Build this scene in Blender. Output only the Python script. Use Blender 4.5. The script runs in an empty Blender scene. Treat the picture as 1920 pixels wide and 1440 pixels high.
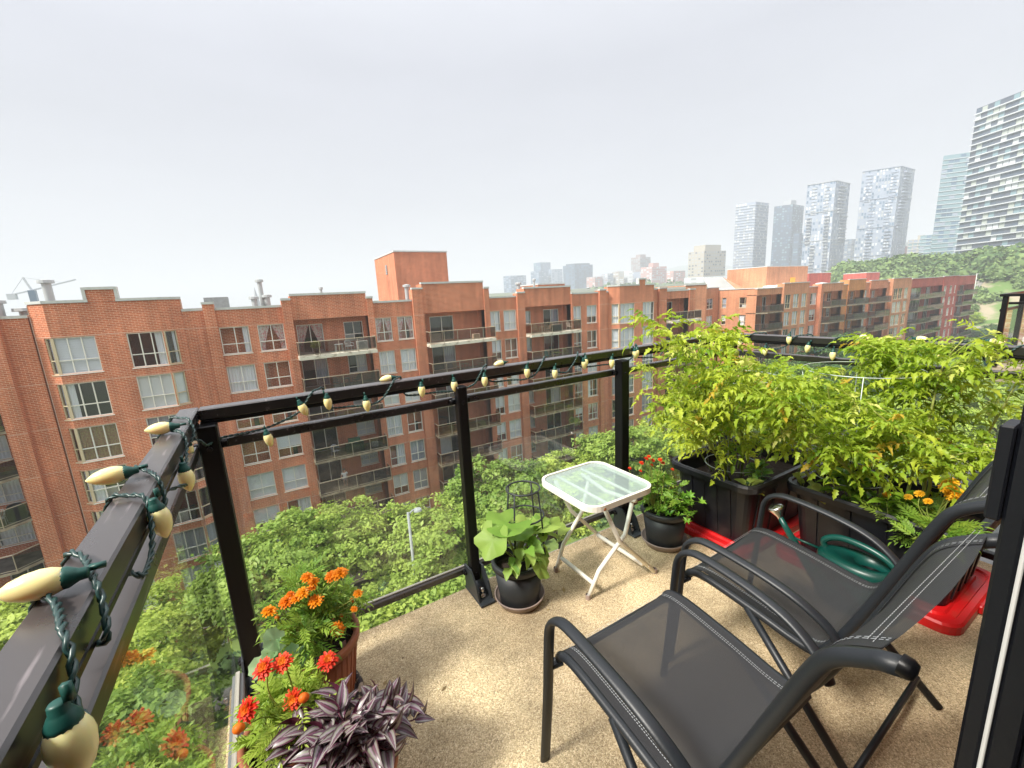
import bpy, math, random
import numpy as np
from mathutils import Vector, Matrix, Quaternion
random.seed(7); rng=np.random.default_rng(7)
S=bpy.context.scene; COL=S.collection
# ------------------------------------------------ camera, world, sun, exposure
cam=bpy.data.objects.new('camera',bpy.data.cameras.new('camera')); COL.objects.link(cam); S.camera=cam
cam.data.sensor_width=36; cam.data.sensor_fit='HORIZONTAL'; cam.data.lens=36*797/1920
cam.data.clip_start=.02; cam.data.clip_end=9000
ax=Vector((0.85569623,-0.51495369,-0.05105551)); ad=Vector((-0.1453546,-0.14449399,-0.97877144)); af=Vector((0.49664475,0.84495218,-0.19849385))
m=Matrix((( ax.x,-ad.x,-af.x,0),(ax.y,-ad.y,-af.y,0),(ax.z,-ad.z,-af.z,1.4),(0,0,0,1)))
cam.matrix_world=m
def ray(x,y):
    return ax*((x-960)/797)+ad*((y-720)/797)+af
def at(x,y,depth):        # a point of the place seen in that direction, depth metres out
    return Vector((0,0,1.4))+ray(x,y)*depth
SUN=Vector((-.88,-.05,.95)).normalized()
w=bpy.data.worlds.new('World'); S.world=w; w.use_nodes=True
nt=w.node_tree; nt.nodes.clear(); N=nt.nodes.new; L=nt.links.new
wo=N('ShaderNodeOutputWorld'); bg=N('ShaderNodeBackground'); bg.inputs[1].default_value=.1
sky=N('ShaderNodeTexSky'); sky.sky_type='NISHITA'; sky.sun_disc=False
sky.sun_elevation=math.asin(SUN.z); sky.sun_rotation=math.atan2(SUN.x,SUN.y); sky.dust_density=4; sky.air_density=1.2
tc=N('ShaderNodeTexCoord'); sep=N('ShaderNodeSeparateXYZ'); L(tc.outputs['Generated'],sep.inputs[0])
rp=N('ShaderNodeValToRGB'); L(sep.outputs['Z'],rp.inputs[0])
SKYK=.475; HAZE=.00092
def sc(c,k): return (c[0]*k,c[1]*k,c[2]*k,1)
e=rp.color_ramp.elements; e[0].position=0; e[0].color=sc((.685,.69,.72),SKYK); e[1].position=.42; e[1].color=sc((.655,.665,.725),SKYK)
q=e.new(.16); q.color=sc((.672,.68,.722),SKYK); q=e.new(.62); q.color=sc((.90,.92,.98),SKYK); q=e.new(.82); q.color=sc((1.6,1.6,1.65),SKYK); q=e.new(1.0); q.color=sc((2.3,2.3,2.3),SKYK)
mp=N('ShaderNodeMapping'); mp.inputs['Scale'].default_value=(1.2,1.2,4.5); L(tc.outputs['Generated'],mp.inputs[0])
nz=N('ShaderNodeTexNoise'); nz.inputs['Scale'].default_value=1.5; nz.inputs['Detail'].default_value=5; nz.inputs['Roughness'].default_value=.5; L(mp.outputs[0],nz.inputs[0])
cr=N('ShaderNodeMapRange'); cr.inputs[1].default_value=.3; cr.inputs[2].default_value=.7; cr.inputs[3].default_value=10.5; cr.inputs[4].default_value=11.6; L(nz.outputs[0],cr.inputs[0])
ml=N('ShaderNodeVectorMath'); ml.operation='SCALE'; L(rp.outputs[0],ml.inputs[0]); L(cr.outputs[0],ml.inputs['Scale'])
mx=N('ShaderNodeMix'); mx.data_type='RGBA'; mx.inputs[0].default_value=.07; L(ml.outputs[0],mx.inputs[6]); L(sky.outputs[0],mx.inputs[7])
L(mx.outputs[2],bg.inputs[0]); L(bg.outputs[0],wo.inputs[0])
sl=bpy.data.lights.new('sun','SUN'); sl.energy=3.4; sl.angle=math.radians(11); sl.color=(1,.95,.86)
so=bpy.data.objects.new('sun',sl); COL.objects.link(so); so.rotation_mode='QUATERNION'; so.rotation_quaternion=SUN.to_track_quat('Z','Y'); so.location=(0,0,60)
S.view_settings.view_transform='Standard'; S.view_settings.look='None'; S.view_settings.gamma=1; S.view_settings.use_curve_mapping=False
S.view_settings.exposure=1.08
S.render.engine='CYCLES'; cy=S.cycles; cy.use_denoising=True
try: cy.denoiser='OPENIMAGEDENOISE'
except Exception: pass
cy.max_bounces=8; cy.diffuse_bounces=3; cy.glossy_bounces=3; cy.transmission_bounces=6; cy.transparent_max_bounces=24; cy.volume_bounces=1
cy.caustics_reflective=False; cy.caustics_refractive=False; cy.sample_clamp_indirect=8
# ------------------------------------------------ helpers
class MB:
    def __init__(s): s.v=[]; s.f=[]; s.m=[]; s.mi=0; s.uv=None; s.M=None
    def av(s,p):
        p=Vector(p)
        if s.M is not None: p=s.M@p
        s.v.append(p[:]); return len(s.v)-1
    def face(s,idx,mi=None): s.f.append(tuple(idx)); s.m.append(s.mi if mi is None else mi)
    def quad(s,a,b,c,d,mi=None): s.face([s.av(a),s.av(b),s.av(c),s.av(d)],mi)
    def box(s,a,b,mi=None):
        x0,y0,z0=a; x1,y1,z1=b
        i=[s.av(p) for p in ((x0,y0,z0),(x1,y0,z0),(x1,y1,z0),(x0,y1,z0),(x0,y0,z1),(x1,y0,z1),(x1,y1,z1),(x0,y1,z1))]
        for q in ((0,3,2,1),(4,5,6,7),(0,1,5,4),(1,2,6,5),(2,3,7,6),(3,0,4,7)): s.face([i[k] for k in q],mi)
    def bbox(s,a,b,c=.006,mi=None):   # bevelled box (vertical edges and top)
        x0,y0,z0=a; x1,y1,z1=b
        ring=lambda d,z:[s.av(p) for p in ((x0+c,y0+d,z),(x1-c,y0+d,z),(x1-d,y0+c,z),(x1-d,y1-c,z),(x1-c,y1-d,z),(x0+c,y1-d,z),(x0+d,y1-c,z),(x0+d,y0+c,z))]
        R=[ring(c*.9,z0),ring(0,z0+c),ring(0,z1-c),ring(c*.9,z1)]
        for A,B in zip(R,R[1:]):
            for k in range(8): s.face([A[k],A[(k+1)%8],B[(k+1)%8],B[k]],mi)
        s.face(R[0][::-1],mi); s.face(R[-1],mi)
    def prism(s,pts,z0,z1,mi=None,top=None):
        n=len(pts); a=[s.av((p[0],p[1],z0)) for p in pts]; b=[s.av((p[0],p[1],z1)) for p in pts]
        for k in range(n): s.face([a[k],a[(k+1)%n],b[(k+1)%n],b[k]],mi)
        s.face(a[::-1],mi); s.face(b,mi if top is None else top)
    def tube(s,pts,r,seg=8,mi=None,closed=False,cap=True,flat=1.0,up=None):
        pts=[Vector(p) for p in pts]; n=len(pts)
        rr=r if isinstance(r,(list,tuple)) else [r]*n
        t0=(pts[1]-pts[0]).normalized()
        nrm=t0.orthogonal().normalized() if up is None else (Vector(up)-t0*t0.dot(Vector(up))).normalized()
        rings=[]; pt=t0
        for k in range(n):
            if closed: t=(pts[(k+1)%n]-pts[k-1]).normalized()
            else: t=(pts[min(k+1,n-1)]-pts[max(k-1,0)])
            t=t.normalized() if t.length>1e-9 else pt
            qd=pt.rotation_difference(t); nrm=(qd@nrm); nrm=(nrm-t*t.dot(nrm)).normalized(); b=t.cross(nrm); pt=t
            rings.append([s.av(pts[k]+(nrm*math.cos(2*math.pi*j/seg)*flat+b*math.sin(2*math.pi*j/seg))*rr[k]) for j in range(seg)])
        rg=range(n) if closed else range(n-1)
        for k in rg:
            A=rings[k]; B=rings[(k+1)%n]
            for j in range(seg): s.face([A[j],A[(j+1)%seg],B[(j+1)%seg],B[j]],mi)
        if cap and not closed: s.face(rings[0][::-1],mi); s.face(rings[-1],mi)
    def lathe(s,prof,seg=24,c=(0,0,0),mi=None,axis=None):
        # prof: (r,z)
        R=Matrix.Identity(3) if axis is None else Vector((0,0,1)).rotation_difference(Vector(axis)).to_matrix()
        c=Vector(c); rings=[]
        for r,z in prof:
            if r<1e-6: rings.append([s.av(c+R@Vector((0,0,z)))])
            else: rings.append([s.av(c+R@Vector((r*math.cos(2*math.pi*j/seg),r*math.sin(2*math.pi*j/seg),z))) for j in range(seg)])
        for A,B in zip(rings,rings[1:]):
            for j in range(seg):
                a=A[j%len(A)]; b=A[(j+1)%len(A)]; cc=B[(j+1)%len(B)]; d=B[j%len(B)]
                f=[a]
                for x in (b,cc,d):
                    if x not in f: f.append(x)
                if len(f)>2: s.face(f,mi)
    def mesh(s,name,mats,smooth=False,uvs=None):
        me=bpy.data.meshes.new(name); me.from_pydata(s.v,[],s.f)
        for mt in (mats if isinstance(mats,(list,tuple)) else [mats]): me.materials.append(mt)
        me.polygons.foreach_set('material_index',s.m)
        n=len(me.polygons)
        if smooth: me.polygons.foreach_set('use_smooth',[True]*n)
        boxuv(me); me.update(); return me
def boxuv(me):
    n=len(me.loops)
    if n==0: return
    co=np.empty(len(me.vertices)*3); me.vertices.foreach_get('co',co); co=co.reshape(-1,3)
    vi=np.empty(n,int); me.loops.foreach_get('vertex_index',vi)
    lt=np.empty(len(me.polygons),int); me.polygons.foreach_get('loop_total',lt)
    nr=np.empty(len(me.polygons)*3); me.polygons.foreach_get('normal',nr); nr=np.repeat(nr.reshape(-1,3),lt,axis=0)
    P=co[vi]; h=np.abs(nr[:,2])>.7
    hl=np.hypot(nr[:,0],nr[:,1])+1e-9
    u=np.where(h,P[:,0],(-P[:,0]*nr[:,1]+P[:,1]*nr[:,0])/hl); v=np.where(h,P[:,1],P[:,2])
    uv=me.uv_layers.new(name='UVMap'); uv.data.foreach_set('uv',np.stack([u,v],1).astype(np.float32).ravel())
def npmesh(name,V,F,mats,mi=None,rnd=None,smooth=False,uv=None):
    V=np.asarray(V,np.float32); F=np.asarray(F,np.int32); me=bpy.data.meshes.new(name)
    k=F.shape[1]; me.vertices.add(len(V)); me.vertices.foreach_set('co',V.ravel()); me.loops.add(F.size); me.loops.foreach_set('vertex_index',F.ravel())
    me.polygons.add(len(F)); me.polygons.foreach_set('loop_start',np.arange(0,F.size,k,dtype=np.int32))
    try: me.polygons.foreach_set('loop_total',np.full(len(F),k,dtype=np.int32))
    except Exception: pass
    for mt in (mats if isinstance(mats,(list,tuple)) else [mats]): me.materials.append(mt)
    if mi is not None: me.polygons.foreach_set('material_index',np.asarray(mi,np.int32))
    if rnd is not None:
        a=me.attributes.new('rnd','FLOAT','FACE'); a.data.foreach_set('value',np.asarray(rnd,np.float32))
    if uv is not None:
        l=me.uv_layers.new(name='UVMap'); l.data.foreach_set('uv',np.asarray(uv,np.float32)[F.ravel()].ravel())
    me.update(calc_edges=True)
    if smooth: me.polygons.foreach_set('use_smooth',[True]*len(F))
    return me
def O(name,me,parent=None,loc=(0,0,0),rot=(0,0,0),scale=None,kind=None,label=None,cat=None,group=None):
    o=bpy.data.objects.new(name,me); COL.objects.link(o); o.location=loc; o.rotation_euler=rot
    if scale is not None: o.scale=scale if isinstance(scale,(tuple,list)) else (scale,)*3
    if parent is not None: o.parent=parent
    tagp(o,label,cat,group,kind); return o
def tagp(o,label=None,cat=None,group=None,kind=None):
    if kind: o['kind']=kind
    if label: o['label']=label
    if cat: o['category']=cat
    if group: o['group']=group
    return o
def T(name,label,cat,loc=(0,0,0),rz=0,group=None):
    return O(name,None,None,loc,(0,0,rz),label=label,cat=cat,group=group)
def dup(o,parent=None,loc=None,rz=None,scale=None,label=None):
    c=o.copy(); COL.objects.link(c)
    if parent is not None: c.parent=parent
    if loc is not None: c.location=loc
    if rz is not None: c.rotation_euler=(c.rotation_euler[0],c.rotation_euler[1],rz)
    if scale is not None: c.scale=(scale,)*3
    if label: c['label']=label
    for ch in list(o.children): dup(ch,c)
    return c
def bez(pts,n=8):
    out=[];pts=[Vector(p) for p in pts]
    for i in range(len(pts)-1):
        p0=pts[max(i-1,0)];p1=pts[i];p2=pts[i+1];p3=pts[min(i+2,len(pts)-1)]
        for k in range(n):
            u=k/n; out.append(.5*((2*p1)+(p2-p0)*u+(2*p0-5*p1+4*p2-p3)*u*u+(3*p1-p0-3*p2+p3)*u**3))
    out.append(pts[-1]); return out
# ------------------------------------------------ materials
def mat(name,col,rough=.7,metal=0,var=0,vscale=4,bump=0,bscale=60,spec=.4,col2=None,thresh=None,coat=0,obj=True,randv=0,detail=4):
    m=bpy.data.materials.new(name); m.use_nodes=True; t=m.node_tree; b=t.nodes['Principled BSDF']
    b.inputs['Base Color'].default_value=(*col,1); b.inputs['Roughness'].default_value=rough; b.inputs['Metallic'].default_value=metal
    b.inputs['Specular IOR Level'].default_value=spec
    if coat: b.inputs['Coat Weight'].default_value=coat; b.inputs['Coat Roughness'].default_value=.15
    if var or col2 or bump or randv:
        c=t.nodes.new('ShaderNodeTexCoord'); out=c.outputs['Object']
        last=None
        if var or col2:
            n=t.nodes.new('ShaderNodeTexNoise'); n.inputs['Scale'].default_value=vscale; n.inputs['Detail'].default_value=detail; t.links.new(out,n.inputs[0])
            r=t.nodes.new('ShaderNodeMapRange'); lo,hi=thresh or (.3,.7); r.inputs[1].default_value=lo; r.inputs[2].default_value=hi; t.links.new(n.outputs[0],r.inputs[0])
            x=t.nodes.new('ShaderNodeMix'); x.data_type='RGBA'; t.links.new(r.outputs[0],x.inputs[0])
            c2=col2 or tuple(min(1,k*(1+var)) for k in col); c1=col if col2 else tuple(k*(1-var) for k in col)
            x.inputs[6].default_value=(*c1,1); x.inputs[7].default_value=(*c2,1); last=x.outputs[2]
        if randv:
            oi=t.nodes.new('ShaderNodeObjectInfo'); hs=t.nodes.new('ShaderNodeHueSaturation')
            mr=t.nodes.new('ShaderNodeMapRange'); mr.inputs[3].default_value=1-randv; mr.inputs[4].default_value=1+randv; t.links.new(oi.outputs['Random'],mr.inputs[0]); t.links.new(mr.outputs[0],hs.inputs['Value'])
            if last: t.links.new(last,hs.inputs['Color'])
            else: hs.inputs['Color'].default_value=(*col,1)
            last=hs.outputs[0]
        if last: t.links.new(last,b.inputs['Base Color'])
        if bump:
            n=t.nodes.new('ShaderNodeTexNoise'); n.inputs['Scale'].default_value=bscale; n.inputs['Detail'].default_value=5; t.links.new(out,n.inputs[0])
            bp=t.nodes.new('ShaderNodeBump'); bp.inputs['Strength'].default_value=bump; bp.inputs['Distance'].default_value=.01; t.links.new(n.outputs[0],bp.inputs['Height']); t.links.new(bp.outputs[0],b.inputs['Normal'])
    return m
def brick(name,c1,c2,mortar,bw=.30,bh=.105,off=0):
    m=bpy.data.materials.new(name); m.use_nodes=True; t=m.node_tree; b=t.nodes['Principled BSDF']; b.inputs['Roughness'].default_value=.9; b.inputs['Specular IOR Level'].default_value=.2
    uv=t.nodes.new('ShaderNodeUVMap'); br=t.nodes.new('ShaderNodeTexBrick'); t.links.new(uv.outputs[0],br.inputs[0])
    br.inputs['Color1'].default_value=(*c1,1); br.inputs['Color2'].default_value=(*c2,1); br.inputs['Mortar'].default_value=(*mortar,1)
    br.inputs['Scale'].default_value=1; br.inputs['Brick Width'].default_value=bw; br.inputs['Row Height'].default_value=bh; br.inputs['Mortar Size'].default_value=.011; br.inputs['Bias'].default_value=-.1
    n=t.nodes.new('ShaderNodeTexNoise'); n.inputs['Scale'].default_value=.35; n.inputs['Detail'].default_value=6; t.links.new(uv.outputs[0],n.inputs[0])
    r=t.nodes.new('ShaderNodeMapRange'); r.inputs[1].default_value=.3; r.inputs[2].default_value=.7; r.inputs[3].default_value=.84; r.inputs[4].default_value=1.14; t.links.new(n.outputs[0],r.inputs[0])
    mpv=t.nodes.new('ShaderNodeMapping'); mpv.inputs['Scale'].default_value=(1.6,.12,1); t.links.new(uv.outputs[0],mpv.inputs[0]); n3=t.nodes.new('ShaderNodeTexNoise'); n3.inputs['Scale'].default_value=1.4; n3.inputs['Detail'].default_value=5; t.links.new(mpv.outputs[0],n3.inputs[0]); r3=t.nodes.new('ShaderNodeMapRange'); r3.inputs[1].default_value=.3; r3.inputs[2].default_value=.6; r3.inputs[3].default_value=.80; r3.inputs[4].default_value=1.06; t.links.new(n3.outputs[0],r3.inputs[0]); mm3=t.nodes.new('ShaderNodeMath'); mm3.operation='MULTIPLY'; t.links.new(r.outputs[0],mm3.inputs[0]); t.links.new(r3.outputs[0],mm3.inputs[1]); r=mm3
    h=t.nodes.new('ShaderNodeHueSaturation'); t.links.new(r.outputs[0],h.inputs['Value']); t.links.new(br.outputs[0],h.inputs['Color']); t.links.new(h.outputs[0],b.inputs['Base Color'])
    bp=t.nodes.new('ShaderNodeBump'); bp.inputs['Strength'].default_value=.4; bp.inputs['Distance'].default_value=.01; bp.invert=True; t.links.new(br.outputs['Fac'],bp.inputs['Height']); t.links.new(bp.outputs[0],b.inputs['Normal'])
    return m
def schlick(t,f0):
    g=t.nodes.new('ShaderNodeNewGeometry'); d=t.nodes.new('ShaderNodeVectorMath'); d.operation='DOT_PRODUCT'; t.links.new(g.outputs['Incoming'],d.inputs[0]); t.links.new(g.outputs['Normal'],d.inputs[1])
    a=t.nodes.new('ShaderNodeMath'); a.operation='ABSOLUTE'; t.links.new(d.outputs['Value'],a.inputs[0]); b=t.nodes.new('ShaderNodeMath'); b.operation='SUBTRACT'; b.inputs[0].default_value=1; t.links.new(a.outputs[0],b.inputs[1])
    c=t.nodes.new('ShaderNodeMath'); c.operation='POWER'; c.inputs[1].default_value=5; t.links.new(b.outputs[0],c.inputs[0]); e=t.nodes.new('ShaderNodeMath'); e.operation='MULTIPLY_ADD'; e.inputs[1].default_value=1-f0; e.inputs[2].default_value=f0; t.links.new(c.outputs[0],e.inputs[0]); return e.outputs[0]
def glass(name,tint=(.95,.98,.97),ior=1.45,rough=0,dirt=0):
    m=bpy.data.materials.new(name); m.use_nodes=True; t=m.node_tree; t.nodes.clear()
    o=t.nodes.new('ShaderNodeOutputMaterial'); a=t.nodes.new('ShaderNodeBsdfTransparent'); a.inputs[0].default_value=(*tint,1)
    g=t.nodes.new('ShaderNodeBsdfGlossy'); g.inputs['Roughness'].default_value=rough; f=schlick(t,{1.45:.08,1.5:.085,1.6:.12}.get(ior,.08))
    x=t.nodes.new('ShaderNodeMixShader'); t.links.new(f,x.inputs[0]); t.links.new(a.outputs[0],x.inputs[1]); t.links.new(g.outputs[0],x.inputs[2]); last=x
    if dirt:
        d=t.nodes.new('ShaderNodeBsdfDiffuse'); d.inputs[0].default_value=(.75,.75,.72,1); y=t.nodes.new('ShaderNodeMixShader')
        c=t.nodes.new('ShaderNodeTexCoord'); n=t.nodes.new('ShaderNodeTexNoise'); n.inputs['Scale'].default_value=2.2; n.inputs['Detail'].default_value=6; t.links.new(c.outputs['Object'],n.inputs[0])
        r=t.nodes.new('ShaderNodeMapRange'); r.inputs[1].default_value=.42; r.inputs[2].default_value=.8; r.inputs[3].default_value=0; r.inputs[4].default_value=dirt; t.links.new(n.outputs[0],r.inputs[0])
        t.links.new(r.outputs[0],y.inputs[0]); t.links.new(x.outputs[0],y.inputs[1]); t.links.new(d.outputs[0],y.inputs[2]); last=y
    t.links.new(last.outputs[0],o.inputs[0]); return m
def leafmat(name,c1,c2,trans=.35,rough=.45,attr=False,stripe=None,nscale=.5,yellow=None):
    m=bpy.data.materials.new(name); m.use_nodes=True; t=m.node_tree; b=t.nodes['Principled BSDF']; b.inputs['Roughness'].default_value=rough; b.inputs['Specular IOR Level'].default_value=.35
    o=t.nodes['Material Output']
    if attr: s_=t.nodes.new('ShaderNodeAttribute'); s_.attribute_name='rnd'; rs=s_.outputs['Fac']
    else: s_=t.nodes.new('ShaderNodeObjectInfo'); rs=s_.outputs['Random']
    c=t.nodes.new('ShaderNodeTexCoord'); n=t.nodes.new('ShaderNodeTexNoise'); n.inputs['Scale'].default_value=nscale; n.inputs['Detail'].default_value=3; t.links.new(c.outputs['Object'],n.inputs[0])
    ad_=t.nodes.new('ShaderNodeMath'); ad_.operation='ADD'; t.links.new(rs,ad_.inputs[0]); t.links.new(n.outputs[0],ad_.inputs[1])
    r=t.nodes.new('ShaderNodeMapRange'); r.inputs[1].default_value=.45; r.inputs[2].default_value=1.5; t.links.new(ad_.outputs[0],r.inputs[0])
    x=t.nodes.new('ShaderNodeMix'); x.data_type='RGBA'; t.links.new(r.outputs[0],x.inputs[0]); x.inputs[6].default_value=(*c1,1); x.inputs[7].default_value=(*c2,1); col=x.outputs[2]
    if yellow:
        g=t.nodes.new('ShaderNodeMath'); g.operation='GREATER_THAN'; g.inputs[1].default_value=1-yellow[1]; t.links.new(rs,g.inputs[0])
        y=t.nodes.new('ShaderNodeMix'); y.data_type='RGBA'; t.links.new(g.outputs[0],y.inputs[0]); t.links.new(col,y.inputs[6]); y.inputs[7].default_value=(*yellow[0],1); col=y.outputs[2]
    if attr:
        oi=t.nodes.new('ShaderNodeObjectInfo'); mr2=t.nodes.new('ShaderNodeMapRange'); mr2.inputs[3].default_value=.72; mr2.inputs[4].default_value=1.18; t.links.new(oi.outputs['Random'],mr2.inputs[0]); mr3=t.nodes.new('ShaderNodeMapRange'); mr3.inputs[3].default_value=.515; mr3.inputs[4].default_value=.48; t.links.new(oi.outputs['Random'],mr3.inputs[0])
        hs=t.nodes.new('ShaderNodeHueSaturation'); t.links.new(mr2.outputs[0],hs.inputs['Value']); t.links.new(mr3.outputs[0],hs.inputs['Hue']); hs.inputs['Saturation'].default_value=.93; t.links.new(col,hs.inputs['Color']); col=hs.outputs[0]
    t.links.new(col,b.inputs['Base Color'])
    tr=t.nodes.new('ShaderNodeBsdfTranslucent'); t.links.new(col,tr.inputs[0]); ms=t.nodes.new('ShaderNodeMixShader'); ms.inputs[0].default_value=trans
    t.links.new(b.outputs[0],ms.inputs[1]); t.links.new(tr.outputs[0],ms.inputs[2]); t.links.new(ms.outputs[0],o.inputs[0]); return m
BR=brick('red_brick',(.59,.180,.085),(.46,.130,.062),(.74,.48,.34))
BRD=brick('dark_red_brick',(.46,.09,.07),(.36,.065,.055),(.42,.18,.14))
BRY=brick('ochre_brick',(.58,.24,.085),(.47,.18,.065),(.58,.34,.18))
BRO=brick('orange_brick',(.60,.25,.125),(.50,.20,.10),(.58,.38,.27))
M=dict(
 coping=mat('coping_metal',(.55,.57,.55),.5,var=.08), cream=mat('window_frame_cream',(.80,.79,.72),.55), tan=mat('tan_mullion',(.62,.53,.36),.6),
 slabc=mat('slab_concrete',(.17,.13,.09),.85,var=.25,col2=(.34,.29,.21),vscale=1.5,thresh=(.35,.6)), white=mat('white_paint',(.78,.78,.75),.5), roof=mat('roof_gravel',(.30,.29,.27),.95,var=.2,vscale=1),
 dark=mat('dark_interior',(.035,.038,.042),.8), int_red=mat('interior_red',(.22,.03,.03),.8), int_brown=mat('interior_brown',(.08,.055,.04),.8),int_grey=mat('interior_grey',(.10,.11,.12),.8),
 cur_w=mat('white_curtain',(.84,.85,.88),.9), cur_b=mat('cream_blind',(.80,.83,.82),.8), cur_g=mat('grey_curtain',(.42,.44,.50),.9), cur_p=mat('pink_curtain',(.66,.30,.30),.9,col2=(.72,.62,.58),vscale=9,thresh=(.42,.5)),
 cur_pat=mat('patterned_curtain',(.26,.13,.20),.9,col2=(.45,.55,.62),vscale=14,thresh=(.48,.54)), cur_y=mat('ochre_curtain',(.32,.26,.08),.9,col2=(.25,.09,.05),vscale=12),
 pane=glass('window_glass',(.92,.95,.97),1.6), bronze=glass('bronze_glass',(.42,.30,.22),1.5), smoke=glass('smoked_glass',(.30,.30,.30),1.5), slabt=mat('weathered_cream_slab',(.35,.30,.23),.85,col2=(.66,.64,.54),vscale=1.8,thresh=(.36,.5)), railm=mat('balcony_rail_metal',(.36,.31,.22),.5), darkrail=mat('dark_balcony_rail',(.10,.075,.06),.5),
 black=mat('black_metal',(.003,.003,.004),.36,spec=.3,bump=.04,bscale=300), lead=mat('lead_grey',(.33,.36,.36),.6,var=.15), steel=mat('steel',(.75,.74,.72),.25,metal=1),
 pipe=mat('vent_pipe',(.50,.53,.53),.45,metal=.4), bark=mat('bark',(.10,.08,.06),.9,var=.3,vscale=3,bump=.6,bscale=20), asphalt=mat('asphalt',(.07,.07,.075),.9,var=.15,vscale=2), walk=mat('sidewalk_concrete',(.25,.24,.22),.9,var=.12,vscale=1.5),
 urban=mat('urban_ground',(.15,.15,.13),.95,col2=(.12,.16,.08),vscale=.03), grass=mat('grass',(.10,.17,.035),.95,col2=(.17,.24,.06),vscale=.8,bump=.5,bscale=8), skin=mat('skin',(.55,.33,.24),.6), green=mat('dark_green',(.05,.12,.07),.6), yellow=mat('yellow_door',(.85,.42,.05),.6),
)
JNT=mat('pale_mortar_joint',(.66,.46,.36),.9)
# ------------------------------------------------ ground, street
def terr(x,y):
    r=math.hypot(x,y)
    z=-23.0
    if x>165: z+=max(0,min(1,(x-165)/75))**1.2*27
    if r>330: z+= (max(0,min(1,(r-330)/500)))*(8 if x>0 else 0)
    return z
def grid(name,xs,ys,fn,mt,kind='structure'):
    V=[(x,y,fn(x,y)) for y in ys for x in xs]; nx=len(xs)
    F=[(j*nx+i,j*nx+i+1,(j+1)*nx+i+1,(j+1)*nx+i) for j in range(len(ys)-1) for i in range(nx-1)]
    return O(name,npmesh(name,V,F,mt,smooth=True),kind=kind)
xs=[-3000,-1500,-700,-300,-120,-60]+list(range(-40,360,12))+[400,500,700,1000,1600,2600,3600]
ys=[-3000,-1200,-400,-150,-60,-30]+list(range(-20,240,12))+[300,400,600,900,1400,2200,3600]
grid('ground',xs,ys,terr,M['urban'])
mb=MB(); mb.box((-60,16.02,-23.1),(160,28.98,-22.97)); mb.box((-60,30.62,-23.1),(160,36.5,-22.97)); mb.box((-60,-6,-23.1),(160,2.98,-22.97)); O('lawn',mb.mesh('lawn',M['grass']),kind='structure')
mb=MB(); mb.box((-60,5.5,-23.1),(165,13.5,-22.96)); O('street',mb.mesh('street',M['asphalt']),kind='structure')
mb=MB(); mb.box((-60,13.5,-23.1),(165,16.0,-22.84)); mb.box((-60,3.0,-23.1),(165,5.5,-22.84)); mb.box((-60,29.0,-23.1),(165,30.6,-22.95))
for X in (5.5,20,38): mb.box((X,16.0,-23.1),(X+1.8,29.0,-22.95))
O('pavement',mb.mesh('pavement',M['walk']),kind='structure')
# ------------------------------------------------ facade kit
FL=2.76
def wall_seg(mb,p0,p1,z0,z1,holes=(),depth=.16,mi=0):
    p0=Vector(p0);p1=Vector(p1); d=(p1-p0); Ln=d.length; d/=Ln; nrm=Vector((d.y,-d.x))   # outward
    us=sorted({0,Ln,*[h[0] for h in holes],*[h[1] for h in holes]}); zs=sorted({z0,z1,*[h[2] for h in holes],*[h[3] for h in holes]})
    us=[u for u in us if -1e-6<=u<=Ln+1e-6]; zs=[z for z in zs if z0-1e-6<=z<=z1+1e-6]
    P=lambda u,z,b=0:(p0.x+d.x*u-nrm.x*b,p0.y+d.y*u-nrm.y*b,z)
    for a,b in zip(us,us[1:]):
        run=None
        for c,e in zip(zs,zs[1:]):
            um=(a+b)/2; zm=(c+e)/2
            if any(h[0]<um<h[1] and h[2]<zm<h[3] for h in holes): 
                if run: mb.quad(P(a,run[0]),P(b,run[0]),P(b,run[1]),P(a,run[1]),mi); run=None
            else: run=(run[0],e) if run else (c,e)
        if run: mb.quad(P(a,run[0]),P(b,run[0]),P(b,run[1]),P(a,run[1]),mi)
    for (a,b,c,e) in [h[:4] for h in holes]:
        if a>.01: mb.quad(P(a,c,depth),P(a,c),P(a,e),P(a,e,depth),mi)
        if b<Ln-.01: mb.quad(P(b,c),P(b,c,depth),P(b,e,depth),P(b,e),mi)
        mb.quad(P(a,e),P(b,e),P(b,e,depth),P(a,e,depth),mi); mb.quad(P(a,c,depth),P(b,c,depth),P(b,c),P(a,c),mi)
_fr={}
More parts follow.
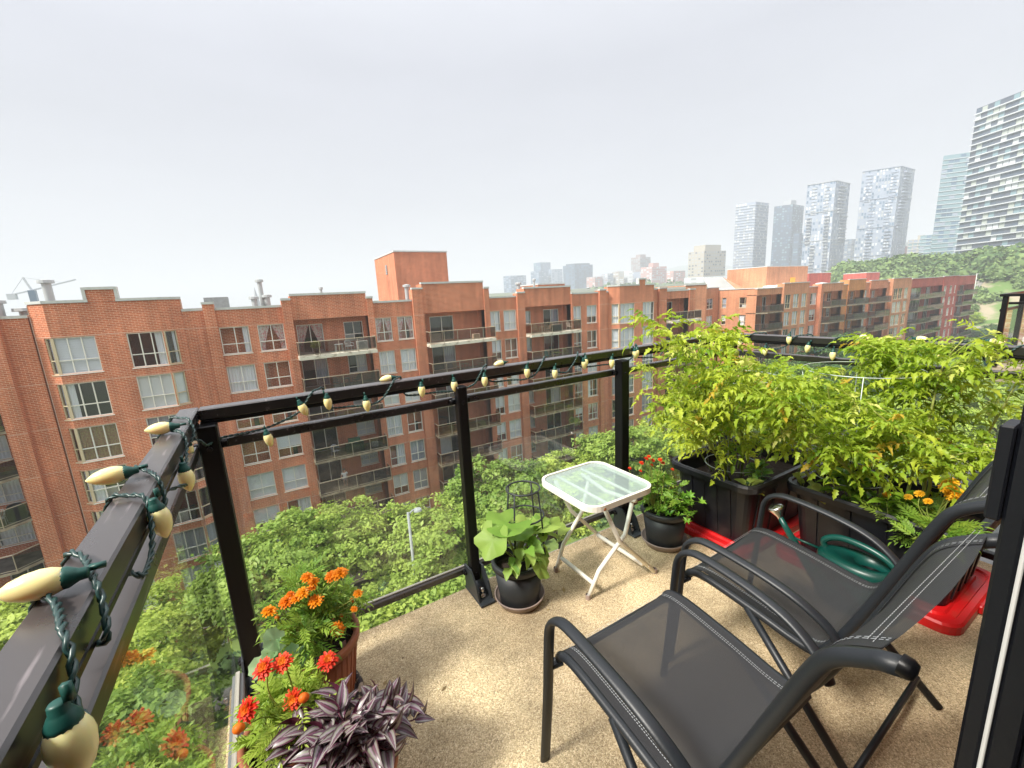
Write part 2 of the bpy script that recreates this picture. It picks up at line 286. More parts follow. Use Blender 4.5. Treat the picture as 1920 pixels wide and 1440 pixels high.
def frame_mesh(w,h,cols,tr,fm='cream',door=False):
    k=(round(w,2),round(h,2),cols,tr,fm,door)
    if k in _fr: return _fr[k]
    mb=MB(); t=.055; d=.09
    # local: x along, y inward (+), z up from bottom; frame front at y=0
    for a,b in ((( -.02,0,0),(t,d,h)),((w-t,0,0),(w+.02,d,h)),((t,0,-.01),(w-t,d,t)),((t,0,h-t),(w-t,d,h+.01))): mb.box(a,b)
    cw=(w-t)/cols
    for c in range(1,cols): mb.box((c*cw,.004,t),(c*cw+t,d-.01,h-t))
    if tr: mb.box((t,-.004,h*tr),(w-t,d-.02,h*tr+t))
    if not door: mb.box((-.05,-.09,-.07),(w+.05,.02,-.012))
    me=mb.mesh('window_frame',M[fm]); 
    pb=[]
    rows=[(t,h*tr),(h*tr+t,h-t)] if tr else [(t,h-t)]
    for c in range(cols):
        for (a,b) in rows:
            q=MB(); q.quad((c*cw+t,.05,a),((c+1)*cw,.05,a),((c+1)*cw,.05,b),(c*cw+t,.05,b)); pb.append(q.mesh('pane',M['pane']))
    ib={}
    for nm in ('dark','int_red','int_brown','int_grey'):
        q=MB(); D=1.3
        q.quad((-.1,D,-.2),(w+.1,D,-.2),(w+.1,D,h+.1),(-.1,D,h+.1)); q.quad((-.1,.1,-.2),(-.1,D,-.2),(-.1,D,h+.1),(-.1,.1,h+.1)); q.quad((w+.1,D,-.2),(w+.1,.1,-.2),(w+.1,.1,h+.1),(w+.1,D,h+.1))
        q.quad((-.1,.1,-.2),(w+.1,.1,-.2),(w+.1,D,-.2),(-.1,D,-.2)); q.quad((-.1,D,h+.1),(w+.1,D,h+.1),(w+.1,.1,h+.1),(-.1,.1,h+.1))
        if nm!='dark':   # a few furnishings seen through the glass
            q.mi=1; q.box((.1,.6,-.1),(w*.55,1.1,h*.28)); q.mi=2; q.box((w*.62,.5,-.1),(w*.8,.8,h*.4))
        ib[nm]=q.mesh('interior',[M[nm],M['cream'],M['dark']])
    _fr[k]=(me,pb,ib); return _fr[k]
_cu={}
def curtain_mesh(w,h,a,b,style,drop=1.0):
    k=(round(w,2),round(h,2),a,b,style,drop)
    if k in _cu: return _cu[k]
    mb=MB(); x0=.03+(w-.06)*a; x1=.03+(w-.06)*b; z0=h*(1-drop)
    if style=='blind':
        n=max(4,int((h-z0)/.13))
        for i in range(n):
            z=z0+(h-z0)*i/n; mb.quad((x0,.13,z),(x1,.13,z),(x1,.17,z+(h-z0)/n*.98),(x0,.17,z+(h-z0)/n*.98))
        me=mb.mesh('curtain',M['cur_w'])
    elif style=='roller':
        mb.quad((x0,.13,z0),(x1,.13,z0),(x1,.13,h),(x0,.13,h)); me=mb.mesh('curtain',M['cur_b'])
    elif style=='swag':
        for sgn,c0 in ((1,x0),(-1,x1)):
            n=7
            for i in range(n):
                f0,f1=i/n,(i+1)/n; wt=(w*.46); wb=w*.2; y0,y1=(.13,.19) if i%2 else (.19,.13)
                p=[(c0+sgn*f0*wt,y0,h),(c0+sgn*f1*wt,y1,h),(c0+sgn*f1*wb,y1,h*.35),(c0+sgn*f0*wb,y0,h*.35),(c0+sgn*f1*wb*.9,y1,0),(c0+sgn*f0*wb*.9,y0,0)]
                if sgn<0: mb.quad(p[1],p[0],p[3],p[2]); mb.quad(p[2],p[3],p[5],p[4])
                else: mb.quad(p[0],p[1],p[2],p[3]); mb.quad(p[3],p[2],p[4],p[5])
        me=mb.mesh('curtain',M['cur_p'])
    else:
        n=max(4,int((x1-x0)/.09))
        for i in range(n):
            u0=x0+(x1-x0)*i/n; u1=x0+(x1-x0)*(i+1)/n; y0,y1=(.13,.18) if i%2 else (.18,.13)
            mb.quad((u0,y0,z0),(u1,y1,z0),(u1,y1,h),(u0,y0,h))
        me=mb.mesh('curtain',M[style])
    _cu[k]=me; return me
wr=random.Random(5)
def rnd_curtain():
    r=wr.random()
    if r<.30: return ('cur_w',0,1,1.0)
    if r<.42: return ('cur_w',.45,1,1.0)
    if r<.50: return ('cur_g',0,1,1.0)
    if r<.60: return ('roller',0,1,wr.choice([.5,.62,1.0]))
    if r<.70: return ('blind',0,1,wr.choice([.6,1.0]))
    if r<.76: return ('swag',0,1,1.0)
    if r<.80: return ('cur_pat',0,1,.4)
    if r<.86: return ('cur_w',0,.35,1.0)
    return None
def window(par,p0,ang,z,w,h,cols,tr=.36,fm='cream',cur='rnd',inte=None,name='window',door=False,simple=False,noint=False):
    me,pb,ib=frame_mesh(w,h,cols,tr,fm,door)
    o=O(name,me,par,(p0[0],p0[1],z),(0,0,ang))
    if not simple:
        for q in pb: O('pane',q,o)
    else:
        q=_fr.setdefault(('p',round(w,2),round(h,2)),None)
        if q is None:
            b=MB(); b.quad((.05,.05,.05),(w-.05,.05,.05),(w-.05,.05,h-.05),(.05,.05,h-.05)); q=_fr[('p',round(w,2),round(h,2))]=b.mesh('pane',M['pane'])
        O('pane',q,o)
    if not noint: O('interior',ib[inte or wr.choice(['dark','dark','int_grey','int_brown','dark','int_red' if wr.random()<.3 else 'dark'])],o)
    c=rnd_curtain() if cur=='rnd' else cur
    if c: O('curtain',curtain_mesh(w,h,c[1],c[2],c[0],c[3]),o)
    return o
_bal={}
def balcony(par,u0,u1,yf,yb,zf,cham=0,glassm='bronze',railmat='railm',top=False):
    # zf: floor height; local
    k=(round(u1-u0,2),round(yb-yf,2),cham,glassm,railmat,top)
    W=u1-u0; D=yb-yf
    if k not in _bal:
        fp=[(0,D),(0,cham),(cham,0),(W-cham,0),(W,cham),(W,D)] if cham else [(0,D),(0,0),(W,0),(W,D)]
        s=MB(); s.prism([(p[0],p[1]) for p in fp][::1],-.26 if top else -.15,0)
        slab=s.mesh('balcony',M['slabt' if top else 'slabc'])
        path=[(p[0]+(.04 if p[0]<W/2 else -.04),p[1]+(.04 if p[1]<D-.01 else 0)) for p in fp]
        r=MB(); r.tube([(p[0],p[1],1.05) for p in path],.03,6); r.tube([(p[0],p[1],.10) for p in path],.018,5); rail=r.mesh('guard_rail',M[railmat])
        post=MB(); post.box((-.018,-.018,0),(.018,.018,1.05)); postm=post.mesh('rail_post',M[railmat])
        gl=[]; pp=[]
        for a,b in zip(path,path[1:]):
            a=Vector(a);b=Vector(b); n=max(1,round((b-a).length/1.25))
            for i in range(n):
                q0=a.lerp(b,i/n); q1=a.lerp(b,(i+1)/n); pp.append(q0)
                g=MB(); e=(q1-q0)*.02; g.quad((*(q0+e),.13 if top else .0),(*(q1-e),.13 if top else .0),(*(q1-e),1.0),(*(q0+e),1.0)); gl.append(g.mesh('glass_panel',M[glassm]))
        pp.append(Vector(path[-1])); _bal[k]=(slab,rail,postm,gl,pp)
    slab,rail,postm,gl,pp=_bal[k]
    b=O('balcony',slab,par,(u0,yf,zf)); O('guard_rail',rail,b)
    for p in pp: O('rail_post',postm,b,(p.x,p.y,0))
    for g in gl: O('glass_panel',g,b)
    return b
def coping(mb,pts,z,t=.16,w=.32,out=.06):
    for a,b in zip(pts,pts[1:]):
        a=Vector(a);b=Vector(b); d=(b-a).normalized(); n=Vector((d.y,-d.x)); a2=a-d*.03; b2=b+d*.03
        P=[a2+n*out,b2+n*out,b2-n*w,a2-n*w]; mb.prism([(p.x,p.y) for p in P],z,z+t)
# ------------------------------------------------ the long apartment building opposite
GZ=-23.2
bld=T('apartment_building','long red brick apartment block with glass balconies and stepped parapets right across the street','building',(10,36,GZ))
bld_loc=Vector((10,36,GZ))
inv=Matrix.Translation(-bld_loc)
def BO(name,mb,mats,**k): return O(name,mb.mesh(name,mats),root,(-root_loc.x,-root_loc.y,-root_loc.z),**k)
root,root_loc=bld,bld_loc
def tob(p): return (p[0]-root_loc.x,p[1]-root_loc.y)
def section(u0,u1,ztop,y=36.0,holes=[],dz=0,y_side=36.6,copz=True,zbot=GZ,mats=BR,sides=True,thick=None):
    """front wall from u0..u1 at depth y with coping; returns are closed back to y_side"""
    mb=MB(); yb=thick or y_side
    hs=[(a-u0,b-u0,c+dz,d+dz) for a,b,c,d in holes]
    wall_seg(mb,(u0,y),(u1,y),zbot,ztop+dz,hs)
    if sides and yb>y: wall_seg(mb,(u0,yb),(u0,y),zbot,ztop+dz); wall_seg(mb,(u1,y),(u1,yb),zbot,ztop+dz)
    mb.quad((u1,yb,zbot),(u0,yb,zbot),(u0,yb,ztop+dz),(u1,yb,ztop+dz)); mb.quad((u0,y,ztop+dz),(u1,y,ztop+dz),(u1,yb,ztop+dz),(u0,yb,ztop+dz))
    BO('brick_wall',mb,mats)
    c=MB(); coping(c,[(u0,y),(u1,y)],ztop+dz); BO('coping',c,M['coping'])
    if zbot==GZ:
        j=MB()
        for k in range(NF): j.box((u0,y-.004,.425-FL*k+dz),(u1,y+.01,.45-FL*k+dz))
        BO('control_joint',j,JNT,kind='stuff')
NF=9
def win_holes(spans,zt=.39,zb=-1.5,nf=NF): return [(a,b,zb-FL*k,zt-FL*k) for a,b in spans for k in range(nf)]
def place_wins(spans,dz,y,cols=2,zt=.39,zb=-1.5,nf=NF,cur={},**kw):
    for i,(a,b) in enumerate(spans):
        for k in range(nf):
            window(root,tob((a,y+.05)),0,zb-FL*k+dz-root_loc.z,b-a,zt-zb,cols if isinstance(cols,int) else cols[i],cur=cur.get((i,k),'rnd'),**kw)
def win_section(u0,u1,ztop,spans,y=36.0,cur={},**kw):
    dz=-.0075*(u0+u1)/2
    section(u0,u1,ztop,y,win_holes(spans),dz,y_side=36.6); place_wins(spans,dz,y,cur=cur,**kw)
def pilaster(u0,u1,ztop,y=35.72,**k): section(u0,u1,ztop,y,dz=-.0075*u0,y_side=36.55,**k)
def balc_section(u0,u1,ztop,zsoff,over,items,nf=NF,wl=None,yf=34.75,glassm='bronze',cham=0,bu=None,railmat='railm',first='railm'):
    """high parapet over a recessed bay; items: (kind,u0,u1) on the back wall"""
    dz=-.0075*(u0+u1)/2; yb=37.3
    section(u0,u1,ztop,35.85,dz=dz,y_side=37.25,zbot=zsoff+dz)
    mb=MB(); holes=[]
    for k in range(nf):
        f=-2.05-FL*k
        for kd,a,b in items: holes.append((a-u0,b-u0,(f+.02 if kd=='door' else f+.75)+dz,f+2.25+dz))
    wall_seg(mb,(u0,yb),(u1,yb),GZ,zsoff+dz+.1,holes); wall_seg(mb,(u0,35.9),(u0,yb),GZ,zsoff+dz+.1); wall_seg(mb,(u1,yb),(u1,35.9),GZ,zsoff+dz+.1)
    BO('brick_wall',mb,BR)
    for k in range(nf):
        f=-2.05-FL*k+dz
        for kd,a,b in items:
            if kd=='door': window(root,tob((a,yb+.05)),0,f+.02-root_loc.z,b-a,2.23,2 if b-a<2.6 else 3,tr=0,name='balcony_door',door=True,cur=wr.choice([None,('cur_w',.4,1,1.),('cur_w',0,.5,1.),('cur_g',.5,1,1.),('swag',0,1,1.) if k==0 else None]))
            else: window(root,tob((a,yb+.05)),0,f+.75-root_loc.z,b-a,1.5,2,tr=.3)
        bu0,bu1=bu or (u0-.02,u1+over)
        balcony(root,*[q for q in (tob((bu0,0))[0],tob((bu1,0))[0])],tob((0,yf))[1],tob((0,yb-.02))[1],f-root_loc.z,glassm=glassm,cham=cham,railmat=railmat,top=(k==0))
# far left: wall, pilaster, dark chamfered balconies
win_section(-12.5,-11.3,1.6,[]); pilaster(-13.3,-12.45,1.75,35.6)
balc_section(-19.5,-13.3,2.4,.6,.0,[('door',-18.9,-16.4),('win',-15.6,-14.0)],glassm='smoke',bu=(-19.5,-13.25),cham=.9)
win_section(-26,-19.5,1.6,[(-25,-23.2),(-22.4,-20.6)])
# stepped bay blocks A and J
def bay_extra(pts,dz,zt,zb):
    j=MB()
    for a,b in zip(pts,pts[1:]):
        a=Vector(a);b=Vector(b);d=(b-a).normalized();n=Vector((d.y,-d.x))*.005
        for k in range(NF): P=[a+n,b+n,b-n*2,a-n*2]; j.prism([tuple(p) for p in P],.425-FL*k+dz,.45-FL*k+dz)
    j.box((pts[0][0]-.03,pts[0][1]-.02,GZ),(pts[0][0]+.001,pts[0][1]+.03,2.3+dz)); j.box((pts[3][0]-.001,pts[3][1]-.02,GZ),(pts[3][0]+.03,pts[3][1]+.03,2.3+dz)); BO('control_joint',j,JNT,kind='stuff')
def corner_post(x,y,dz,zt,zb):
    c=MB()
    for k in range(NF): c.box((x-.07,y+.02,zb-FL*k+dz),(x+.07,y+.15,zt-FL*k+dz-.002))
    BO('corner_post',c,M['tan'],kind='stuff')
def bay_block(u0,u1,ztop,bump,winL,winR,cl,cr_,zb=-1.78,curL={},curR={}):
    dz=-.0075*(u0+u1)/2; yf,yw=35.3,36.05; zt=.39
    pts=[(u0,yw),(u0+cl,yf),(u1-cr_,yf),(u1,yw)]
    mb=MB()
    def seg(p,q,spans):
        hs=[(a,b,zb-FL*k+dz,zt-FL*k+dz) for a,b in spans for k in range(NF)]; wall_seg(mb,p,q,GZ,ztop+dz,hs)
    LL=(Vector(pts[1])-Vector(pts[0])).length; LR=(Vector(pts[3])-Vector(pts[2])).length
    Lw=(winL[1]-winL[0]); 
    seg(pts[0],pts[1],[(LL-winL[2],LL-.001)] if winL[2] else []); 
    fs=[(winL[0]-pts[1][0],winL[1]-pts[1][0]),(winR[0]-pts[1][0],winR[1]-pts[1][0])]
    fs=[(max(.001,a),b) for a,b in fs]; seg(pts[1],pts[2],fs)
    seg(pts[2],pts[3],[(.001,winR[2])] if winR[2] else [])
    mb.prism([pts[0],pts[1],pts[2],pts[3],(u1,36.6),(u0,36.6)],ztop+dz-.02,ztop+dz+.001)
    wall_seg(mb,(u0,36.6),(u0,yw),GZ,ztop+dz); wall_seg(mb,(u1,yw),(u1,36.6),GZ,ztop+dz)
    mb.box((bump[0],yf,ztop+dz+.001),(bump[1],yf+.3,bump[2]+dz))
    BO('brick_wall',mb,BR)
    c=MB(); coping(c,[pts[0],pts[1],(bump[0]-.01,yf)],ztop+dz+.002); coping(c,[(bump[1]+.01,yf),pts[2],pts[3]],ztop+dz+.002); coping(c,[(bump[0],yf),(bump[1],yf)],bump[2]+dz)
    c.box((bump[0]-.16,yf-.05,ztop+dz+.17),(bump[0]-.001,yf+.3,bump[2]+dz+.15)); c.box((bump[1]+.001,yf-.05,ztop+dz+.17),(bump[1]+.16,yf+.3,bump[2]+dz+.15))
    BO('coping',c,M['coping'])
    bay_extra(pts,dz,zt,zb); corner_post(*pts[1],dz,zt,zb)
    if winR[2]: corner_post(*pts[2],dz,zt,zb)
    aL=math.atan2(pts[1][1]-pts[0][1],pts[1][0]-pts[0][0]); aR=math.atan2(pts[3][1]-pts[2][1],pts[3][0]-pts[2][0])
    for k in range(NF):
        z=zb-FL*k+dz-root_loc.z; h=zt-zb
        cL=curL.get(k,'rnd'); cR=curR.get(k,'rnd')
        if cL=='rnd': cL=rnd_curtain()
        if cR=='rnd': cR=rnd_curtain()
        window(root,tob((fs[0][0]+pts[1][0],yf+.05)),0,z,fs[0][1]-fs[0][0],h,3,cur=cL)
        window(root,tob((fs[1][0]+pts[1][0],yf+.05)),0,z,fs[1][1]-fs[1][0],h,3 if fs[1][1]-fs[1][0]>1.5 else 2,cur=cR)
        if winL[2]:
            d=Vector((math.cos(aL),math.sin(aL))); p=Vector(pts[0])+d*(LL-winL[2])+Vector((-d.y,d.x))*.05; window(root,tob(p),aL,z,winL[2]-.04,h,1,cur=cL,fm='tan',noint=True)
        if winR[2]:
            d=Vector((math.cos(aR),math.sin(aR))); p=Vector(pts[2])+d*.04+Vector((-d.y,d.x))*.05; window(root,tob(p),aR,z,winR[2]-.04,h,1,cur=cR,fm='tan',noint=True)
W_=('cur_w',0,1,1.)
bay_block(-11.2,-4.05,2.38,(-8.4,-7.1,3.1),(-10.45,-8.45,.55),(-7.0,-5.2,.75),.85,1.1,curL={0:('blind',0,1,1.),1:('cur_w',0,.2,1.),2:('cur_y',0,1,1.),3:('cur_w',0,.3,1.)},curR={0:('cur_w',.75,1,1.),1:('roller',0,1,1.),2:('cur_g',0,1,.6),3:None,4:None,5:('cur_g',0,1,1.)})
win_section(-4.05,-2.9,1.6,[]); pilaster(-2.9,-2.25,2.0)
win_section(-2.25,1.85,1.6,[(-2.2,-.45),(.1,1.78)],cur={(0,0):('cur_w',.78,1,1.),(1,0):('swag',0,1,1.),(0,1):('cur_w',0,1,1.),(1,1):None,(0,2):('cur_pat',0,1,.4),(1,2):None,(0,3):None,(1,3):('blind',0,1,.6),(0,4):('roller',0,1,1.),(1,4):('blind',0,1,1.)})
pilaster(1.85,2.45,2.07)
balc_section(2.45,7.9,2.4,.64,.2,[('door',2.7,4.6),('win',6.2,7.7)],glassm='smoke')
pilaster(7.9,8.38,2.0)
win_section(8.38,11.7,1.62,[(8.46,9.78),(10.28,11.62)],cur={(0,0):('swag',0,1,1.),(1,0):('swag',0,1,1.),(0,1):('cur_w',0,1,1.),(1,1):('cur_w',0,1,1.),(0,2):('roller',0,1,1.),(1,2):('roller',0,1,1.)})
pilaster(11.7,12.6,2.6)
balc_section(12.6,18.5,3.05,.56,.5,[('door',13.6,15.9)])
pilaster(18.5,19.02,2.5)
win_section(19.02,22.1,1.6,[(19.08,20.22),(20.62,22.03)],cur={(0,0):W_,(1,0):W_})
pilaster(22.1,22.95,1.96)
balc_section(22.95,28.75,2.4,.62,.5,[('win',23.4,24.6),('door',26.2,28.2)])
pilaster(28.75,28.98,1.7)
win_section(28.98,32.7,1.66,[(29.05,30.28),(31.06,32.48)])
pilaster(32.7,33.65,1.93); win_section(33.65,34.15,1.7,[])
bay_block(34.15,41.6,2.33,(38.33,39.3,2.98),(35.35,37.6,.9),(38.95,40.85,0),1.1,.8,curL={0:W_,1:('blind',0,1,1.)},curR={0:('cur_w',.1,.9,1.)})
win_section(41.6,42.25,1.8,[]); pilaster(42.25,43.6,1.88)
balc_section(43.6,47.9,1.52,.6,1.2,[('door',44.4,46.6)],glassm='smoke')
pilaster(47.9,49.0,1.6)
# body behind: roof, end walls, back
mb=MB(); mb.box((-26,37.45,1.05),(48.95,52,1.22)); BO('roof',mb,M['roof'])
mb=MB(); wall_seg(mb,(49.0,36.6),(49.0,52),GZ,1.25); wall_seg(mb,(49.0,52),(-26,52),GZ,1.4); wall_seg(mb,(-26,52),(-26,36),GZ,1.6); BO('brick_wall',mb,BR)
# roof structures and vents: things of their own
def shaft(name,label,x0,x1,y0,y1,z0,z1,mt,cat='stair tower'):
    t=T(name,label,cat,((x0+x1)/2,y0,z0)); o=Vector(((x0+x1)/2,y0,z0))
    mb=MB(); mb.prism([(x0,y0),(x1,y0),(x1,y1),(x0,y1)],z0,z1); a=O('brick_wall',mb.mesh('brick_wall',mt),t,-o)
    c=MB(); c.box((x0-.07,y0-.07,z1+.001),(x1+.07,y1+.07,z1+.14)); O('coping',c.mesh('coping',M['coping']),t,-o); return t,o
t,o=shaft('roof_tower','tall windowless red brick lift tower standing on the roof of the long block',12.93,18.6,44,52.0,1.2,6.5,BR)
mb=MB()
for i in range(5): mb.box((12.85,46.9,4.55+i*.2),(12.925,47.5,4.68+i*.2))
O('louvre_vent',mb.mesh('louvre_vent',M['lead']),t,-o)
t,o=shaft('roof_hut','small brick roof hut with a white door and sloping parapet',29.6,33.6,43,47,1.0,2.75,BR,'roof hut')
mb=MB(); mb.box((30.0,42.9,1.1),(30.8,42.98,2.5)); O('door',mb.mesh('door',M['white']),t,-o)
def vent(x,y,h,r,label,z=1.2,cap=True):
    t=T('roof_vent',label,'roof vent',(x,y,z),group='vent pipes on the opposite roof')
    mb=MB(); mb.lathe([(r,0),(r,h)],12); O('pipe',mb.mesh('pipe',M['pipe'],smooth=True),t)
    c=MB(); c.lathe([(0,h+.28),(r*1.7,h+.2),(r*1.75,h+.02),(r*1.3,h),(r,h)],12); O('cap',c.mesh('cap',M['pipe']),t)
vent(-13.0,38,1.4,.22,'wide steel vent pipe at the extreme left of the opposite roof'); vent(-11.9,38.2,.9,.38,'squat wide steel vent between the two tall vent pipes'); vent(-11.0,39,2.6,.24,'tall steel vent pipe left of the stepped parapet')
vent(.2,39,1.1,.2,'short steel vent in the pair before the brick penthouse parapet'); vent(.75,39.5,2.4,.17,'tallest thin steel vent pipe right of the green roof box'); vent(1.1,39.2,1.2,.2,'short vent close beside the tall thin vent pipe')
vent(12.0,38,1.6,.2,'pale vent pipe in front of the tall brick roof tower'); vent(24.0,38.5,1.5,.2,'vent pipe just behind the third high parapet'); vent(27,40,1.9,.12,'thin vent with round cap next to the roof hut'); vent(5.2,40,1.7,.1,'thin lone vent behind the second high parapet')
t=T('roof_box','grey green metal equipment box on a long low roof curb','roof unit',(-1.6,39.2,1.22)); mb=MB(); mb.box((-1.4,0,0),(.1,1.5,1.35)); O('box',mb.mesh('box',M['lead']),t); mb=MB(); mb.box((-3.4,.2,0),(-1.45,2,.62)); mb.box((.15,.1,0),(2.6,1.6,.55)); O('curb',mb.mesh('curb',M['lead']),t)
# ------------------------------------------------ the bent far wing
wing=T('apartment_wing','far wing of the brick block with rows of balconies turning orange then dark red','building',(100,37,GZ)); root,root_loc=wing,Vector((100,37,GZ))
def wz(u): return -.0105*u
NW=8
def wsec(u0,u1,ztop,y,mt,spans=(),zb=-1.5,zt=.39,cols=2,ysd=37.8,fm='cream',zbot=GZ):
    dz=wz((u0+u1)/2); mb=MB(); hs=[(a-u0,b-u0,zb-FL*k+dz,zt-FL*k+dz) for a,b in spans for k in range(NW)]
    wall_seg(mb,(u0,y),(u1,y),zbot,ztop+dz,hs); wall_seg(mb,(u0,ysd),(u0,y),zbot,ztop+dz); wall_seg(mb,(u1,y),(u1,ysd),zbot,ztop+dz)
    mb.quad((u0,y,ztop+dz),(u1,y,ztop+dz),(u1,ysd,ztop+dz),(u0,ysd,ztop+dz)); BO('brick_wall',mb,mt)
    c=MB(); coping(c,[(u0,y),(u1,y)],ztop+dz,t=.12); BO('coping',c,M['coping'])
    for a,b in spans:
        for k in range(NW): window(root,tob((a,y+.05)),0,zb-FL*k+dz-root_loc.z,b-a,zt-zb,cols,simple=True,fm=fm)
def wbal(u0,u1,ztop,zs,mt,items,yf=35.9,cham=1.0,glassm='bronze'):
    dz=wz((u0+u1)/2); yb=38.6; wsec(u0,u1,ztop,37.0,mt,ysd=38.55,zbot=zs+dz)
    mb=MB(); hs=[]
    for k in range(NW):
        f=-2.05-FL*k
        for kd,a,b in items: hs.append((a-u0,b-u0,(f+.02 if kd=='door' else f+.75)+dz,f+2.25+dz))
    wall_seg(mb,(u0,yb),(u1,yb),GZ,zs+dz+.1,hs); wall_seg(mb,(u0,37.05),(u0,yb),GZ,zs+dz+.1); wall_seg(mb,(u1,yb),(u1,37.05),GZ,zs+dz+.1); BO('brick_wall',mb,mt)
    for k in range(NW):
        f=-2.05-FL*k+dz
        for kd,a,b in items:
            if kd=='door': window(root,tob((a,yb+.05)),0,f+.02-root_loc.z,b-a,2.23,3,tr=0,name='balcony_door',door=True,simple=True,cur=wr.choice([None,('cur_w',.4,1,1.),('cur_w',0,.6,1.)]))
            else: window(root,tob((a,yb+.05)),0,f+.75-root_loc.z,b-a,1.5,2,tr=.3,simple=True)
        balcony(root,tob((u0,0))[0],tob((u1,0))[0],tob((0,yf))[1],tob((0,yb-.02))[1],f-root_loc.z,cham=cham,glassm=glassm,railmat='darkrail')
# recessed corner block facing us and the return wall
def poly_wall(pts,ztop,mt,holesets,nf=NW,zb=-1.35,zt=.3,dzx=64,fms='cream'):
    dz=wz(dzx); mb=MB()
    for i,(p,q) in enumerate(zip(pts,pts[1:])):
        sp=holesets.get(i,[]); wall_seg(mb,p,q,GZ,ztop+dz,[(a,b,zb-FL*k+dz,zt-FL*k+dz) for a,b in sp for k in range(nf)])
        d=(Vector(q)-Vector(p)).normalized(); an=math.atan2(d.y,d.x)
        for a,b in sp:
            for k in range(nf):
                w0=Vector(p)+d*a+Vector((-d.y,d.x))*.05; window(root,tob(w0),an,zb-FL*k+dz-root_loc.z,b-a,zt-zb,max(1,round((b-a)/.9)),fm=fms,simple=True)
    mb.prism([*pts,(pts[-1][0],pts[-1][1]+6),(pts[0][0],pts[0][1]+6)],ztop+dz-.1,ztop+dz)
    BO('brick_wall',mb,mt); c=MB(); coping(c,pts,ztop+dz,t=.12); BO('coping',c,M['coping'])
poly_wall([(49.3,44.6),(58.5,44.6)],1.9,BRO,{0:[(2,3.6),(5,6.6)]},dzx=54)
poly_wall([(58.5,44.4),(62.6,43.6)],2.5,BRO,{0:[]},dzx=60)
poly_wall([(62.6,43.6),(66.9,44.3)],1.95,BRO,{0:[(.25,2.3)]},dzx=65)
poly_wall([(66.9,44.3),(66.9,37.1)],1.55,BRO,{0:[(.6,1.4),(3.6,6.3)]},dzx=66,fms='tan')
wbal(65.3,72.2,1.5,.55,BRO,[('door',68.5,70.8)],cham=1.2)
wsec(72.2,80,2.2,36.7,BRO,[(72.7,74.4),(75.2,76.9),(77.8,79.4)],zt=.45,zb=-1.75,fm='tan')
wsec(80,84.2,1.45,37.3,BR,[(82.0,84.0)]); wsec(84.2,85.1,1.9,36.7,BR)
wbal(85.1,93,1.95,.6,BRO,[('door',87,90),('win',91,92.4)]); wsec(93,95.2,1.6,37.2,BRY)
wbal(95.2,102.2,2.5,.5,BRY,[('door',97,99.5),('win',100.3,101.6)],cham=.8,glassm='smoke'); wsec(102.2,104.5,1.8,37.2,BR,[(102.5,103.6)])
wbal(104.5,112.6,2.2,.6,BR,[('door',106,108.6),('win',109.8,111.3)],cham=.8); wsec(112.6,114,1.8,37.2,BRO)
wsec(114,123.5,2.5,36.6,BRO,[(114.8,117.0),(117.2,119.2),(120.4,122.4)],zt=.45,zb=-1.8,fm='tan')
wsec(123.5,125.4,2.2,37.0,BR)
wbal(125.4,145,2.4,.5,BRD,[('win',126.2,127.6),('door',131,137),('door',140,143)],cham=1.6,glassm='smoke'); wsec(145,156,2.7,36.9,BRD,[(146,147.6),(150,151.6),(153.6,154.4)],fm='cream')
wbal(156,170,2.7,.4,BRD,[('door',158,161),('door',165,168)],cham=1.4,glassm='smoke')
mb=MB(); wall_seg(mb,(170,38.6),(170,54),GZ,.9); wall_seg(mb,(170,54),(49.3,54),GZ,.5); BO('brick_wall',mb,BRD)
mb=MB(); mb.box((49.3,45,.3),(66.9,54,.45)); mb.box((67.0,38.8,-.1),(110,54,.12)); mb.box((110.1,38.8,-.3),(170,54,-.1)); BO('roof',mb,M['white'])
shaft('roof_tower','brick lift tower with orange door on the far wing roof',90.3,106.6,49.5,58,-.2,4.9,BRO)
t,o=shaft('roof_tower','low dark red brick tower just right of the tower with the orange door',110.5,121,51,57,-.2,3.4,BRD)
mb=MB(); mb.box((99.5,49.35,.15),(101.3,49.49,2.6)); tt=T('roof_door','orange door on the front of the far brick lift tower','door',(100.4,49.42,.15)); O('panel',mb.mesh('panel',M['yellow']),tt,(-100.4,-49.42,-.15)); mb=MB(); mb.box((100.9,49.3,1.2),(101.05,49.35,1.35)); O('handle',mb.mesh('handle',M['steel']),tt,(-100.4,-49.42,-.15))
shaft('roof_tower','small dark red brick box on the roof near the red end of the wing',135,143,49,54,-.2,3.0,BRD)
t=T('roof_skylight','white sloping skylight housing with brick side on the far wing roof','skylight',(72,47,.0))
mb=MB(); mb.quad((66,45,.2),(74,45,.2),(78,51,3.2),(72,51,3.2)); mb.quad((74,45,.2),(78,51,3.2),(72,51,3.2),(66,45,.2)); mb.mi=1; mb.face([mb.av((74,45,.2)),mb.av((78,45.2,.2)),mb.av((78,51,3.2))]); mb.face([mb.av((78,45.2,.2)),mb.av((78,51,.2)),mb.av((78,51,3.2))]); O('slope',mb.mesh('slope',[M['white'],BRO]),t,(-72,-47,0))
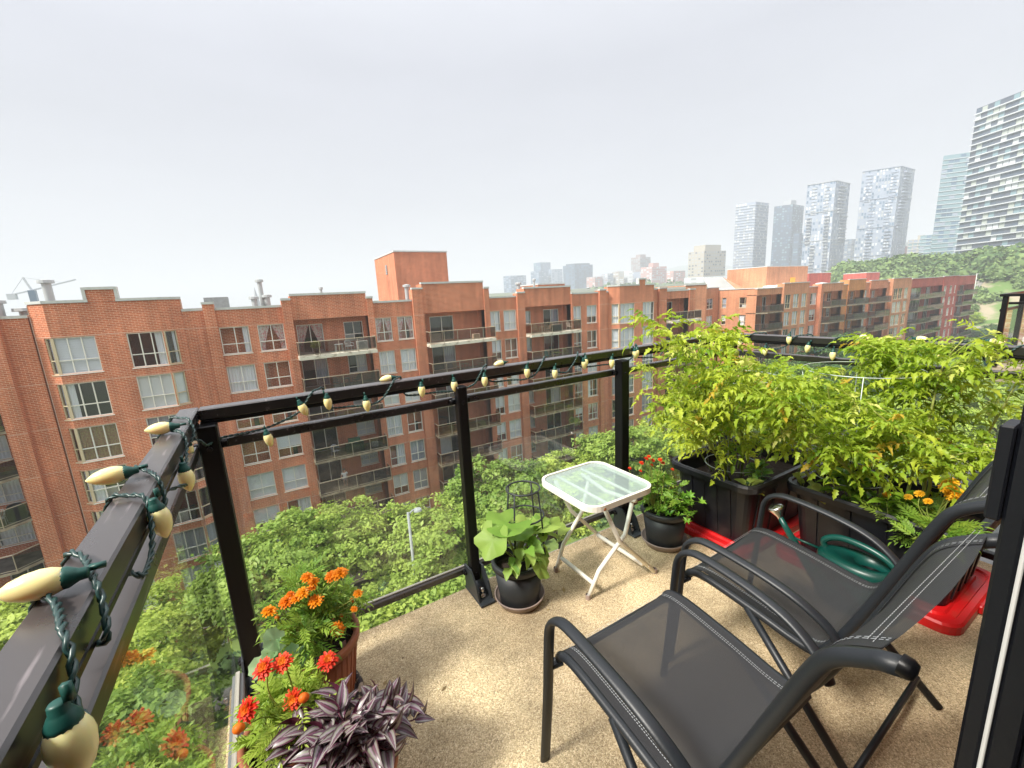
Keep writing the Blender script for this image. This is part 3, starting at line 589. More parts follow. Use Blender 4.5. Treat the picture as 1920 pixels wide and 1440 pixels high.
for i,(x,y) in enumerate([(76,41),(80,42),(84,43),(95,41.5),(104,41.5),(112,42),(127,41),(133,42)]):
    t=T('roof_unit',['round white rooftop unit closest to the skylight','second white rooftop unit from the skylight','white rooftop unit before the orange lift tower','white rooftop unit right of the orange lift tower','white rooftop unit behind the ochre parapet','white rooftop unit above the pair of tan windows','white rooftop unit over the start of the dark red end','white rooftop unit furthest along the dark red end'][i],'roof unit',(x,y,-.1),group='white units on the far wing roof')
    mb=MB(); mb.lathe([(0,1.35),(.9,1.25),(1.3,.7),(1.2,0),(1.25,0)],10); O('cover',mb.mesh('cover',M['white']),t); mb=MB(); mb.box((-1.5,-1.2,.0),(1.5,1.2,.5)); O('base',mb.mesh('base',M['white']),t)
# ------------------------------------------------ far city
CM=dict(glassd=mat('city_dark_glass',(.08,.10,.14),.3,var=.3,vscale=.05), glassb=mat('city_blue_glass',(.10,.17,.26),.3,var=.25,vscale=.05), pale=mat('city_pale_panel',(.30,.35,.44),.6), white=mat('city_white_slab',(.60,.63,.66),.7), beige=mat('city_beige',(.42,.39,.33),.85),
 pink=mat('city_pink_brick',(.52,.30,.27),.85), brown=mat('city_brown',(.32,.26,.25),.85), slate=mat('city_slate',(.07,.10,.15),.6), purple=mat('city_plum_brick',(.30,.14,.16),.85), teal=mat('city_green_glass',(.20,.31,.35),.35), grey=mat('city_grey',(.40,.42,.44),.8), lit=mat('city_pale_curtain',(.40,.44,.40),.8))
def tower(name,label,corners,ztop_px,depths,floors_h,wall,wins,slabs,bay=3.2,slab_out=.4,slab_h=.35,dens=.9,seed=1,cat='tower block',curve=0,steps=None,frame_gap=.25,top=None,wh=.62,base_z=None):
    """corners: px x of left, middle, right vertical edges at horizon height; depths of each"""
    r=random.Random(seed); hor=lambda x:561-.0549*(x-960)
    P=[at(x,hor(x),d) for x,d in zip(corners,depths)]; P=[Vector((p.x,p.y)) for p in P]
    dm=depths[1]; xm=corners[1]
    # height from the middle edge
    lo,hi=0,400
    for _ in range(40):
        mid=(lo+hi)/2; q=Vector((P[1].x,P[1].y,mid))-Vector((0,0,1.4)); y=720+797*q.dot(ad)/q.dot(af)
        if y>ztop_px: lo=mid
        else: hi=mid
    zt=lo; zb=base_z if base_z is not None else terr(P[1].x,P[1].y)-2
    P4=P[0]+P[2]-P[1]; org=Vector((P[1].x,P[1].y,max(zb,-23)))
    root=T(name,label,cat,org)
    loc=-org
    mb=MB(); mb.prism([tuple(P[0]),tuple(P[1]),tuple(P[2]),tuple(P4)],zb,zt); O('wall',mb.mesh('wall',CM[wall]),root,loc)
    W=MB(); SB=MB(); n=max(2,int((zt-max(zb,-10))/floors_h))
    for a,b,side in ((P[0],P[1],0),(P[1],P[2],1)):
        d=b-a; Ln=d.length; d=d/Ln; nr=Vector((d.y,-d.x)); c=max(1,int(Ln/bay)); cw=Ln/c
        for k in range(n):
            z=zt-(k+1)*floors_h
            for i in range(c):
                if r.random()>dens: continue
                mi=r.choices(range(len(wins)),[w[1] for w in wins])[0]
                p=a+d*(i*cw+cw*frame_gap/2)+nr*.08; q=a+d*((i+1)*cw-cw*frame_gap/2)+nr*.08
                z0=z+floors_h*(1-wh)*.6; W.quad((*p,z0),(*q,z0),(*q,z0+floors_h*wh),(*p,z0+floors_h*wh),mi)
            if slabs:
                p=a+nr*slab_out; q=b+nr*slab_out
                SB.prism([tuple(p),tuple(q),tuple(b),tuple(a)],z-slab_h/2,z+slab_h/2)
    O('window',W.mesh('window',[CM[w[0]] for w in wins]),root,loc,kind='stuff')
    if slabs: O('floor_slab',SB.mesh('floor_slab',CM[slabs]),root,loc,kind='stuff')
    if top:
        mb=MB(); cx=(P[0]+P[2])/2; A=[(p-cx)*top[0]+cx for p in (P[0],P[1],P[2],P4)]; mb.prism([tuple(p) for p in A],zt,zt+top[1]); O('roof_plant',mb.mesh('roof_plant',CM[top[2]]),root,loc)
    return root,P,zt,zb,loc
G='far tower blocks'
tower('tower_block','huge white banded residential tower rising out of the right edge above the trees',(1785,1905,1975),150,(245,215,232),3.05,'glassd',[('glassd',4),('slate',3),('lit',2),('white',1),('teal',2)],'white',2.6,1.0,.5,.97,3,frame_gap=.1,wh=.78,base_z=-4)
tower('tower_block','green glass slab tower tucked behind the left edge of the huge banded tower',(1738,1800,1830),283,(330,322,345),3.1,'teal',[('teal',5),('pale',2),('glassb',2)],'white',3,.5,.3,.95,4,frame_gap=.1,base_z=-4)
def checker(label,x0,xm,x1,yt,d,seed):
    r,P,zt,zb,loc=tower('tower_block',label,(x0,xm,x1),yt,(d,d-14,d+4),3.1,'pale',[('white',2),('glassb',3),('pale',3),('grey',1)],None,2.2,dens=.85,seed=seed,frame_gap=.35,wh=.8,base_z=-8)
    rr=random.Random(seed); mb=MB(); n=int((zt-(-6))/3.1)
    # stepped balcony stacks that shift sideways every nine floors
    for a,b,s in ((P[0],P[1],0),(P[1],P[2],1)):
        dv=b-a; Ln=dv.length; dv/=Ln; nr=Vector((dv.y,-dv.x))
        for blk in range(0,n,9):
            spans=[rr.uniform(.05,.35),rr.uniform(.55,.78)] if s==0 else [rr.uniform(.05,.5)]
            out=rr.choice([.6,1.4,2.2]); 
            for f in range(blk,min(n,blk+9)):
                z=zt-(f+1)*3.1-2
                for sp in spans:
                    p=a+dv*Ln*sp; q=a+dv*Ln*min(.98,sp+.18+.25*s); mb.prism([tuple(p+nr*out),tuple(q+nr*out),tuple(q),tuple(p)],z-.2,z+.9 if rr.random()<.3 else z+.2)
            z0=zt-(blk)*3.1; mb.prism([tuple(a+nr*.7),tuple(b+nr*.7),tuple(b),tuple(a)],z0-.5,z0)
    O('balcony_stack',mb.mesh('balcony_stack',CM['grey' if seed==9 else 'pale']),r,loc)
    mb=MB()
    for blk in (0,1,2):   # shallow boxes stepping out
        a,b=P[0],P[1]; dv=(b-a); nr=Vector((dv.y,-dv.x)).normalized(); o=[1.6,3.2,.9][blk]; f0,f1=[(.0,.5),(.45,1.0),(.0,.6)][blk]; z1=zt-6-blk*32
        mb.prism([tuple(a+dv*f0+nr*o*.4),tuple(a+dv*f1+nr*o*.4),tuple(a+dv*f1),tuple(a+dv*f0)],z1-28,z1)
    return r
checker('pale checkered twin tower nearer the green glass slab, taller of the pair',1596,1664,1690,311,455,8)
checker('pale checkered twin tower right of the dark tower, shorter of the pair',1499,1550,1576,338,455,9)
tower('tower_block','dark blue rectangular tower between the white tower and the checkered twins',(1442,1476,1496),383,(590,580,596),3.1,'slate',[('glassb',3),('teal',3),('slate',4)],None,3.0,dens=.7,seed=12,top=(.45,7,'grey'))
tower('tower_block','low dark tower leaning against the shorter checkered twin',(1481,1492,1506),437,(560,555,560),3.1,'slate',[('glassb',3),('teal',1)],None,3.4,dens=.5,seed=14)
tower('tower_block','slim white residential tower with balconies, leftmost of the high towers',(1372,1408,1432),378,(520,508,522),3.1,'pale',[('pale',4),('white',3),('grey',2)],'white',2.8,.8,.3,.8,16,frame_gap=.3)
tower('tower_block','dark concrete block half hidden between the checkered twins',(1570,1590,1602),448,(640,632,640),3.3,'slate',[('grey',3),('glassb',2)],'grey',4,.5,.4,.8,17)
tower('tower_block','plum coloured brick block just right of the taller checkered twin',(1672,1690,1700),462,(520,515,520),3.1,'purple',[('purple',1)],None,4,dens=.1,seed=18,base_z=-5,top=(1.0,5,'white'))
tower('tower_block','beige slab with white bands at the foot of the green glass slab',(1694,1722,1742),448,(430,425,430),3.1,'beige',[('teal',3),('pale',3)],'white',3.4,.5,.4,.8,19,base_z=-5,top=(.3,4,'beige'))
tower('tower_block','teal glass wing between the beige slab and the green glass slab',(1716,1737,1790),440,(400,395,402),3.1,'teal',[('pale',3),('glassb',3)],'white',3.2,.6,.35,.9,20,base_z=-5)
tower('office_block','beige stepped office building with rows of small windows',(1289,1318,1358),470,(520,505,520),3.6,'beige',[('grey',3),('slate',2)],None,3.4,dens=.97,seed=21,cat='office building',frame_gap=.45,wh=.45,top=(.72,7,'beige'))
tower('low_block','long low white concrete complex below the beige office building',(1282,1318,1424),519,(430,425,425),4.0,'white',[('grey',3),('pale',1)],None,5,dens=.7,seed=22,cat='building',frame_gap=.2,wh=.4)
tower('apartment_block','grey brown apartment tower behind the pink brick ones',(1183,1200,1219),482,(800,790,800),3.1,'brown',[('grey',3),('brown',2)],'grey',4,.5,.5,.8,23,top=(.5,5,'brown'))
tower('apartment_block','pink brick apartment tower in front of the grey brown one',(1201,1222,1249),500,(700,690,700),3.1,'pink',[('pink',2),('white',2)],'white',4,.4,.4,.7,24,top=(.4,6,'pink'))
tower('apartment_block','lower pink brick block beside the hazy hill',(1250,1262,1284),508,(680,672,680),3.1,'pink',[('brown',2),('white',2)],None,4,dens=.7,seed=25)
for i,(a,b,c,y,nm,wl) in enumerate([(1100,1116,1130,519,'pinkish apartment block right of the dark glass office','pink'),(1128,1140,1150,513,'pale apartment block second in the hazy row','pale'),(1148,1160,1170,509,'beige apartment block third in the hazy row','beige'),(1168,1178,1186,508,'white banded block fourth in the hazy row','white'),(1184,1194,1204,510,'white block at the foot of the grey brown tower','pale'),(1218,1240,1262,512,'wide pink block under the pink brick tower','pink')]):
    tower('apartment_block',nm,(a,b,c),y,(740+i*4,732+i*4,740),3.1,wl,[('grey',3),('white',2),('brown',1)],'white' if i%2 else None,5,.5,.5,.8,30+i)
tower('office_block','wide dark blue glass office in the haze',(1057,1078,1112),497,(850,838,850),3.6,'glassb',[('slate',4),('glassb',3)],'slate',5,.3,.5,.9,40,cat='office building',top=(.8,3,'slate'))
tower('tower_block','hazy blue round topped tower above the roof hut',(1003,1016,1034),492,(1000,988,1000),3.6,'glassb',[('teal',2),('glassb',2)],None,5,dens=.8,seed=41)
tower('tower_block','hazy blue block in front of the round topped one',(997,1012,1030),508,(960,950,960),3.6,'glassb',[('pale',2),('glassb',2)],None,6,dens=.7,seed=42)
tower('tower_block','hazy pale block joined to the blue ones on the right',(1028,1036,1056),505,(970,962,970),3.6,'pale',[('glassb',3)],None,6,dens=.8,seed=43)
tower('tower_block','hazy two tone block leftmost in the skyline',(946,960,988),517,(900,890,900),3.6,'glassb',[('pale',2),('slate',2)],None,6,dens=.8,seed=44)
# far hills and woods
hm=leafmat('distant_woods',(.05,.12,.04),(.20,.32,.09),.1,.9,attr=True,nscale=.02)
def wood(name,label,paths,n,size,seed):
    r=np.random.default_rng(seed); ic=[]
    V=[];F=[];R=[]
    phi=np.linspace(0,2*np.pi,8,endpoint=False)
    for (x,y,z,rad) in paths:
        s=rad*(.8+.4*r.random()); k=len(V); c=r.random()
        # lumpy crown: displaced sphere
        rows=[]; 
        for j,th in enumerate([.25,.75,1.25,1.7,2.2]):
            rows.append([]);
            for p in phi:
                d=s*(.6+.4*r.random()); V.append((x+d*math.sin(th)*math.cos(p+j*.4),y+d*math.sin(th)*math.sin(p+j*.4),z+d*math.cos(th)*.85)); rows[-1].append(len(V)-1)
        for A,B in zip(rows,rows[1:]):
            for q in range(8): F.append((A[q],A[(q+1)%8],B[(q+1)%8],B[q])); R.append(c*.6+r.random()*.4)
        F.append(tuple(rows[0][:4])); R.append(c); F.append((rows[0][4],rows[0][5],rows[0][6],rows[0][7])); R.append(c); F.append((rows[0][0],rows[0][3],rows[0][4],rows[0][7])); R.append(c)
        # loose leaf clumps round it
        for q in range(n):
            th=math.acos(1-1.6*r.random()); p=r.random()*6.28; d=s*(.92+.22*r.random()); cx=x+d*math.sin(th)*math.cos(p); cy_=y+d*math.sin(th)*math.sin(p); cz=z+d*math.cos(th)*.85
            e1=r.normal(size=3); e1[2]*=.5; e1/=np.linalg.norm(e1); e2=np.cross(e1,r.normal(size=3)); e2/=np.linalg.norm(e2); h=size*(.6+.8*r.random()); b=len(V)
            for sx,sy in ((-1,-1),(1,-1),(1,1),(-1,1)): V.append((cx+h*(sx*e1[0]+sy*e2[0]*.6),cy_+h*(sx*e1[1]+sy*e2[1]*.6),cz+h*(sx*e1[2]+sy*e2[2]*.6)))
            F.append((b,b+1,b+2,b+3)); R.append(r.random())
    o=O(name,npmesh(name,V,F,hm,rnd=R),kind='stuff',label=label,cat='woods'); return o
r2=random.Random(3)
P=[]
for i in range(230):   # wooded slope below the big tower
    x=r2.uniform(1575,1990); d=r2.uniform(150,235)
    p=at(x,530,d); z=terr(p.x,p.y); P.append((p.x,p.y,z+1.2,r2.uniform(4.0,6.0)))
wood('hillside_woods','dense green trees covering the slope under the huge banded tower',P,260,.55,5)
P=[]
for i in range(150):
    x=r2.uniform(1340,1760); d=r2.uniform(235,330); p=at(x,530,d); z=(-16 if x<1560 else -8); P.append((p.x,p.y,z+9+4*math.sin(x*.03),r2.uniform(6,8)))
wood('valley_woods','hazy green tree tops at the foot of the checkered towers',P,170,.85,6)
P=[]
for i in range(260):
    x=r2.uniform(930,1420); d=r2.uniform(480,640); p=at(x,530,d); P.append((p.x,p.y,-14+9*math.sin(x*.012)+ (x-930)*.02,r2.uniform(9,14)))
wood('far_woods','blue green hazy tree belt under the distant apartment blocks',P,40,1.5,8)
hx=[at(1150,540,2300),at(1290,540,2300),at(1420,540,2300)]
def hill(x,y):
    c=at(1300,540,2400); d=((x-c.x)/520)**2+((y-c.y)/420)**2; return -25+155*math.exp(-d)+6*math.sin(x*.02)*math.cos(y*.017)
c=at(1300,540,2400); grid('hill',[c.x-1500+60*i for i in range(51)],[c.y-1200+60*i for i in range(41)],lambda x,y:hill(x,y),mat('far_hill_woods',(.06,.12,.06),.9,var=.4,vscale=.02))
# crane and church spire beyond the roof
t=T('tower_crane','pale construction crane faint in the haze beyond the roof at left','crane',at(72,590,170)); 
b=at(72,600,170); mb=MB(); mb.box((-1,-1,-20),(1,1,9.5)); O('mast',mb.mesh('mast',CM['glassb']),t)
j=MB(); j.tube([(-6,0,8),(0,0,9.5),(13,2,13.5)],.35,4); j.tube([(0,0,9.5),(-1.5,0,14.5)],.4,4); j.tube([(-1.5,0,14.5),(9,1.4,12.4)],.1,3); j.tube([(-1.5,0,14.5),(-6,0,8)],.1,3); j.box((-7,-1,6.2),(-4.6,1,8.4)); O('jib',j.mesh('jib',CM['white']),t)
t=T('church_spire','thin grey church spire showing beyond the roof beside the vent pipes','spire',at(482,572,330)); mb=MB(); mb.lathe([(2.6,-25),(2.6,0),(0,14)],8); O('steeple',mb.mesh('steeple',CM['grey']),t); mb=MB(); mb.box((-3,-3,-30),(3,3,-1)); O('belfry',mb.mesh('belfry',CM['brown']),t)
# slope at right: road, lamp posts, parked vehicles
mb=MB()
for x0,x1,yb,w in ((168,262,47,3.4),(176,255,58,2.6)):
    n=14
    for i in range(n):
        xa=x0+(x1-x0)*i/n; xb=x0+(x1-x0)*(i+1)/n; mb.quad((xa,yb,terr(xa,yb)+.25),(xb,yb,terr(xb,yb)+.25),(xb,yb+w,terr(xb,yb+w)+.25),(xa,yb+w,terr(xa,yb+w)+.25))
mb.quad((176,22,terr(176,22)+.3),(182,20,terr(182,20)+.3),(206,70,terr(206,70)+.4),(200,72,terr(200,72)+.4))
O('road',mb.mesh('road',M['walk']),kind='structure')
grid('slope',list(range(166,300,6)),list(range(4,90,6)),lambda x,y:terr(x,y)+.12,mat('dry_grass_and_rubble',(.34,.29,.20),.95,col2=(.12,.20,.05),vscale=.16,thresh=(.42,.56),detail=8))
# ------------------------------------------------ street trees
def crown_mesh(name,seed,R=4.2,nleaf=26000,leaf=.17,mt=None,flat=.8):
    r=np.random.default_rng(seed)
    # clump centres over an uneven set of lobes
    lobes=[(np.array([0,0,0.]),R*.72)]
    for i in range(9):
        a=r.random()*6.28; e=r.uniform(-.35,1.0); d=R*.55; lobes.append((np.array([d*math.cos(a)*math.cos(e),d*math.sin(a)*math.cos(e),d*math.sin(e)*flat]),R*r.uniform(.3,.52)))
    nc=520; C=[]
    while len(C)<nc:
        c,s=lobes[r.integers(len(lobes))]; v=r.normal(size=3); v/=np.linalg.norm(v); p=c+v*s*r.uniform(.75,1.1)*np.array([1,1,flat])
        if p[2]>-R*.62: C.append(p)
    C=np.array(C); ci=r.integers(nc,size=nleaf); cs=r.uniform(.22,.5,nc)
    # leaves of a clump lie in a flattened spray
    off=r.normal(size=(nleaf,3)); off*=(cs[ci]/1.6)[:,None]; off[:,2]*=.42
    P=C[ci]+off
    out=C[ci]/np.linalg.norm(C[ci],axis=1)[:,None]
    nr=out*.5+np.array([0,0,.9])+r.normal(size=(nleaf,3))*.45; nr/=np.linalg.norm(nr,axis=1)[:,None]
    a=np.cross(nr,r.normal(size=(nleaf,3))); a/=np.linalg.norm(a,axis=1)[:,None]; a[:,2]-=.25; b=np.cross(nr,a)
    Ls=leaf*r.uniform(.7,1.35,nleaf)[:,None]; w=Ls*.27
    V=np.stack([P-a*Ls*.5,P+b*w+nr*w*.3,P+a*Ls*.5,P-b*w+nr*w*.3],1).reshape(-1,3)
    F=np.arange(nleaf*4).reshape(-1,4); rn=np.clip(.6*r.random(nc)[ci]+.4*r.random(nleaf),0,1)
    return npmesh(name,V,F,mt,rnd=rn), C
LF=leafmat('street_tree_leaves',(.21,.36,.03),(.48,.62,.09),.38,.5,attr=True,nscale=.35)
LFD=leafmat('dark_tree_leaves',(.05,.13,.04),(.12,.24,.06),.28,.5,attr=True,nscale=.35)
LFB=leafmat('bright_tree_leaves',(.22,.38,.03),(.38,.54,.06),.38,.5,attr=True,nscale=.35)
protos=[]
for i,(mt,lf) in enumerate([(LF,.26),(LF,.24),(LFD,.22),(LFB,.24)]):
    me,C=crown_mesh('crown',20+i,4.2,34000,lf,mt,[.8,.95,1.15,.85][i])
    mb=MB(); rr=random.Random(i); H=9.5
    mb.tube([(0,0,-H-1.5),(.1,.05,-H+3),(-.05,.1,-4.5),(.1,0,-2),(0,0,1)],[.24,.2,.17,.12,.05],9)
    for j in range(26):
        c=Vector(C[rr.randrange(len(C))]); z0=rr.uniform(-4.8,-.5); s=Vector((0,.03,z0)); mid=s.lerp(c,.5)+Vector((0,0,.3)); mb.tube([s,mid,c],[.075,.045,.012],5)
    protos.append((me,mb.mesh('trunk',M['bark'],smooth=True)))
TR=[ # x,y,top z,scale,kind,label
 (-11.5,26.2,-10.3,1.0,1,'street tree below the smoked glass balconies at the far left'),
 (-7.5,18.5,-12.0,1.05,0,'tree crown low at the left, behind the near side of the black handrail'),
 (-3.2,15.0,-12.8,1.0,1,'tree seen through the side glass panel behind the marigold reflections'),
 (-1.0,23.2,-9.4,.92,0,'light green tree rising beside the bottom of the brick pilaster at left'),
 (2.0,24.2,-9.3,.85,1,'tallest of the light green trees, reaching the seated person balcony'),
 (-4.8,11.2,-12.2,.95,0,'nearest tree crown, filling the bottom of the side glass panel at left'),
 (-8.0,24.5,-11.5,1.0,1,'tree hugging the brick wall under the bay windows at left'),
 (2.6,17.0,-11.5,1.0,0,'full light green tree directly behind the orange marigolds'),
 (7.4,22.8,-9.7,1.0,1,'tree just right of the grey street lamp'),
 (7.0,16.2,-11.5,.95,0,'tree crown under the lamp, seen through the middle glass panel'),
 (12.6,23.6,-9.4,1.0,0,'tree behind the black middle railing post'),
 (12.5,15.5,-12.2,.95,1,'tree crown behind the plant cage and big squash leaves'),
 (17.2,23.2,-9.8,.95,1,'tree behind the white side table glass top'),
 (18.0,14.5,-12.6,1.0,0,'low tree behind the folding legs of the white table'),
 (23.8,23.2,-9.2,1.0,0,'tree between the white table and the third railing post'),
 (30.5,22.5,-8.4,1.1,1,'tree just right of the third railing post'),
 (38.0,24.0,-8.0,1.15,0,'tree behind the tall tomato vines on the left tub'),
 (47.0,25.0,-8.4,1.2,3,'bright tree behind the corner post of the railing'),
 (56.0,27.0,-8.0,1.25,3,'bright broad tree below the far wing balconies'),
 (74.0,31.0,-6.2,1.35,2,'tall dark green tree standing against the far orange wing'),
 (67.0,26.0,-8.2,1.1,2,'dark tree in front of and left of the tall dark one'),
 (84.0,27.0,-9.5,1.3,2,'dark tree right of the tall dark one, under the ochre bay'),
 (97.0,24.0,-10.5,1.4,0,'tree under the far wing, just over the lower handrail'),
 (112.0,26.0,-11.0,1.5,3,'bright tree below the tan window bay of the far wing'),
 (128.0,22.0,-12.5,1.5,3,'yellow green tree below the dark red end of the wing'),
 (146.0,30.0,-14.0,1.3,0,'rounded tree at the foot of the dark red end corner'),
 (62.0,16.0,-11.0,1.3,3,'bright tree just above the right tomato plants'),
 (82.0,13.0,-12.0,1.5,0,'broad tree above the right end of the tomato plants'),
 (44.0,14.0,-12.5,1.2,0,'tree hidden low behind the tomato leaves'),
 (180.0,34.0,-13.0,1.4,2,'dark rounded tree right of the dark red end of the wing'),
 (196.0,44.0,-10.0,1.2,3,'bright tree near the pale lamp post on the slope'),
 (188.0,24.0,-13.0,1.3,3,'bright rounded tree left of the neighbouring brick column'),
 (214.0,52.0,-3.0,1.2,0,'tree beside the upper road on the slope'),
]
for i,(x,y,zt,s,k,lb) in enumerate(TR):
    top=4.2*[.8,.95,1.15,.85][k]*.84; z=zt-top*s
    t=T('street_tree',lb,'tree',(x,y,z),i*2.1,group='trees along the street'); t.scale=(s,s,s)
    O('crown',protos[k][0],t); tk=O('trunk',protos[k][1],t)
    tk.scale=(1,1,max(.7,(z-terr(x,y)+.0)/s/10.6))
# bushes and street lamp
def lamp(x,y,z0,h,label,arm=1.0,mt='lead'):
    t=T('street_lamp',label,'street lamp',(x,y,z0)); mb=MB(); mb.tube([(0,0,0),(0,0,h)],[.1,.07],8); O('pole',mb.mesh('pole',M[mt],smooth=True),t)
    mb=MB(); mb.tube([(0,0,h-.15),(arm*.5,0,h+.05),(arm,0,h)],.05,6); mb.lathe([(0,.08),(.2,.04),(.24,-.04),(0,-.08)],10,(arm,0,h)); O('lamp_head',mb.mesh('lamp_head',M['lead']),t)
lamp(5.3,20.2,-23,13.9,'grey street lamp poking out of the light green trees',.5)
lamp(190,52,terr(190,52),9,'pale lamp post beside the sloping road above the dark red wing',1.5,'white'); lamp(212,46,terr(212,46),9,'lamp post on the slope just left of the neighbouring black railing',1.5,'white'); lamp(168,30,-23,9,'leaning pale post right of the dark red end of the wing',.3,'white')
def van(x,y,rz,label,col):
    z=terr(x,y)+.3; t=T('parked_van' if col=='white' else 'parked_car',label,'van' if col=='white' else 'car',(x,y,z),rz); mb=MB()
    prof=[(-2.6,.35),(-2.6,1.3),(-2.3,2.1),(1.0,2.1),(1.8,1.25),(2.6,1.05),(2.6,.35)] if col=='white' else [(-2.1,.3),(-2.1,.85),(-1.4,.95),(-.9,1.4),(.5,1.4),(1.1,.95),(2.1,.8),(2.1,.3)]
    a=[mb.av((p[0],-.9,p[1])) for p in prof]; b=[mb.av((p[0],.9,p[1])) for p in prof]; n=len(prof)
    for k in range(n): mb.face([a[k],b[k],b[(k+1)%n],a[(k+1)%n]])
    mb.face(a[::-1]); mb.face(b); O('body',mb.mesh('body',M['white'] if col=='white' else M[col]),t)
    mb=MB(); 
    for s in (-1,1): mb.box((-1.0,s*.905-.005,1.0 if col!='white' else 1.4),(.6,s*.905+.005,1.3 if col!='white' else 1.9))
    O('side_window',mb.mesh('side_window',M['dark']),t)
    for px in (-1.5,1.5):
        for s in (-1,1): mb=MB(); mb.lathe([(0,.1),(.25,.1),(.34,.08),(.34,-.08),(0,-.1)],12,(px,s*.82,.34),axis=(0,1,0)); O('wheel',mb.mesh('wheel',M['black']),t)
van(178,20,1.1,'white van parked below the slope right of the dark red wing','white'); van(183,37,.6,'white van further up by the bushes on the slope','white'); van(200,57,.3,'small grey car on the road crossing the slope','lead')
ro=random.Random(11); P=[]
for i in range(120):
    x=ro.uniform(168,262); y=ro.uniform(14,66)
    if not (46<y<51 or 57<y<61): P.append((x,y,terr(x,y)+.9,ro.uniform(1.0,2.4)))
wood('slope_shrubs','mixed low shrubs scattered over the slope with the roads',P,160,.30,15)
P=[(ro.uniform(-45,160),ro.uniform(31,34.6),-22.6,ro.uniform(.7,1.3)) for i in range(130)]; wood('foundation_shrubs','low shrubs along the foot of the brick block',P,50,.14,16)
# ------------------------------------------------ skinned figure
def skin_mesh(name,joints,edges,radii,mt,sub=2,root=0):
    me=bpy.data.meshes.new(name); me.from_pydata(joints,edges,[]); ob=bpy.data.objects.new('tmp',me); COL.objects.link(ob)
    md=ob.modifiers.new('s','SKIN'); md.use_smooth_shade=True
    for i,r in enumerate(radii): me.skin_vertices[0].data[i].radius=(r,r) if not isinstance(r,tuple) else r
    me.skin_vertices[0].data[root].use_root=True
    sb=ob.modifiers.new('u','SUBSURF'); sb.levels=sub
    dg=bpy.context.evaluated_depsgraph_get(); dg.update(); out=bpy.data.meshes.new_from_object(ob.evaluated_get(dg)); out.name=name; out.materials.clear(); out.materials.append(mt)
    bpy.data.objects.remove(ob); return out
def person(x,y,z):
    t=T('person','person in a white T-shirt and shorts sitting on a balcony across the street','person',(x,y,z),0)
    J=[(0,0,.52),(0,.02,.78),(0,.05,1.0),(0,.04,1.10),(0,.02,1.18),(0,.0,1.28),  # pelvis..head
       (-.17,.05,.98),(-.27,-.02,.78),(-.30,-.24,.68),(.17,.05,.98),(.25,0,.76),(.22,-.22,.66),
       (-.1,-.03,.5),(-.17,-.42,.52),(-.13,-.38,.10),(-.13,-.52,.05),(.1,-.03,.5),(.12,-.43,.53),(.06,-.42,.10),(.05,-.56,.05),(-.31,-.32,.67),(.21,-.30,.65)]
    Ed=[(0,1),(1,2),(2,3),(3,4),(4,5),(2,6),(6,7),(7,8),(2,9),(9,10),(10,11),(0,12),(12,13),(13,14),(14,15),(0,16),(16,17),(17,18),(18,19),(8,20),(11,21)]
    Rr=[.14,.13,.14,.06,.085,.08,.06,.045,.03,.06,.045,.03,.09,.065,.045,.04,.09,.065,.045,.04,.03,.03]
    O('body',skin_mesh('body',J,Ed,Rr,M['skin']),t)
    O('shirt',skin_mesh('shirt',[(0,0,.56),(0,.02,.78),(0,.05,1.0),(-.17,.05,.98),(-.245,0,.85),(.17,.05,.98),(.24,.02,.84)],[(0,1),(1,2),(2,3),(3,4),(2,5),(5,6)],[.165,.155,.155,.085,.075,.085,.075],M['white']),t)
    O('shorts',skin_mesh('shorts',[(0,.01,.53),(-.1,-.03,.51),(-.15,-.3,.53),(.1,-.03,.51),(.12,-.3,.54)],[(0,1),(1,2),(0,3),(3,4)],[.155,.11,.09,.11,.09],M['cur_b']),t)
    mb=MB(); mb.lathe([(0,.12),(.07,.1),(.095,.03),(.09,-.03),(.05,-.06)],12,(0,.03,1.26)); O('hair',mb.mesh('hair',M['bark'],smooth=True),t)
    mb=MB(); mb.lathe([(0,.018),(.012,.008),(.0,-.014)],6,(0,-.085,1.235)); O('nose',mb.mesh('nose',M['skin'],smooth=True),t)
    for s in (-1,1):
        mb=MB(); mb.lathe([(0,.008),(.01,0),(0,-.008)],6,(s*.032,-.076,1.262)); O('eye',mb.mesh('eye',M['dark'],smooth=True),t)
zf=lambda k,u:-2.05-FL*k-.0075*u
person(4.55,36.0,zf(4,5)+.0)
# ------------------------------------------------ things on the opposite balconies
def garden_chair(x,y,z,rz,label,mt='white',group=None,s=1,nm='garden_chair'):
    t=T(nm,label,'chair',(x,y,z),rz,group); t.scale=(s,)*3
    mb=MB(); mb.bbox((-.24,-.22,.40),(.24,.22,.43),.01); O('seat',mb.mesh('seat',M[mt]),t)
    mb=MB()
    for i in range(7):
        a=(i-3)/3*.2; mb.tube([(a*.9,.2,.43),(a,.27,.8),(a*1.05,.29,.88-abs(a)*.35)],.014,4)
    mb.tube([(-.23,.2,.43),(-.25,.27,.7),(-.2,.29,.84),(0,.3,.9),(.2,.29,.84),(.25,.27,.7),(.23,.2,.43)],.02,5); O('backrest',mb.mesh('backrest',M[mt]),t)
    for s_ in (-1,1):
        mb=MB(); mb.tube([(s_*.26,-.2,.0),(s_*.26,-.2,.62),(s_*.26,.24,.66)],.02,5); O('armrest',mb.mesh('armrest',M[mt]),t)
        mb=MB(); mb.tube([(s_*.24,.2,.42),(s_*.26,.26,0)],.02,5); O('leg',mb.mesh('leg',M[mt]),t)
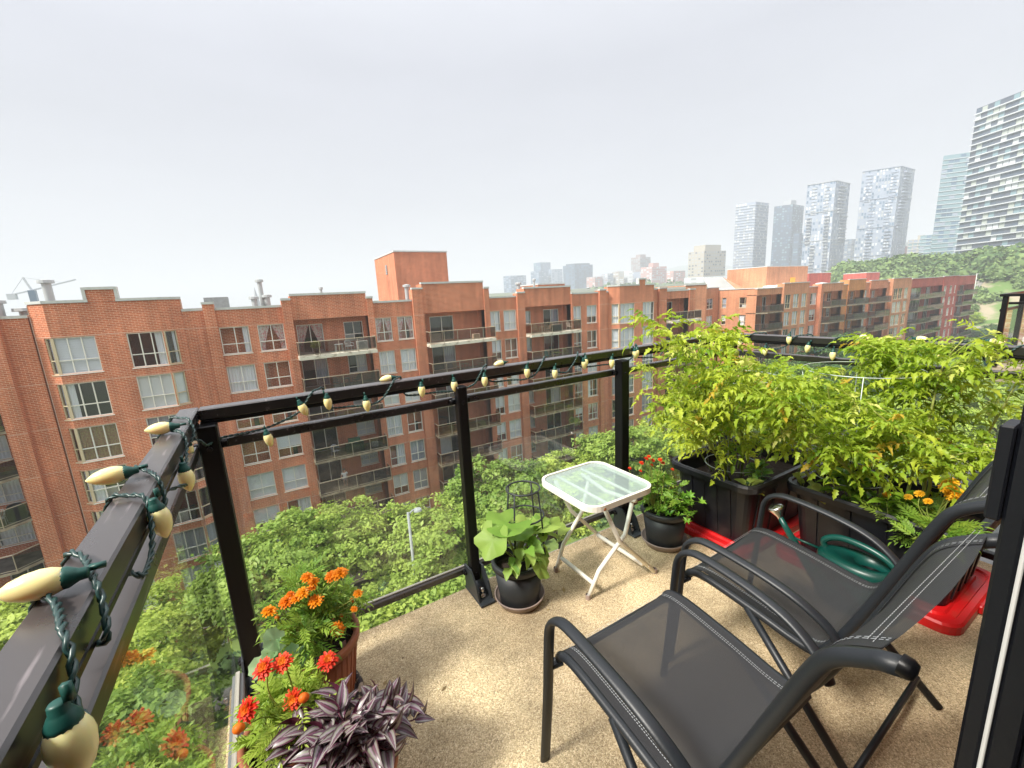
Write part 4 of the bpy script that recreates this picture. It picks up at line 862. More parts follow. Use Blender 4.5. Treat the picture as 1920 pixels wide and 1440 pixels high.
def small_table(x,y,z,label,mt='white',w=.6,h=.65):
    t=T('balcony_table',label,'table',(x,y,z)); mb=MB(); mb.bbox((-w/2,-w/2,h-.04),(w/2,w/2,h),.01); O('table_top',mb.mesh('table_top',M[mt]),t)
    for a in (-1,1):
        for b in (-1,1): mb=MB(); mb.tube([(a*w*.4,b*w*.4,h-.04),(a*w*.42,b*w*.42,0)],.03,5); O('leg',mb.mesh('leg',M[mt]),t)
def ac(x,y,z,label,w=.85,h=.75):
    t=T('air_conditioner',label,'air conditioner',(x,y,z)); mb=MB(); mb.bbox((-w/2,-.15,.05),(w/2,.15,h),.02); O('housing',mb.mesh('housing',M['cream']),t)
    mb=MB()
    for r in (.08,.14,.2,.26): mb.tube([(-.08+r*math.cos(q*.4488),-.165,h/2+.03+r*math.sin(q*.4488)) for q in range(14)],.008,4,closed=True)
    O('fan_grille',mb.mesh('fan_grille',M['lead']),t); mb=MB(); mb.box((-w/2+.05,-.12,0),(-w/2+.12,.12,.05)); mb.box((w/2-.12,-.12,0),(w/2-.05,.12,.05)); O('foot',mb.mesh('foot',M['black']),t)
plm=leafmat('balcony_plant_leaves',(.08,.2,.03),(.35,.40,.04),.3,.5,attr=True,nscale=2)
def potplant(x,y,z,label,h=.9,r=.35,n=500,flower=None,seed=1):
    t=T('potted_plant',label,'potted plant',(x,y,z)); mb=MB(); mb.lathe([(0,0),(.13,0),(.18,.3),(.19,.3),(.19,.33),(.16,.33),(.15,.28),(0,.28)],12); O('pot',mb.mesh('pot',M['bark']),t)
    rr=np.random.default_rng(seed); c=rr.normal(size=(n,3)); c/=np.linalg.norm(c,axis=1)[:,None]; c=c*r*rr.uniform(.4,1,n)[:,None]*np.array([1,1,.8])+np.array([0,0,h-.2]); a=rr.normal(size=(n,3)); a/=np.linalg.norm(a,axis=1)[:,None]; b=np.cross(a,rr.normal(size=(n,3))); b/=np.linalg.norm(b,axis=1)[:,None]
    V=np.stack([c-a*.07,c+b*.03,c+a*.07,c-b*.03],1).reshape(-1,3); O('foliage',npmesh('foliage',V,np.arange(n*4).reshape(-1,4),plm,rnd=rr.random(n) if not flower else .8+.2*rr.random(n)),t,kind='stuff')
    mb=MB(); mb.tube([(0,0,.28),(0,0,h-.2)],.02,5); O('stem',mb.mesh('stem',M['bark']),t)
z0=zf(0,5)
potplant(3.7,35.3,z0,'yellow green potted plant on the top balcony before the pink curtains',.95,.4,flower=True,seed=2)
small_table(5.35,35.4,z0,'small white table left of the white plastic chair on the top balcony'); garden_chair(6.15,35.5,z0,.3,'white plastic armchair beside the air conditioner on the top balcony')
ac(7.1,35.4,z0,'cream air conditioner with a round fan on the top balcony at right')
z1=zf(1,5); garden_chair(4.8,35.6,z1,2.6,'dark folding chair on the second balcony down, left of its table','darkrail'); small_table(5.6,35.6,z1,'dark small table on the second balcony down','darkrail',.5); garden_chair(6.4,35.6,z1,-2.4,'dark folding chair on the second balcony down, right of its table','darkrail')
z3=zf(3,5)
t=T('barbecue_cover','barbecue under a dark green cover on the balcony above the seated person','barbecue',(5.6,35.7,z3)); mb=MB(); mb.prism([(-.7,-.3),(.7,-.3),(.7,.3),(-.7,.3)],0,.75); mb.prism([(-.45,-.25),(.45,-.25),(.45,.25),(-.45,.25)],.75,1.1); O('cover',mb.mesh('cover',M['green']),t); mb=MB(); mb.tube([(-.7,-.31,.72),(.7,-.31,.72)],.02,5); O('hem',mb.mesh('hem',M['black']),t)
garden_chair(4.1,35.5,z3,.4,'grey high backed chair left of the covered barbecue','cur_g'); ac(7.2,35.6,z3,'small cream box unit right of the covered barbecue',.5,.5)
z4=zf(4,5); garden_chair(4.55,36.1,z4,0,'dark balcony chair the seated person sits in','black'); small_table(6.0,35.6,z4,'dark box table right of the seated person','darkrail',.6,.55)
zF=zf(0,15); ac(17.3,35.5,zF,'small white air conditioner on the plain balcony under the tallest parapet',.7,.5)
zF=zf(1,15); garden_chair(15.2,35.6,zF,.5,'wooden chair left of the table under the tallest parapet','railm'); small_table(16.0,35.6,zF,'wooden table on the second balcony under the tallest parapet','railm'); small_table(17.6,35.5,zF,'second low wooden table at the right end under the tallest parapet','railm',.5,.5)
zF=zf(4,15); garden_chair(16.0,35.5,zF,.9,'black chair on the fifth balcony under the tallest parapet','black'); ac(17.0,35.5,zF,'grey unit beside the black chair on the fifth balcony',.5,.6)
zH=zf(0,26); 
garden_chair(24.0,35.4,zH,1.9,'pale metal chair left of the bistro table on the third top balcony','railm'); small_table(24.7,35.4,zH,'pale bistro table on the third top balcony','railm',.5); garden_chair(25.4,35.4,zH,-1.9,'pale metal chair right of the bistro table on the third top balcony','railm'); garden_chair(28.2,35.4,zH,.2,'white chair at the right end of the third top balcony','cur_w')
t=T('storage_box','dark storage chest on the third top balcony','chest',(26.4,35.4,zH)); mb=MB(); mb.bbox((-.5,-.3,0),(.5,.3,.7),.02); O('body',mb.mesh('body',M['black']),t); mb=MB(); mb.bbox((-.52,-.32,.7),(.52,.32,.78),.02); O('lid',mb.mesh('lid',M['lead']),t)
bm=mat('turquoise_plastic',(.03,.35,.42),.5); M['turq']=bm; M['lime']=mat('lime_plastic',(.35,.5,.12),.5)
zH=zf(1,26); garden_chair(25.2,35.3,zH,.2,'turquoise plastic chair on the balcony with the lime table','turq'); small_table(26.4,35.3,zH,'lime green table between turquoise and lime chairs','lime',.9); garden_chair(27.5,35.3,zH,-.3,'lime green chair right of the lime table','lime')
zH=zf(4,26); potplant(28.4,35.2,zH,'large leafy bush in a pot on the fifth balcony of the third stack',1.3,.7,900,seed=5); potplant(27.4,35.2,zH,'smaller leafy pot plant left of the large bush',.8,.35,seed=6); garden_chair(24.5,35.5,zH,.6,'dark chair at the left end of the balcony with the large bush','black')
zK=zf(0,46); garden_chair(46.0,35.4,zK,.6,'dark chair on the top balcony at the right end of the long block','black'); small_table(46.9,35.4,zK,'dark table on the top balcony at the right end of the long block','black'); garden_chair(47.8,35.4,zK,-.9,'dark chair nearest the glass end of the long block top balcony','black')
# seats low at the far left
zL=zf(2,-15); garden_chair(-14.6,35.6,zf(3,-15),.2,'white chair on the third balcony down at the extreme left','white')
t=T('barbecue_cover','round dark covered barbecue on the chamfered balcony at the extreme left','barbecue',(-13.95,35.9,zf(3,-15))); mb=MB(); mb.lathe([(.4,0),(.42,.7),(.3,1.0),(0,1.08)],16); O('cover',mb.mesh('cover',M['black'],smooth=True),t); mb=MB(); mb.lathe([(.42,0),(.44,0),(.44,.06),(.42,.06)],16); O('hem',mb.mesh('hem',M['lead']),t)
# ------------------------------------------------ our balcony
def onplane(px,py,axis,val):
    r=ray(px,py); t=(val-(0,0,1.4)[axis])/r[axis]; return Vector((0,0,1.4))+r*t
def conc():
    m=bpy.data.materials.new('exposed_aggregate'); m.use_nodes=True; t=m.node_tree; b=t.nodes['Principled BSDF']; b.inputs['Roughness'].default_value=.9; b.inputs['Specular IOR Level'].default_value=.25
    c=t.nodes.new('ShaderNodeTexCoord'); v=t.nodes.new('ShaderNodeTexVoronoi'); v.inputs['Scale'].default_value=300; t.links.new(c.outputs['Object'],v.inputs[0])
    s=t.nodes.new('ShaderNodeSeparateColor'); t.links.new(v.outputs['Color'],s.inputs[0])
    r=t.nodes.new('ShaderNodeValToRGB'); t.links.new(s.outputs[0],r.inputs[0]); e=r.color_ramp.elements
    e[0].position=0; e[0].color=(.27,.195,.115,1); e[1].position=1; e[1].color=(.74,.62,.42,1)
    for p,cc in ((.2,(.40,.30,.18,1)),(.5,(.50,.385,.23,1)),(.8,(.60,.475,.30,1))): k=e.new(p); k.color=cc
    n=t.nodes.new('ShaderNodeTexNoise'); n.inputs['Scale'].default_value=2.6; n.inputs['Detail'].default_value=7; n.inputs['Roughness'].default_value=.62; t.links.new(c.outputs['Object'],n.inputs[0])
    mr=t.nodes.new('ShaderNodeMapRange'); mr.inputs[1].default_value=.33; mr.inputs[2].default_value=.62; mr.inputs[3].default_value=.68; mr.inputs[4].default_value=1.32; t.links.new(n.outputs[0],mr.inputs[0])
    h=t.nodes.new('ShaderNodeHueSaturation'); t.links.new(mr.outputs[0],h.inputs['Value']); t.links.new(r.outputs[0],h.inputs['Color']); t.links.new(h.outputs[0],b.inputs['Base Color'])
    bp=t.nodes.new('ShaderNodeBump'); bp.inputs['Strength'].default_value=.7; bp.inputs['Distance'].default_value=.003; t.links.new(v.outputs['Distance'],bp.inputs['Height']); bp.invert=True; t.links.new(bp.outputs[0],b.inputs['Normal'])
    return m
CONC=conc()
mb=MB(); mb.bbox((-.285,-.9,-.22),(2.93,1.765,0),.012); O('balcony_floor',mb.mesh('balcony_floor',CONC),kind='structure')
mb=MB(); mb.bbox((2.02,-.2,0.0),(2.6,.26,.11),.008); mb.bbox((2.02,-.2,.112),(2.55,.25,.22),.008)
t=T('concrete_block','two stacked pale concrete blocks by the red lid near the door frame','concrete block',(2.0,.0,0)); t.location=(0,0,0)
for i,(z,w) in enumerate(((0,.28),(.102,.26))):
    b=MB(); b.bbox((2.0,-.15,z),(2.35,w,z+.1),.008); O('block',b.mesh('block',M['walk']),t)
RX,RY=-.237,1.765; RR=2.80   # rail centre lines: left X, front Y, right X
rail=T('balcony_railing','black metal balcony railing with glass panels wrapped in cream bulb string lights','railing',(RX,RY,0)); ro_=Vector((RX,RY,0))
railscr=bpy.data.materials.new('scuffed_black_rail'); railscr.use_nodes=True
tt_=railscr.node_tree; b_=tt_.nodes['Principled BSDF']; c_=tt_.nodes.new('ShaderNodeTexCoord'); mpp=tt_.nodes.new('ShaderNodeMapping'); mpp.inputs['Scale'].default_value=(60,6,60); mpp.inputs['Rotation'].default_value=(0,0,.7); tt_.links.new(c_.outputs['Object'],mpp.inputs[0])
n_=tt_.nodes.new('ShaderNodeTexNoise'); n_.inputs['Scale'].default_value=1.2; n_.inputs['Detail'].default_value=6; tt_.links.new(mpp.outputs[0],n_.inputs[0]); r_=tt_.nodes.new('ShaderNodeMapRange'); r_.inputs[1].default_value=.62; r_.inputs[2].default_value=.74; tt_.links.new(n_.outputs[0],r_.inputs[0])
n2_=tt_.nodes.new('ShaderNodeTexNoise'); n2_.inputs['Scale'].default_value=9; n2_.inputs['Detail'].default_value=5; tt_.links.new(c_.outputs['Object'],n2_.inputs[0])
x_=tt_.nodes.new('ShaderNodeMix'); x_.data_type='RGBA'; x_.inputs[6].default_value=(.010,.009,.010,1); x_.inputs[7].default_value=(.16,.14,.15,1); tt_.links.new(r_.outputs[0],x_.inputs[0]); tt_.links.new(x_.outputs[2],b_.inputs['Base Color'])
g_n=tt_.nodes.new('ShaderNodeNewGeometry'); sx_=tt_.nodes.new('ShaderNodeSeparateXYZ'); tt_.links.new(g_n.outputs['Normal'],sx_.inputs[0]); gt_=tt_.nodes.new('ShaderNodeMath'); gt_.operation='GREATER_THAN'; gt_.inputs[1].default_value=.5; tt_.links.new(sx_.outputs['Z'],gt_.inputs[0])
dm_=tt_.nodes.new('ShaderNodeMix'); dm_.data_type='RGBA'; dm_.blend_type='ADD'; dm_.inputs[7].default_value=(.048,.042,.041,1); tt_.links.new(gt_.outputs[0],dm_.inputs[0]); tt_.links.new(x_.outputs[2],dm_.inputs[6]); tt_.links.new(dm_.outputs[2],b_.inputs['Base Color'])  # upward faces lightened: dust, plus sky reflection painted into the colour
r2_=tt_.nodes.new('ShaderNodeMapRange'); r2_.inputs[3].default_value=.2; r2_.inputs[4].default_value=.4; tt_.links.new(n2_.outputs[0],r2_.inputs[0]); tt_.links.new(r2_.outputs[0],b_.inputs['Roughness'])
b_.inputs['Specular IOR Level'].default_value=1.0
GL=glass('balcony_glass',(.92,.96,.94),1.5,0,.05)
edge=mat('rubber_gasket',(.40,.38,.33),.7)
hw=.028
def RO(name,mb,mt,par=None,**k): return O(name,mb.mesh(name,mt,**k),par or rail,(-RX,-RY,0) if par is None else (0,0,0))
def rbox(nm,a,b,mt=None,c=.004): m_=MB(); m_.bbox(a,b,c); return RO(nm,m_,mt or M['black'])
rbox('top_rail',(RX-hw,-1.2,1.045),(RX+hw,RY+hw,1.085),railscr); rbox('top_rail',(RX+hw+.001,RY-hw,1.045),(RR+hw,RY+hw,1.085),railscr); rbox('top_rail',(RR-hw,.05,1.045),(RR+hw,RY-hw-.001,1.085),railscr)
# small lip under each handrail
rbox('rail_lip',(RX+hw-.012,-1.2,1.028),(RX+hw-.002,RY-hw,1.0445)); rbox('rail_lip',(RX+hw,RY-hw+.004,1.03),(RR-hw,RY-hw+.012,1.0445)); rbox('rail_lip',(RR-hw+.003,.05,1.03),(RR-hw+.011,RY-hw,1.0445))
posts=[(-.19,RY-.045),(.742,RY-.045),(1.735,RY-.045),(RR+.0,RY-.02),(-.19,-.5),(RR,.06)]
PS=[-.19,.742,1.735,RR]
mid=[('mid_rail',(PS[i]+.026,RY-.018,.937),(PS[i+1]-.026,RY+.014,.972)) for i in range(3)]
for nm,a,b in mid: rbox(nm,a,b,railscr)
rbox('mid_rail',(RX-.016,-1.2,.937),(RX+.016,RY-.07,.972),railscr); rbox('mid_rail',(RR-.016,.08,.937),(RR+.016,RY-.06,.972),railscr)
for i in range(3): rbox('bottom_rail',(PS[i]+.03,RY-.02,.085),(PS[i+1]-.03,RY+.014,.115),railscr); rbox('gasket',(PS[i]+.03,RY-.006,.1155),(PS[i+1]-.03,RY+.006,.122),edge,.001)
rbox('bottom_rail',(RX-.018,-1.2,.085),(RX+.018,RY-.1,.115),mat('grey_channel',(.30,.31,.32),.5)); rbox('gasket',(RX-.007,-1.2,.1155),(RX+.007,RY-.1,.124),edge,.001); rbox('bottom_rail',(RR-.018,.08,.085),(RR+.018,RY-.1,.115))
for i in range(3):
    m_=MB(); m_.quad((PS[i]+.022,RY,.124),(PS[i+1]-.022,RY,.124),(PS[i+1]-.022,RY,.936),(PS[i]+.022,RY,.936)); RO('glass_panel',m_,GL)
m_=MB(); m_.quad((RX,-1.15,.126),(RX,RY-.11,.126),(RX,RY-.11,.936),(RX,-1.15,.936)); RO('glass_panel',m_,GL)
m_=MB(); m_.quad((RR,.1,.118),(RR,RY-.11,.118),(RR,RY-.11,.936),(RR,.1,.936)); RO('glass_panel',m_,GL)
for i,(x,y) in enumerate(posts):
    w=.030 if i!=1 else .023
    m_=MB(); m_.bbox((x-w,y-w,.06),(x+w,y+w,1.027 if i else 1.035),.004); RO('post',m_,M['black'])
    m_=MB()
    for z in (.955,.1):
        m_.bbox((x-.05,y+.01,z-.012),(x+.05,y+.035,z+.012),.003); m_.lathe([(0,.006),(.008,.004),(.009,0)],8,(x-.04,y+.008,z),axis=(0,-1,0)); m_.lathe([(0,.006),(.008,.004),(.009,0)],8,(x,y-w-.001,z),axis=(0,-1,0))
    if i<3: RO('clamp',m_,M['black'])
    # foot: plate, gusset and bolt
    m_=MB(); dy=-1; 
    m_.bbox((x-.038,y-.14,0.001),(x+.038,y+.045,.012),.003)
    b=RO('post_base',m_,mat('base_casting',(.035,.04,.045),.4,bump=.1,bscale=80) if i==0 else bpy.data.materials['base_casting'])
    g=MB(); a=[(-.02,.05),(.09,.05)]; 
    for s in (-.036,.028):
        pts=[(y+.035,.012),(y+.035,.135),(y-.035,.14),(y-.085,.085),(y-.10,.05),(y-.115,.012)]
        f0=[g.av((x+s,p[0],p[1])) for p in pts]; f1=[g.av((x+s+.008,p[0],p[1])) for p in pts]; n=len(pts)
        for k in range(n): g.face([f0[k],f0[(k+1)%n],f1[(k+1)%n],f1[k]])
        g.face(f0[::-1]); g.face(f1)
    O('gusset',g.mesh('gusset',bpy.data.materials['base_casting']),b)
    g=MB(); g.lathe([(.02,0),(.021,.012),(.016,.014),(.016,.022)],6,(x,y-.075,.012)); g.lathe([(0,.045),(.010,.042),(.013,.03),(.012,.02)],12,(x,y-.075,.014)); O('bolt',g.mesh('bolt',M['steel'],smooth=True),b)
# ------------------------------------------------ string lights
sl_=T('string_lights','green cable of cream pointed bulbs wound around the black handrail','string lights',(RX,RY,1.085))
bulbm=bpy.data.materials.new('cream_bulb_plastic'); bulbm.use_nodes=True; bb=bulbm.node_tree.nodes['Principled BSDF']; bb.inputs['Base Color'].default_value=(.95,.84,.42,1); bb.inputs['Roughness'].default_value=.28; bb.inputs['Subsurface Weight'].default_value=.5; bb.inputs['Subsurface Radius'].default_value=(.02,.014,.006); bb.inputs['Subsurface Scale'].default_value=.5; bb.inputs['Coat Weight'].default_value=.3
wirem=mat('green_cable',(.018,.055,.052),.35,spec=.6); sockm=mat('green_socket',(.012,.075,.062),.4)
bl=MB(); bl.lathe([(.0085,0),(.0135,.004),(.0172,.014),(.0182,.024),(.0164,.037),(.0115,.050),(.0055,.058),(.0012,.0625),(0,.063)],20)
for k in range(6):   # shallow flutes of the bulb
    a=k/6*6.283
bulbme=bl.mesh('bulb',bulbm,smooth=True)
sk=MB(); sk.lathe([(0,-.019),(.006,-.019),(.0075,-.017),(.0080,-.010),(.0092,-.008),(.0135,.000),(.0138,.006),(.0125,.0065)],16); sk.box((-.003,.006,-.034),(.003,.013,-.018)); sockme=sk.mesh('socket',sockm,smooth=True)
def bulb(p,d,s=1.0):
    p=Vector(p)-Vector((RX,RY,1.085)); q=Vector((0,0,1)).rotation_difference(Vector(d).normalized())
    so_=O('socket',sockme,sl_,p); so_.rotation_mode='QUATERNION'; so_.rotation_quaternion=q; so_.scale=(s*.84,)*3; O('bulb',bulbme,so_)
def twisted(pts,name='cable'):
    # smooth path, two wires twisted around each other
    pts=[Vector(p) for p in pts]; out=[]
    for i in range(len(pts)-1):
        p0=pts[max(i-1,0)];p1=pts[i];p2=pts[i+1];p3=pts[min(i+2,len(pts)-1)]
        n=max(2,int((p2-p1).length/.007))
        for k in range(n):
            u=k/n; out.append(.5*((2*p1)+(p2-p0)*u+(2*p0-5*p1+4*p2-p3)*u*u+(3*p1-p0-3*p2+p3)*u**3))
    out.append(pts[-1]); m_=MB(); nrm=(out[1]-out[0]).orthogonal().normalized(); pt=(out[1]-out[0]).normalized(); A=[];B=[]; s=0
    for i,p in enumerate(out):
        t_=(out[min(i+1,len(out)-1)]-out[max(i-1,0)]).normalized(); nrm=pt.rotation_difference(t_)@nrm; nrm=(nrm-t_*t_.dot(nrm)).normalized(); b=t_.cross(nrm); pt=t_
        if i: s+=(out[i]-out[i-1]).length
        a=s/.034*2*math.pi; o=(nrm*math.cos(a)+b*math.sin(a))*.0027; A.append(p+o-Vector((RX,RY,1.085))); B.append(p-o-Vector((RX,RY,1.085)))
    m_.tube(A,.0026,5); m_.tube(B,.0026,5); O(name,m_.mesh(name,wirem,smooth=True),sl_)
e=.006; xo,xi=RX-hw-e,RX+hw+e; zt,zl=1.085+e,1.028-e
# left handrail: wraps at Y positions, each followed by a hanging swag inside
def wrapL(y,dy=.03): return [(xo,y-.015,zl+.01),(xo,y-.008,zt-.002),(xo+.012,y,zt+.001),(RX,y+.004,zt+.001),(xi-.01,y+.012,zt+.001),(xi,y+.018,zt-.01),(xi,y+.028,1.05),(xi-.004,y+.03,zl)]
pathL=[(xi-.005,.18,.99),(xi+.0,.33,1.0),(xi+.01,.42,1.01),(xi+.012,.50,1.03)]
for y in (.54,.64):
    pathL+=[(xi+.004,y-.03,1.04),(xi,y+.0,1.075),(xi-.008,y+.02,zt+.001),(RX,y+.09,zt+.002),(xo+.01,y+.12,zt+.002),(xo,y+.125,1.06),(xo,y+.12,zl),(RX,y+.12,zl-.005)]
pathL+=[(RX,.82,zl-.004),(xi-.004,.79,zl),(xi,.80,1.01)]
pathL+=[(xi+.002,.86,1.02),(xi+.002,.90,1.06),(xi-.006,.93,zt+.001),(RX,.955,zt+.002),(xo+.01,.965,zt+.002),(xo,.97,1.06),(RX,.99,zl-.004),(xi,1.01,1.035),(xi,1.03,1.07),(xi-.008,1.045,zt+.001),(RX,1.10,zt+.002),(xo+.01,1.13,zt+.002),(xo,1.14,1.05),(RX,1.17,zl-.004),(xi,1.20,1.01),(xi+.004,1.25,1.0),(xi,1.33,1.03),(xi,1.38,1.065),(xi-.008,1.40,zt+.001),(RX,1.44,zt+.002),(xo+.01,1.46,zt+.002),(xo,1.47,1.06),(RX,1.49,zl-.004),(xi,1.52,1.05),(xi-.008,1.56,zt+.001),(RX,1.60,zt+.002),(xo+.01,1.62,zt+.002),(xo,1.63,1.05),(RX,1.65,zl-.004),(xi,1.64,1.0),(xi+.01,1.66,.978),(xi+.03,1.71,.976),(RX+.09,RY-.03,.978),(-.02,RY-.01,.98)]
# front handrail
yi=RY-hw-e; yo=RY+hw+e
def wrapF(x): return [(x-.05,yi,1.02),(x-.02,yi,1.05),(x,yi,1.078),(x+.015,yi+.01,zt+.001),(x+.035,RY,zt+.002),(x+.055,yo-.008,zt+.001),(x+.06,yo,1.06),(x+.065,yo-.01,zl-.004),(x+.09,RY,1.01)]
xs_=[.135,.445,.86,1.20,1.42,1.86,2.12,2.45,2.68]
pathF=[]
for i,x in enumerate(xs_):
    pathF+=wrapF(x)
    if i+1<len(xs_):
        x2=xs_[i+1]; pathF+=[(x+(x2-x)*.45,yi+.008,1.012),(x+(x2-x)*.68,yi+.004,1.005)]
ri=RR-hw-e; rout=RR+hw+e
def wrapR(y): return [(ri,y+.05,1.02),(ri,y+.02,1.05),(ri,y,1.078),(ri+.01,y-.02,zt+.001),(RR,y-.045,zt+.002),(rout-.008,y-.07,zt+.001),(rout,y-.08,1.05),(RR,y-.1,1.015)]
ys_=[1.60,1.33,1.12,.95,.78,.64,.45,.25]
pathR=[]
for i,y in enumerate(ys_):
    pathR+=wrapR(y)
    if i+1<len(ys_): pathR+=[(ri-.004,(y+ys_[i+1])/2-.02,1.0)]
twisted(pathL+pathF); twisted(pathR)
# bulbs: socket point, direction
for px,py,pl,d,s in [(128,1082,(2,1.104),(-1.0,-.10,.06),1.12),(118,1350,(0,xi+.014),(.05,-.06,-1),1.12),(238,885,(2,1.104),(-1,-.16,.0),1.12),(292,952,(0,xi+.008),(.1,-.05,-1),1.12),(322,800,(2,1.104),(-1,-.05,.02),1.1),(345,880,(0,xi+.006),(.05,0,-1),1.1),(352,833,(0,RX),(-.15,.1,-1),1.05),(404,838,(1,RY-.02),(.25,.1,-1),1.0)]: bulb(onplane(px,py,*pl),d,s)
def pb(px,py,d,pl=('y',yi-.004),s=1.0):
    ax_={'x':0,'y':1,'z':2}[pl[0]]; bulb(onplane(px,py,ax_,pl[1]),d,s)
for px,py,d in [(500,813,(.15,0,-1)),(563,757,(.35,0,-1)),(613,745,(.05,.05,-1)),(686,749,(.05,0,-1)),(790,723,(0,0,-1)),(851,714,(.02,0,-1)),(908,705,(0,0,-1)),(988,690,(0,0,-1)),(1040,692,(0,0,-1)),(1094,676,(.25,.1,-1)),(1098,672,(-.1,0,-1)),(1147,673,(0,0,-1)),(1190,657,(.2,0,-1)),(1194,655,(-.1,0,-1)),(1300,650,(0,0,-1)),(1336,640,(.1,0,-1))]:
    pb(px,py,d)
for px,py in ((735,706),(944,678),(1316,628)): pb(px,py+2,(-1,.1,-.08),('z',1.095))
for px,py,d in [(1387,638,(0,0,-1)),(1435,652,(0,.0,-1)),(1480,630,(0,0,-1)),(1516,646,(0,.15,-1)),(1562,659,(0,0,-1)),(1657,657,(0,0,-1)),(1763,660,(0,0,-1))]: pb(px,py,d,('x',ri-.004))
for px,py in ((1612,632),(1718,635),(1855,640)): pb(px,py,(-.1,-1,-.05),('z',1.097))
# ------------------------------------------------ door frame at the right
dx=.66; yd=onplane(1786,1440,0,dx).y
t=T('door_frame','black sliding door frame with a white weather strip and a box handle at the right edge','door frame',(dx,yd,0)); 
def D(nm,a,b,mt,c=.003): m_=MB(); m_.bbox(a,b,c); O(nm,m_.mesh(nm,mt),t)
dblk=mat('door_black_aluminium',(.007,.008,.012),.42,bump=.05,bscale=200)
D('jamb',(0,-.0175,-.1),(.09,0,2.3),dblk,.003); D('weather_strip',(-.001,-.0222,-.1),(.09,-.018,2.3),M['white'],.001); D('jamb',(.0,-.045,-.1),(.09,-.0226,2.3),dblk,.003); D('jamb_recess',(.014,-.11,-.1),(.09,-.0455,2.3),dblk,.002); D('jamb',(.0,-.5,-.1),(.09,-.111,2.3),dblk,.003)
hp=onplane(1893,792,0,dx+.0)
D('handle',(-.004,.0003,hp.z-.11),(.034,.0125,hp.z-.003),dblk,.002)
# ------------------------------------------------ pots, saucers, table
pot_dark=mat('dark_grey_plastic_pot',(.022,.025,.028),.5,var=.25,vscale=8,bump=.03); sauc=mat('taupe_saucer',(.30,.23,.20),.55,var=.2,vscale=10); soil=mat('potting_soil',(.03,.02,.014),1,bump=1,bscale=60); terra=mat('terracotta_plastic',(.34,.115,.06),.5,var=.12,vscale=6)
def saucer(x,y,r,label,mt=sauc,z=.001):
    t=T('pot_saucer',label,'saucer',(x,y,z)); mb=MB(); mb.lathe([(0,.004),(r*.8,.004),(r*.97,.036),(r*1.0,.038),(r*1.01,.034),(r*.84,0),(0,0)],40); O('dish',mb.mesh('dish',mt,smooth=True),t); mb=MB(); mb.lathe([(r*1.0,.033),(r*1.035,.036),(r*1.03,.041),(r*.985,.041),(r*.975,.036)],40); O('rim',mb.mesh('rim',mt,smooth=True),t)
def pot(name,label,x,y,z,r0,r1,h,mt,cat='potted plant'):
    t=T(name,label,cat,(x,y,z)); mb=MB(); mb.lathe([(0,0),(r0,0),(r0+.003,.004),(r1-.004,h-.028),(r1-.012,h-.03)],40); mb.lathe([(r1-.012,h-.04),(r0-.008,.02)],40); O('pot',mb.mesh('pot',mt,smooth=True),t)
    mb=MB(); mb.lathe([(r1-.006,h-.03),(r1+.006,h-.028),(r1+.008,h-.004),(r1+.005,h),(r1-.009,h),(r1-.011,h-.02),(r1-.012,h-.04)],40); O('rim',mb.mesh('rim',mt,smooth=True),t)
    mb=MB(); mb.lathe([(r1-.013,h-.05),(r1*.5,h-.042),(0,h-.04)],24); O('soil',mb.mesh('soil',soil,smooth=True),t); return t
saucer(.885,1.535,.115,'taupe saucer under the grey pot with the wire cage and big leaves'); squash=pot('squash_pot','grey pot with big squash leaves standing between post and white table',.885,1.535,.006,.088,.118,.215,pot_dark)
saucer(1.80,1.46,.120,'taupe saucer under the grey pot with red flowers and parsley'); herb=pot('herb_pot','grey pot of parsley and small red flowers right of the white table',1.80,1.46,.006,.09,.122,.215,pot_dark)
marig=pot('marigold_pot','ribbed terracotta pot of tall orange marigolds in the left corner',.015,1.49,.02,.105,.145,.25,terra)
mb=MB()
for k in range(36):
    a=k/36*6.283; mb.tube([(math.cos(a)*.112,math.sin(a)*.112,.03),(math.cos(a)*.139,math.sin(a)*.139,.215)],.0035,4)
O('rib',mb.mesh('rib',terra),marig,kind='stuff')
mb=MB(); mb.tube([(.128*math.cos(a/30*6.283),.128*math.sin(a/30*6.283),-.008) for a in range(30)],.012,6,closed=True); mm_=mat('striped_rope',(.35,.27,.20),.9,col2=(.04,.03,.03),vscale=28,thresh=(.48,.52)); t=T('rope_trivet','brown and black rope ring under the terracotta marigold pot','trivet',(.015,1.49,.021)); O('ring',mb.mesh('ring',mm_,smooth=True),t); mb=MB(); mb.lathe([(0,-.01),(.12,-.01),(.12,-.018),(0,-.018)],20); O('base',mb.mesh('base',mm_),t)
zinn=pot('zinnia_pot','small terracotta pot of red zinnias and feathery leaves by the corner post',-.085,1.215,.005,.09,.12,.22,terra)
zeb=pot('wandering_dieffenbachia_pot'.replace('dieffenbachia','tradescantia'),'terracotta pot overflowing with purple and silver striped leaves at the bottom edge',.055,1.04,.005,.08,.11,.20,terra)
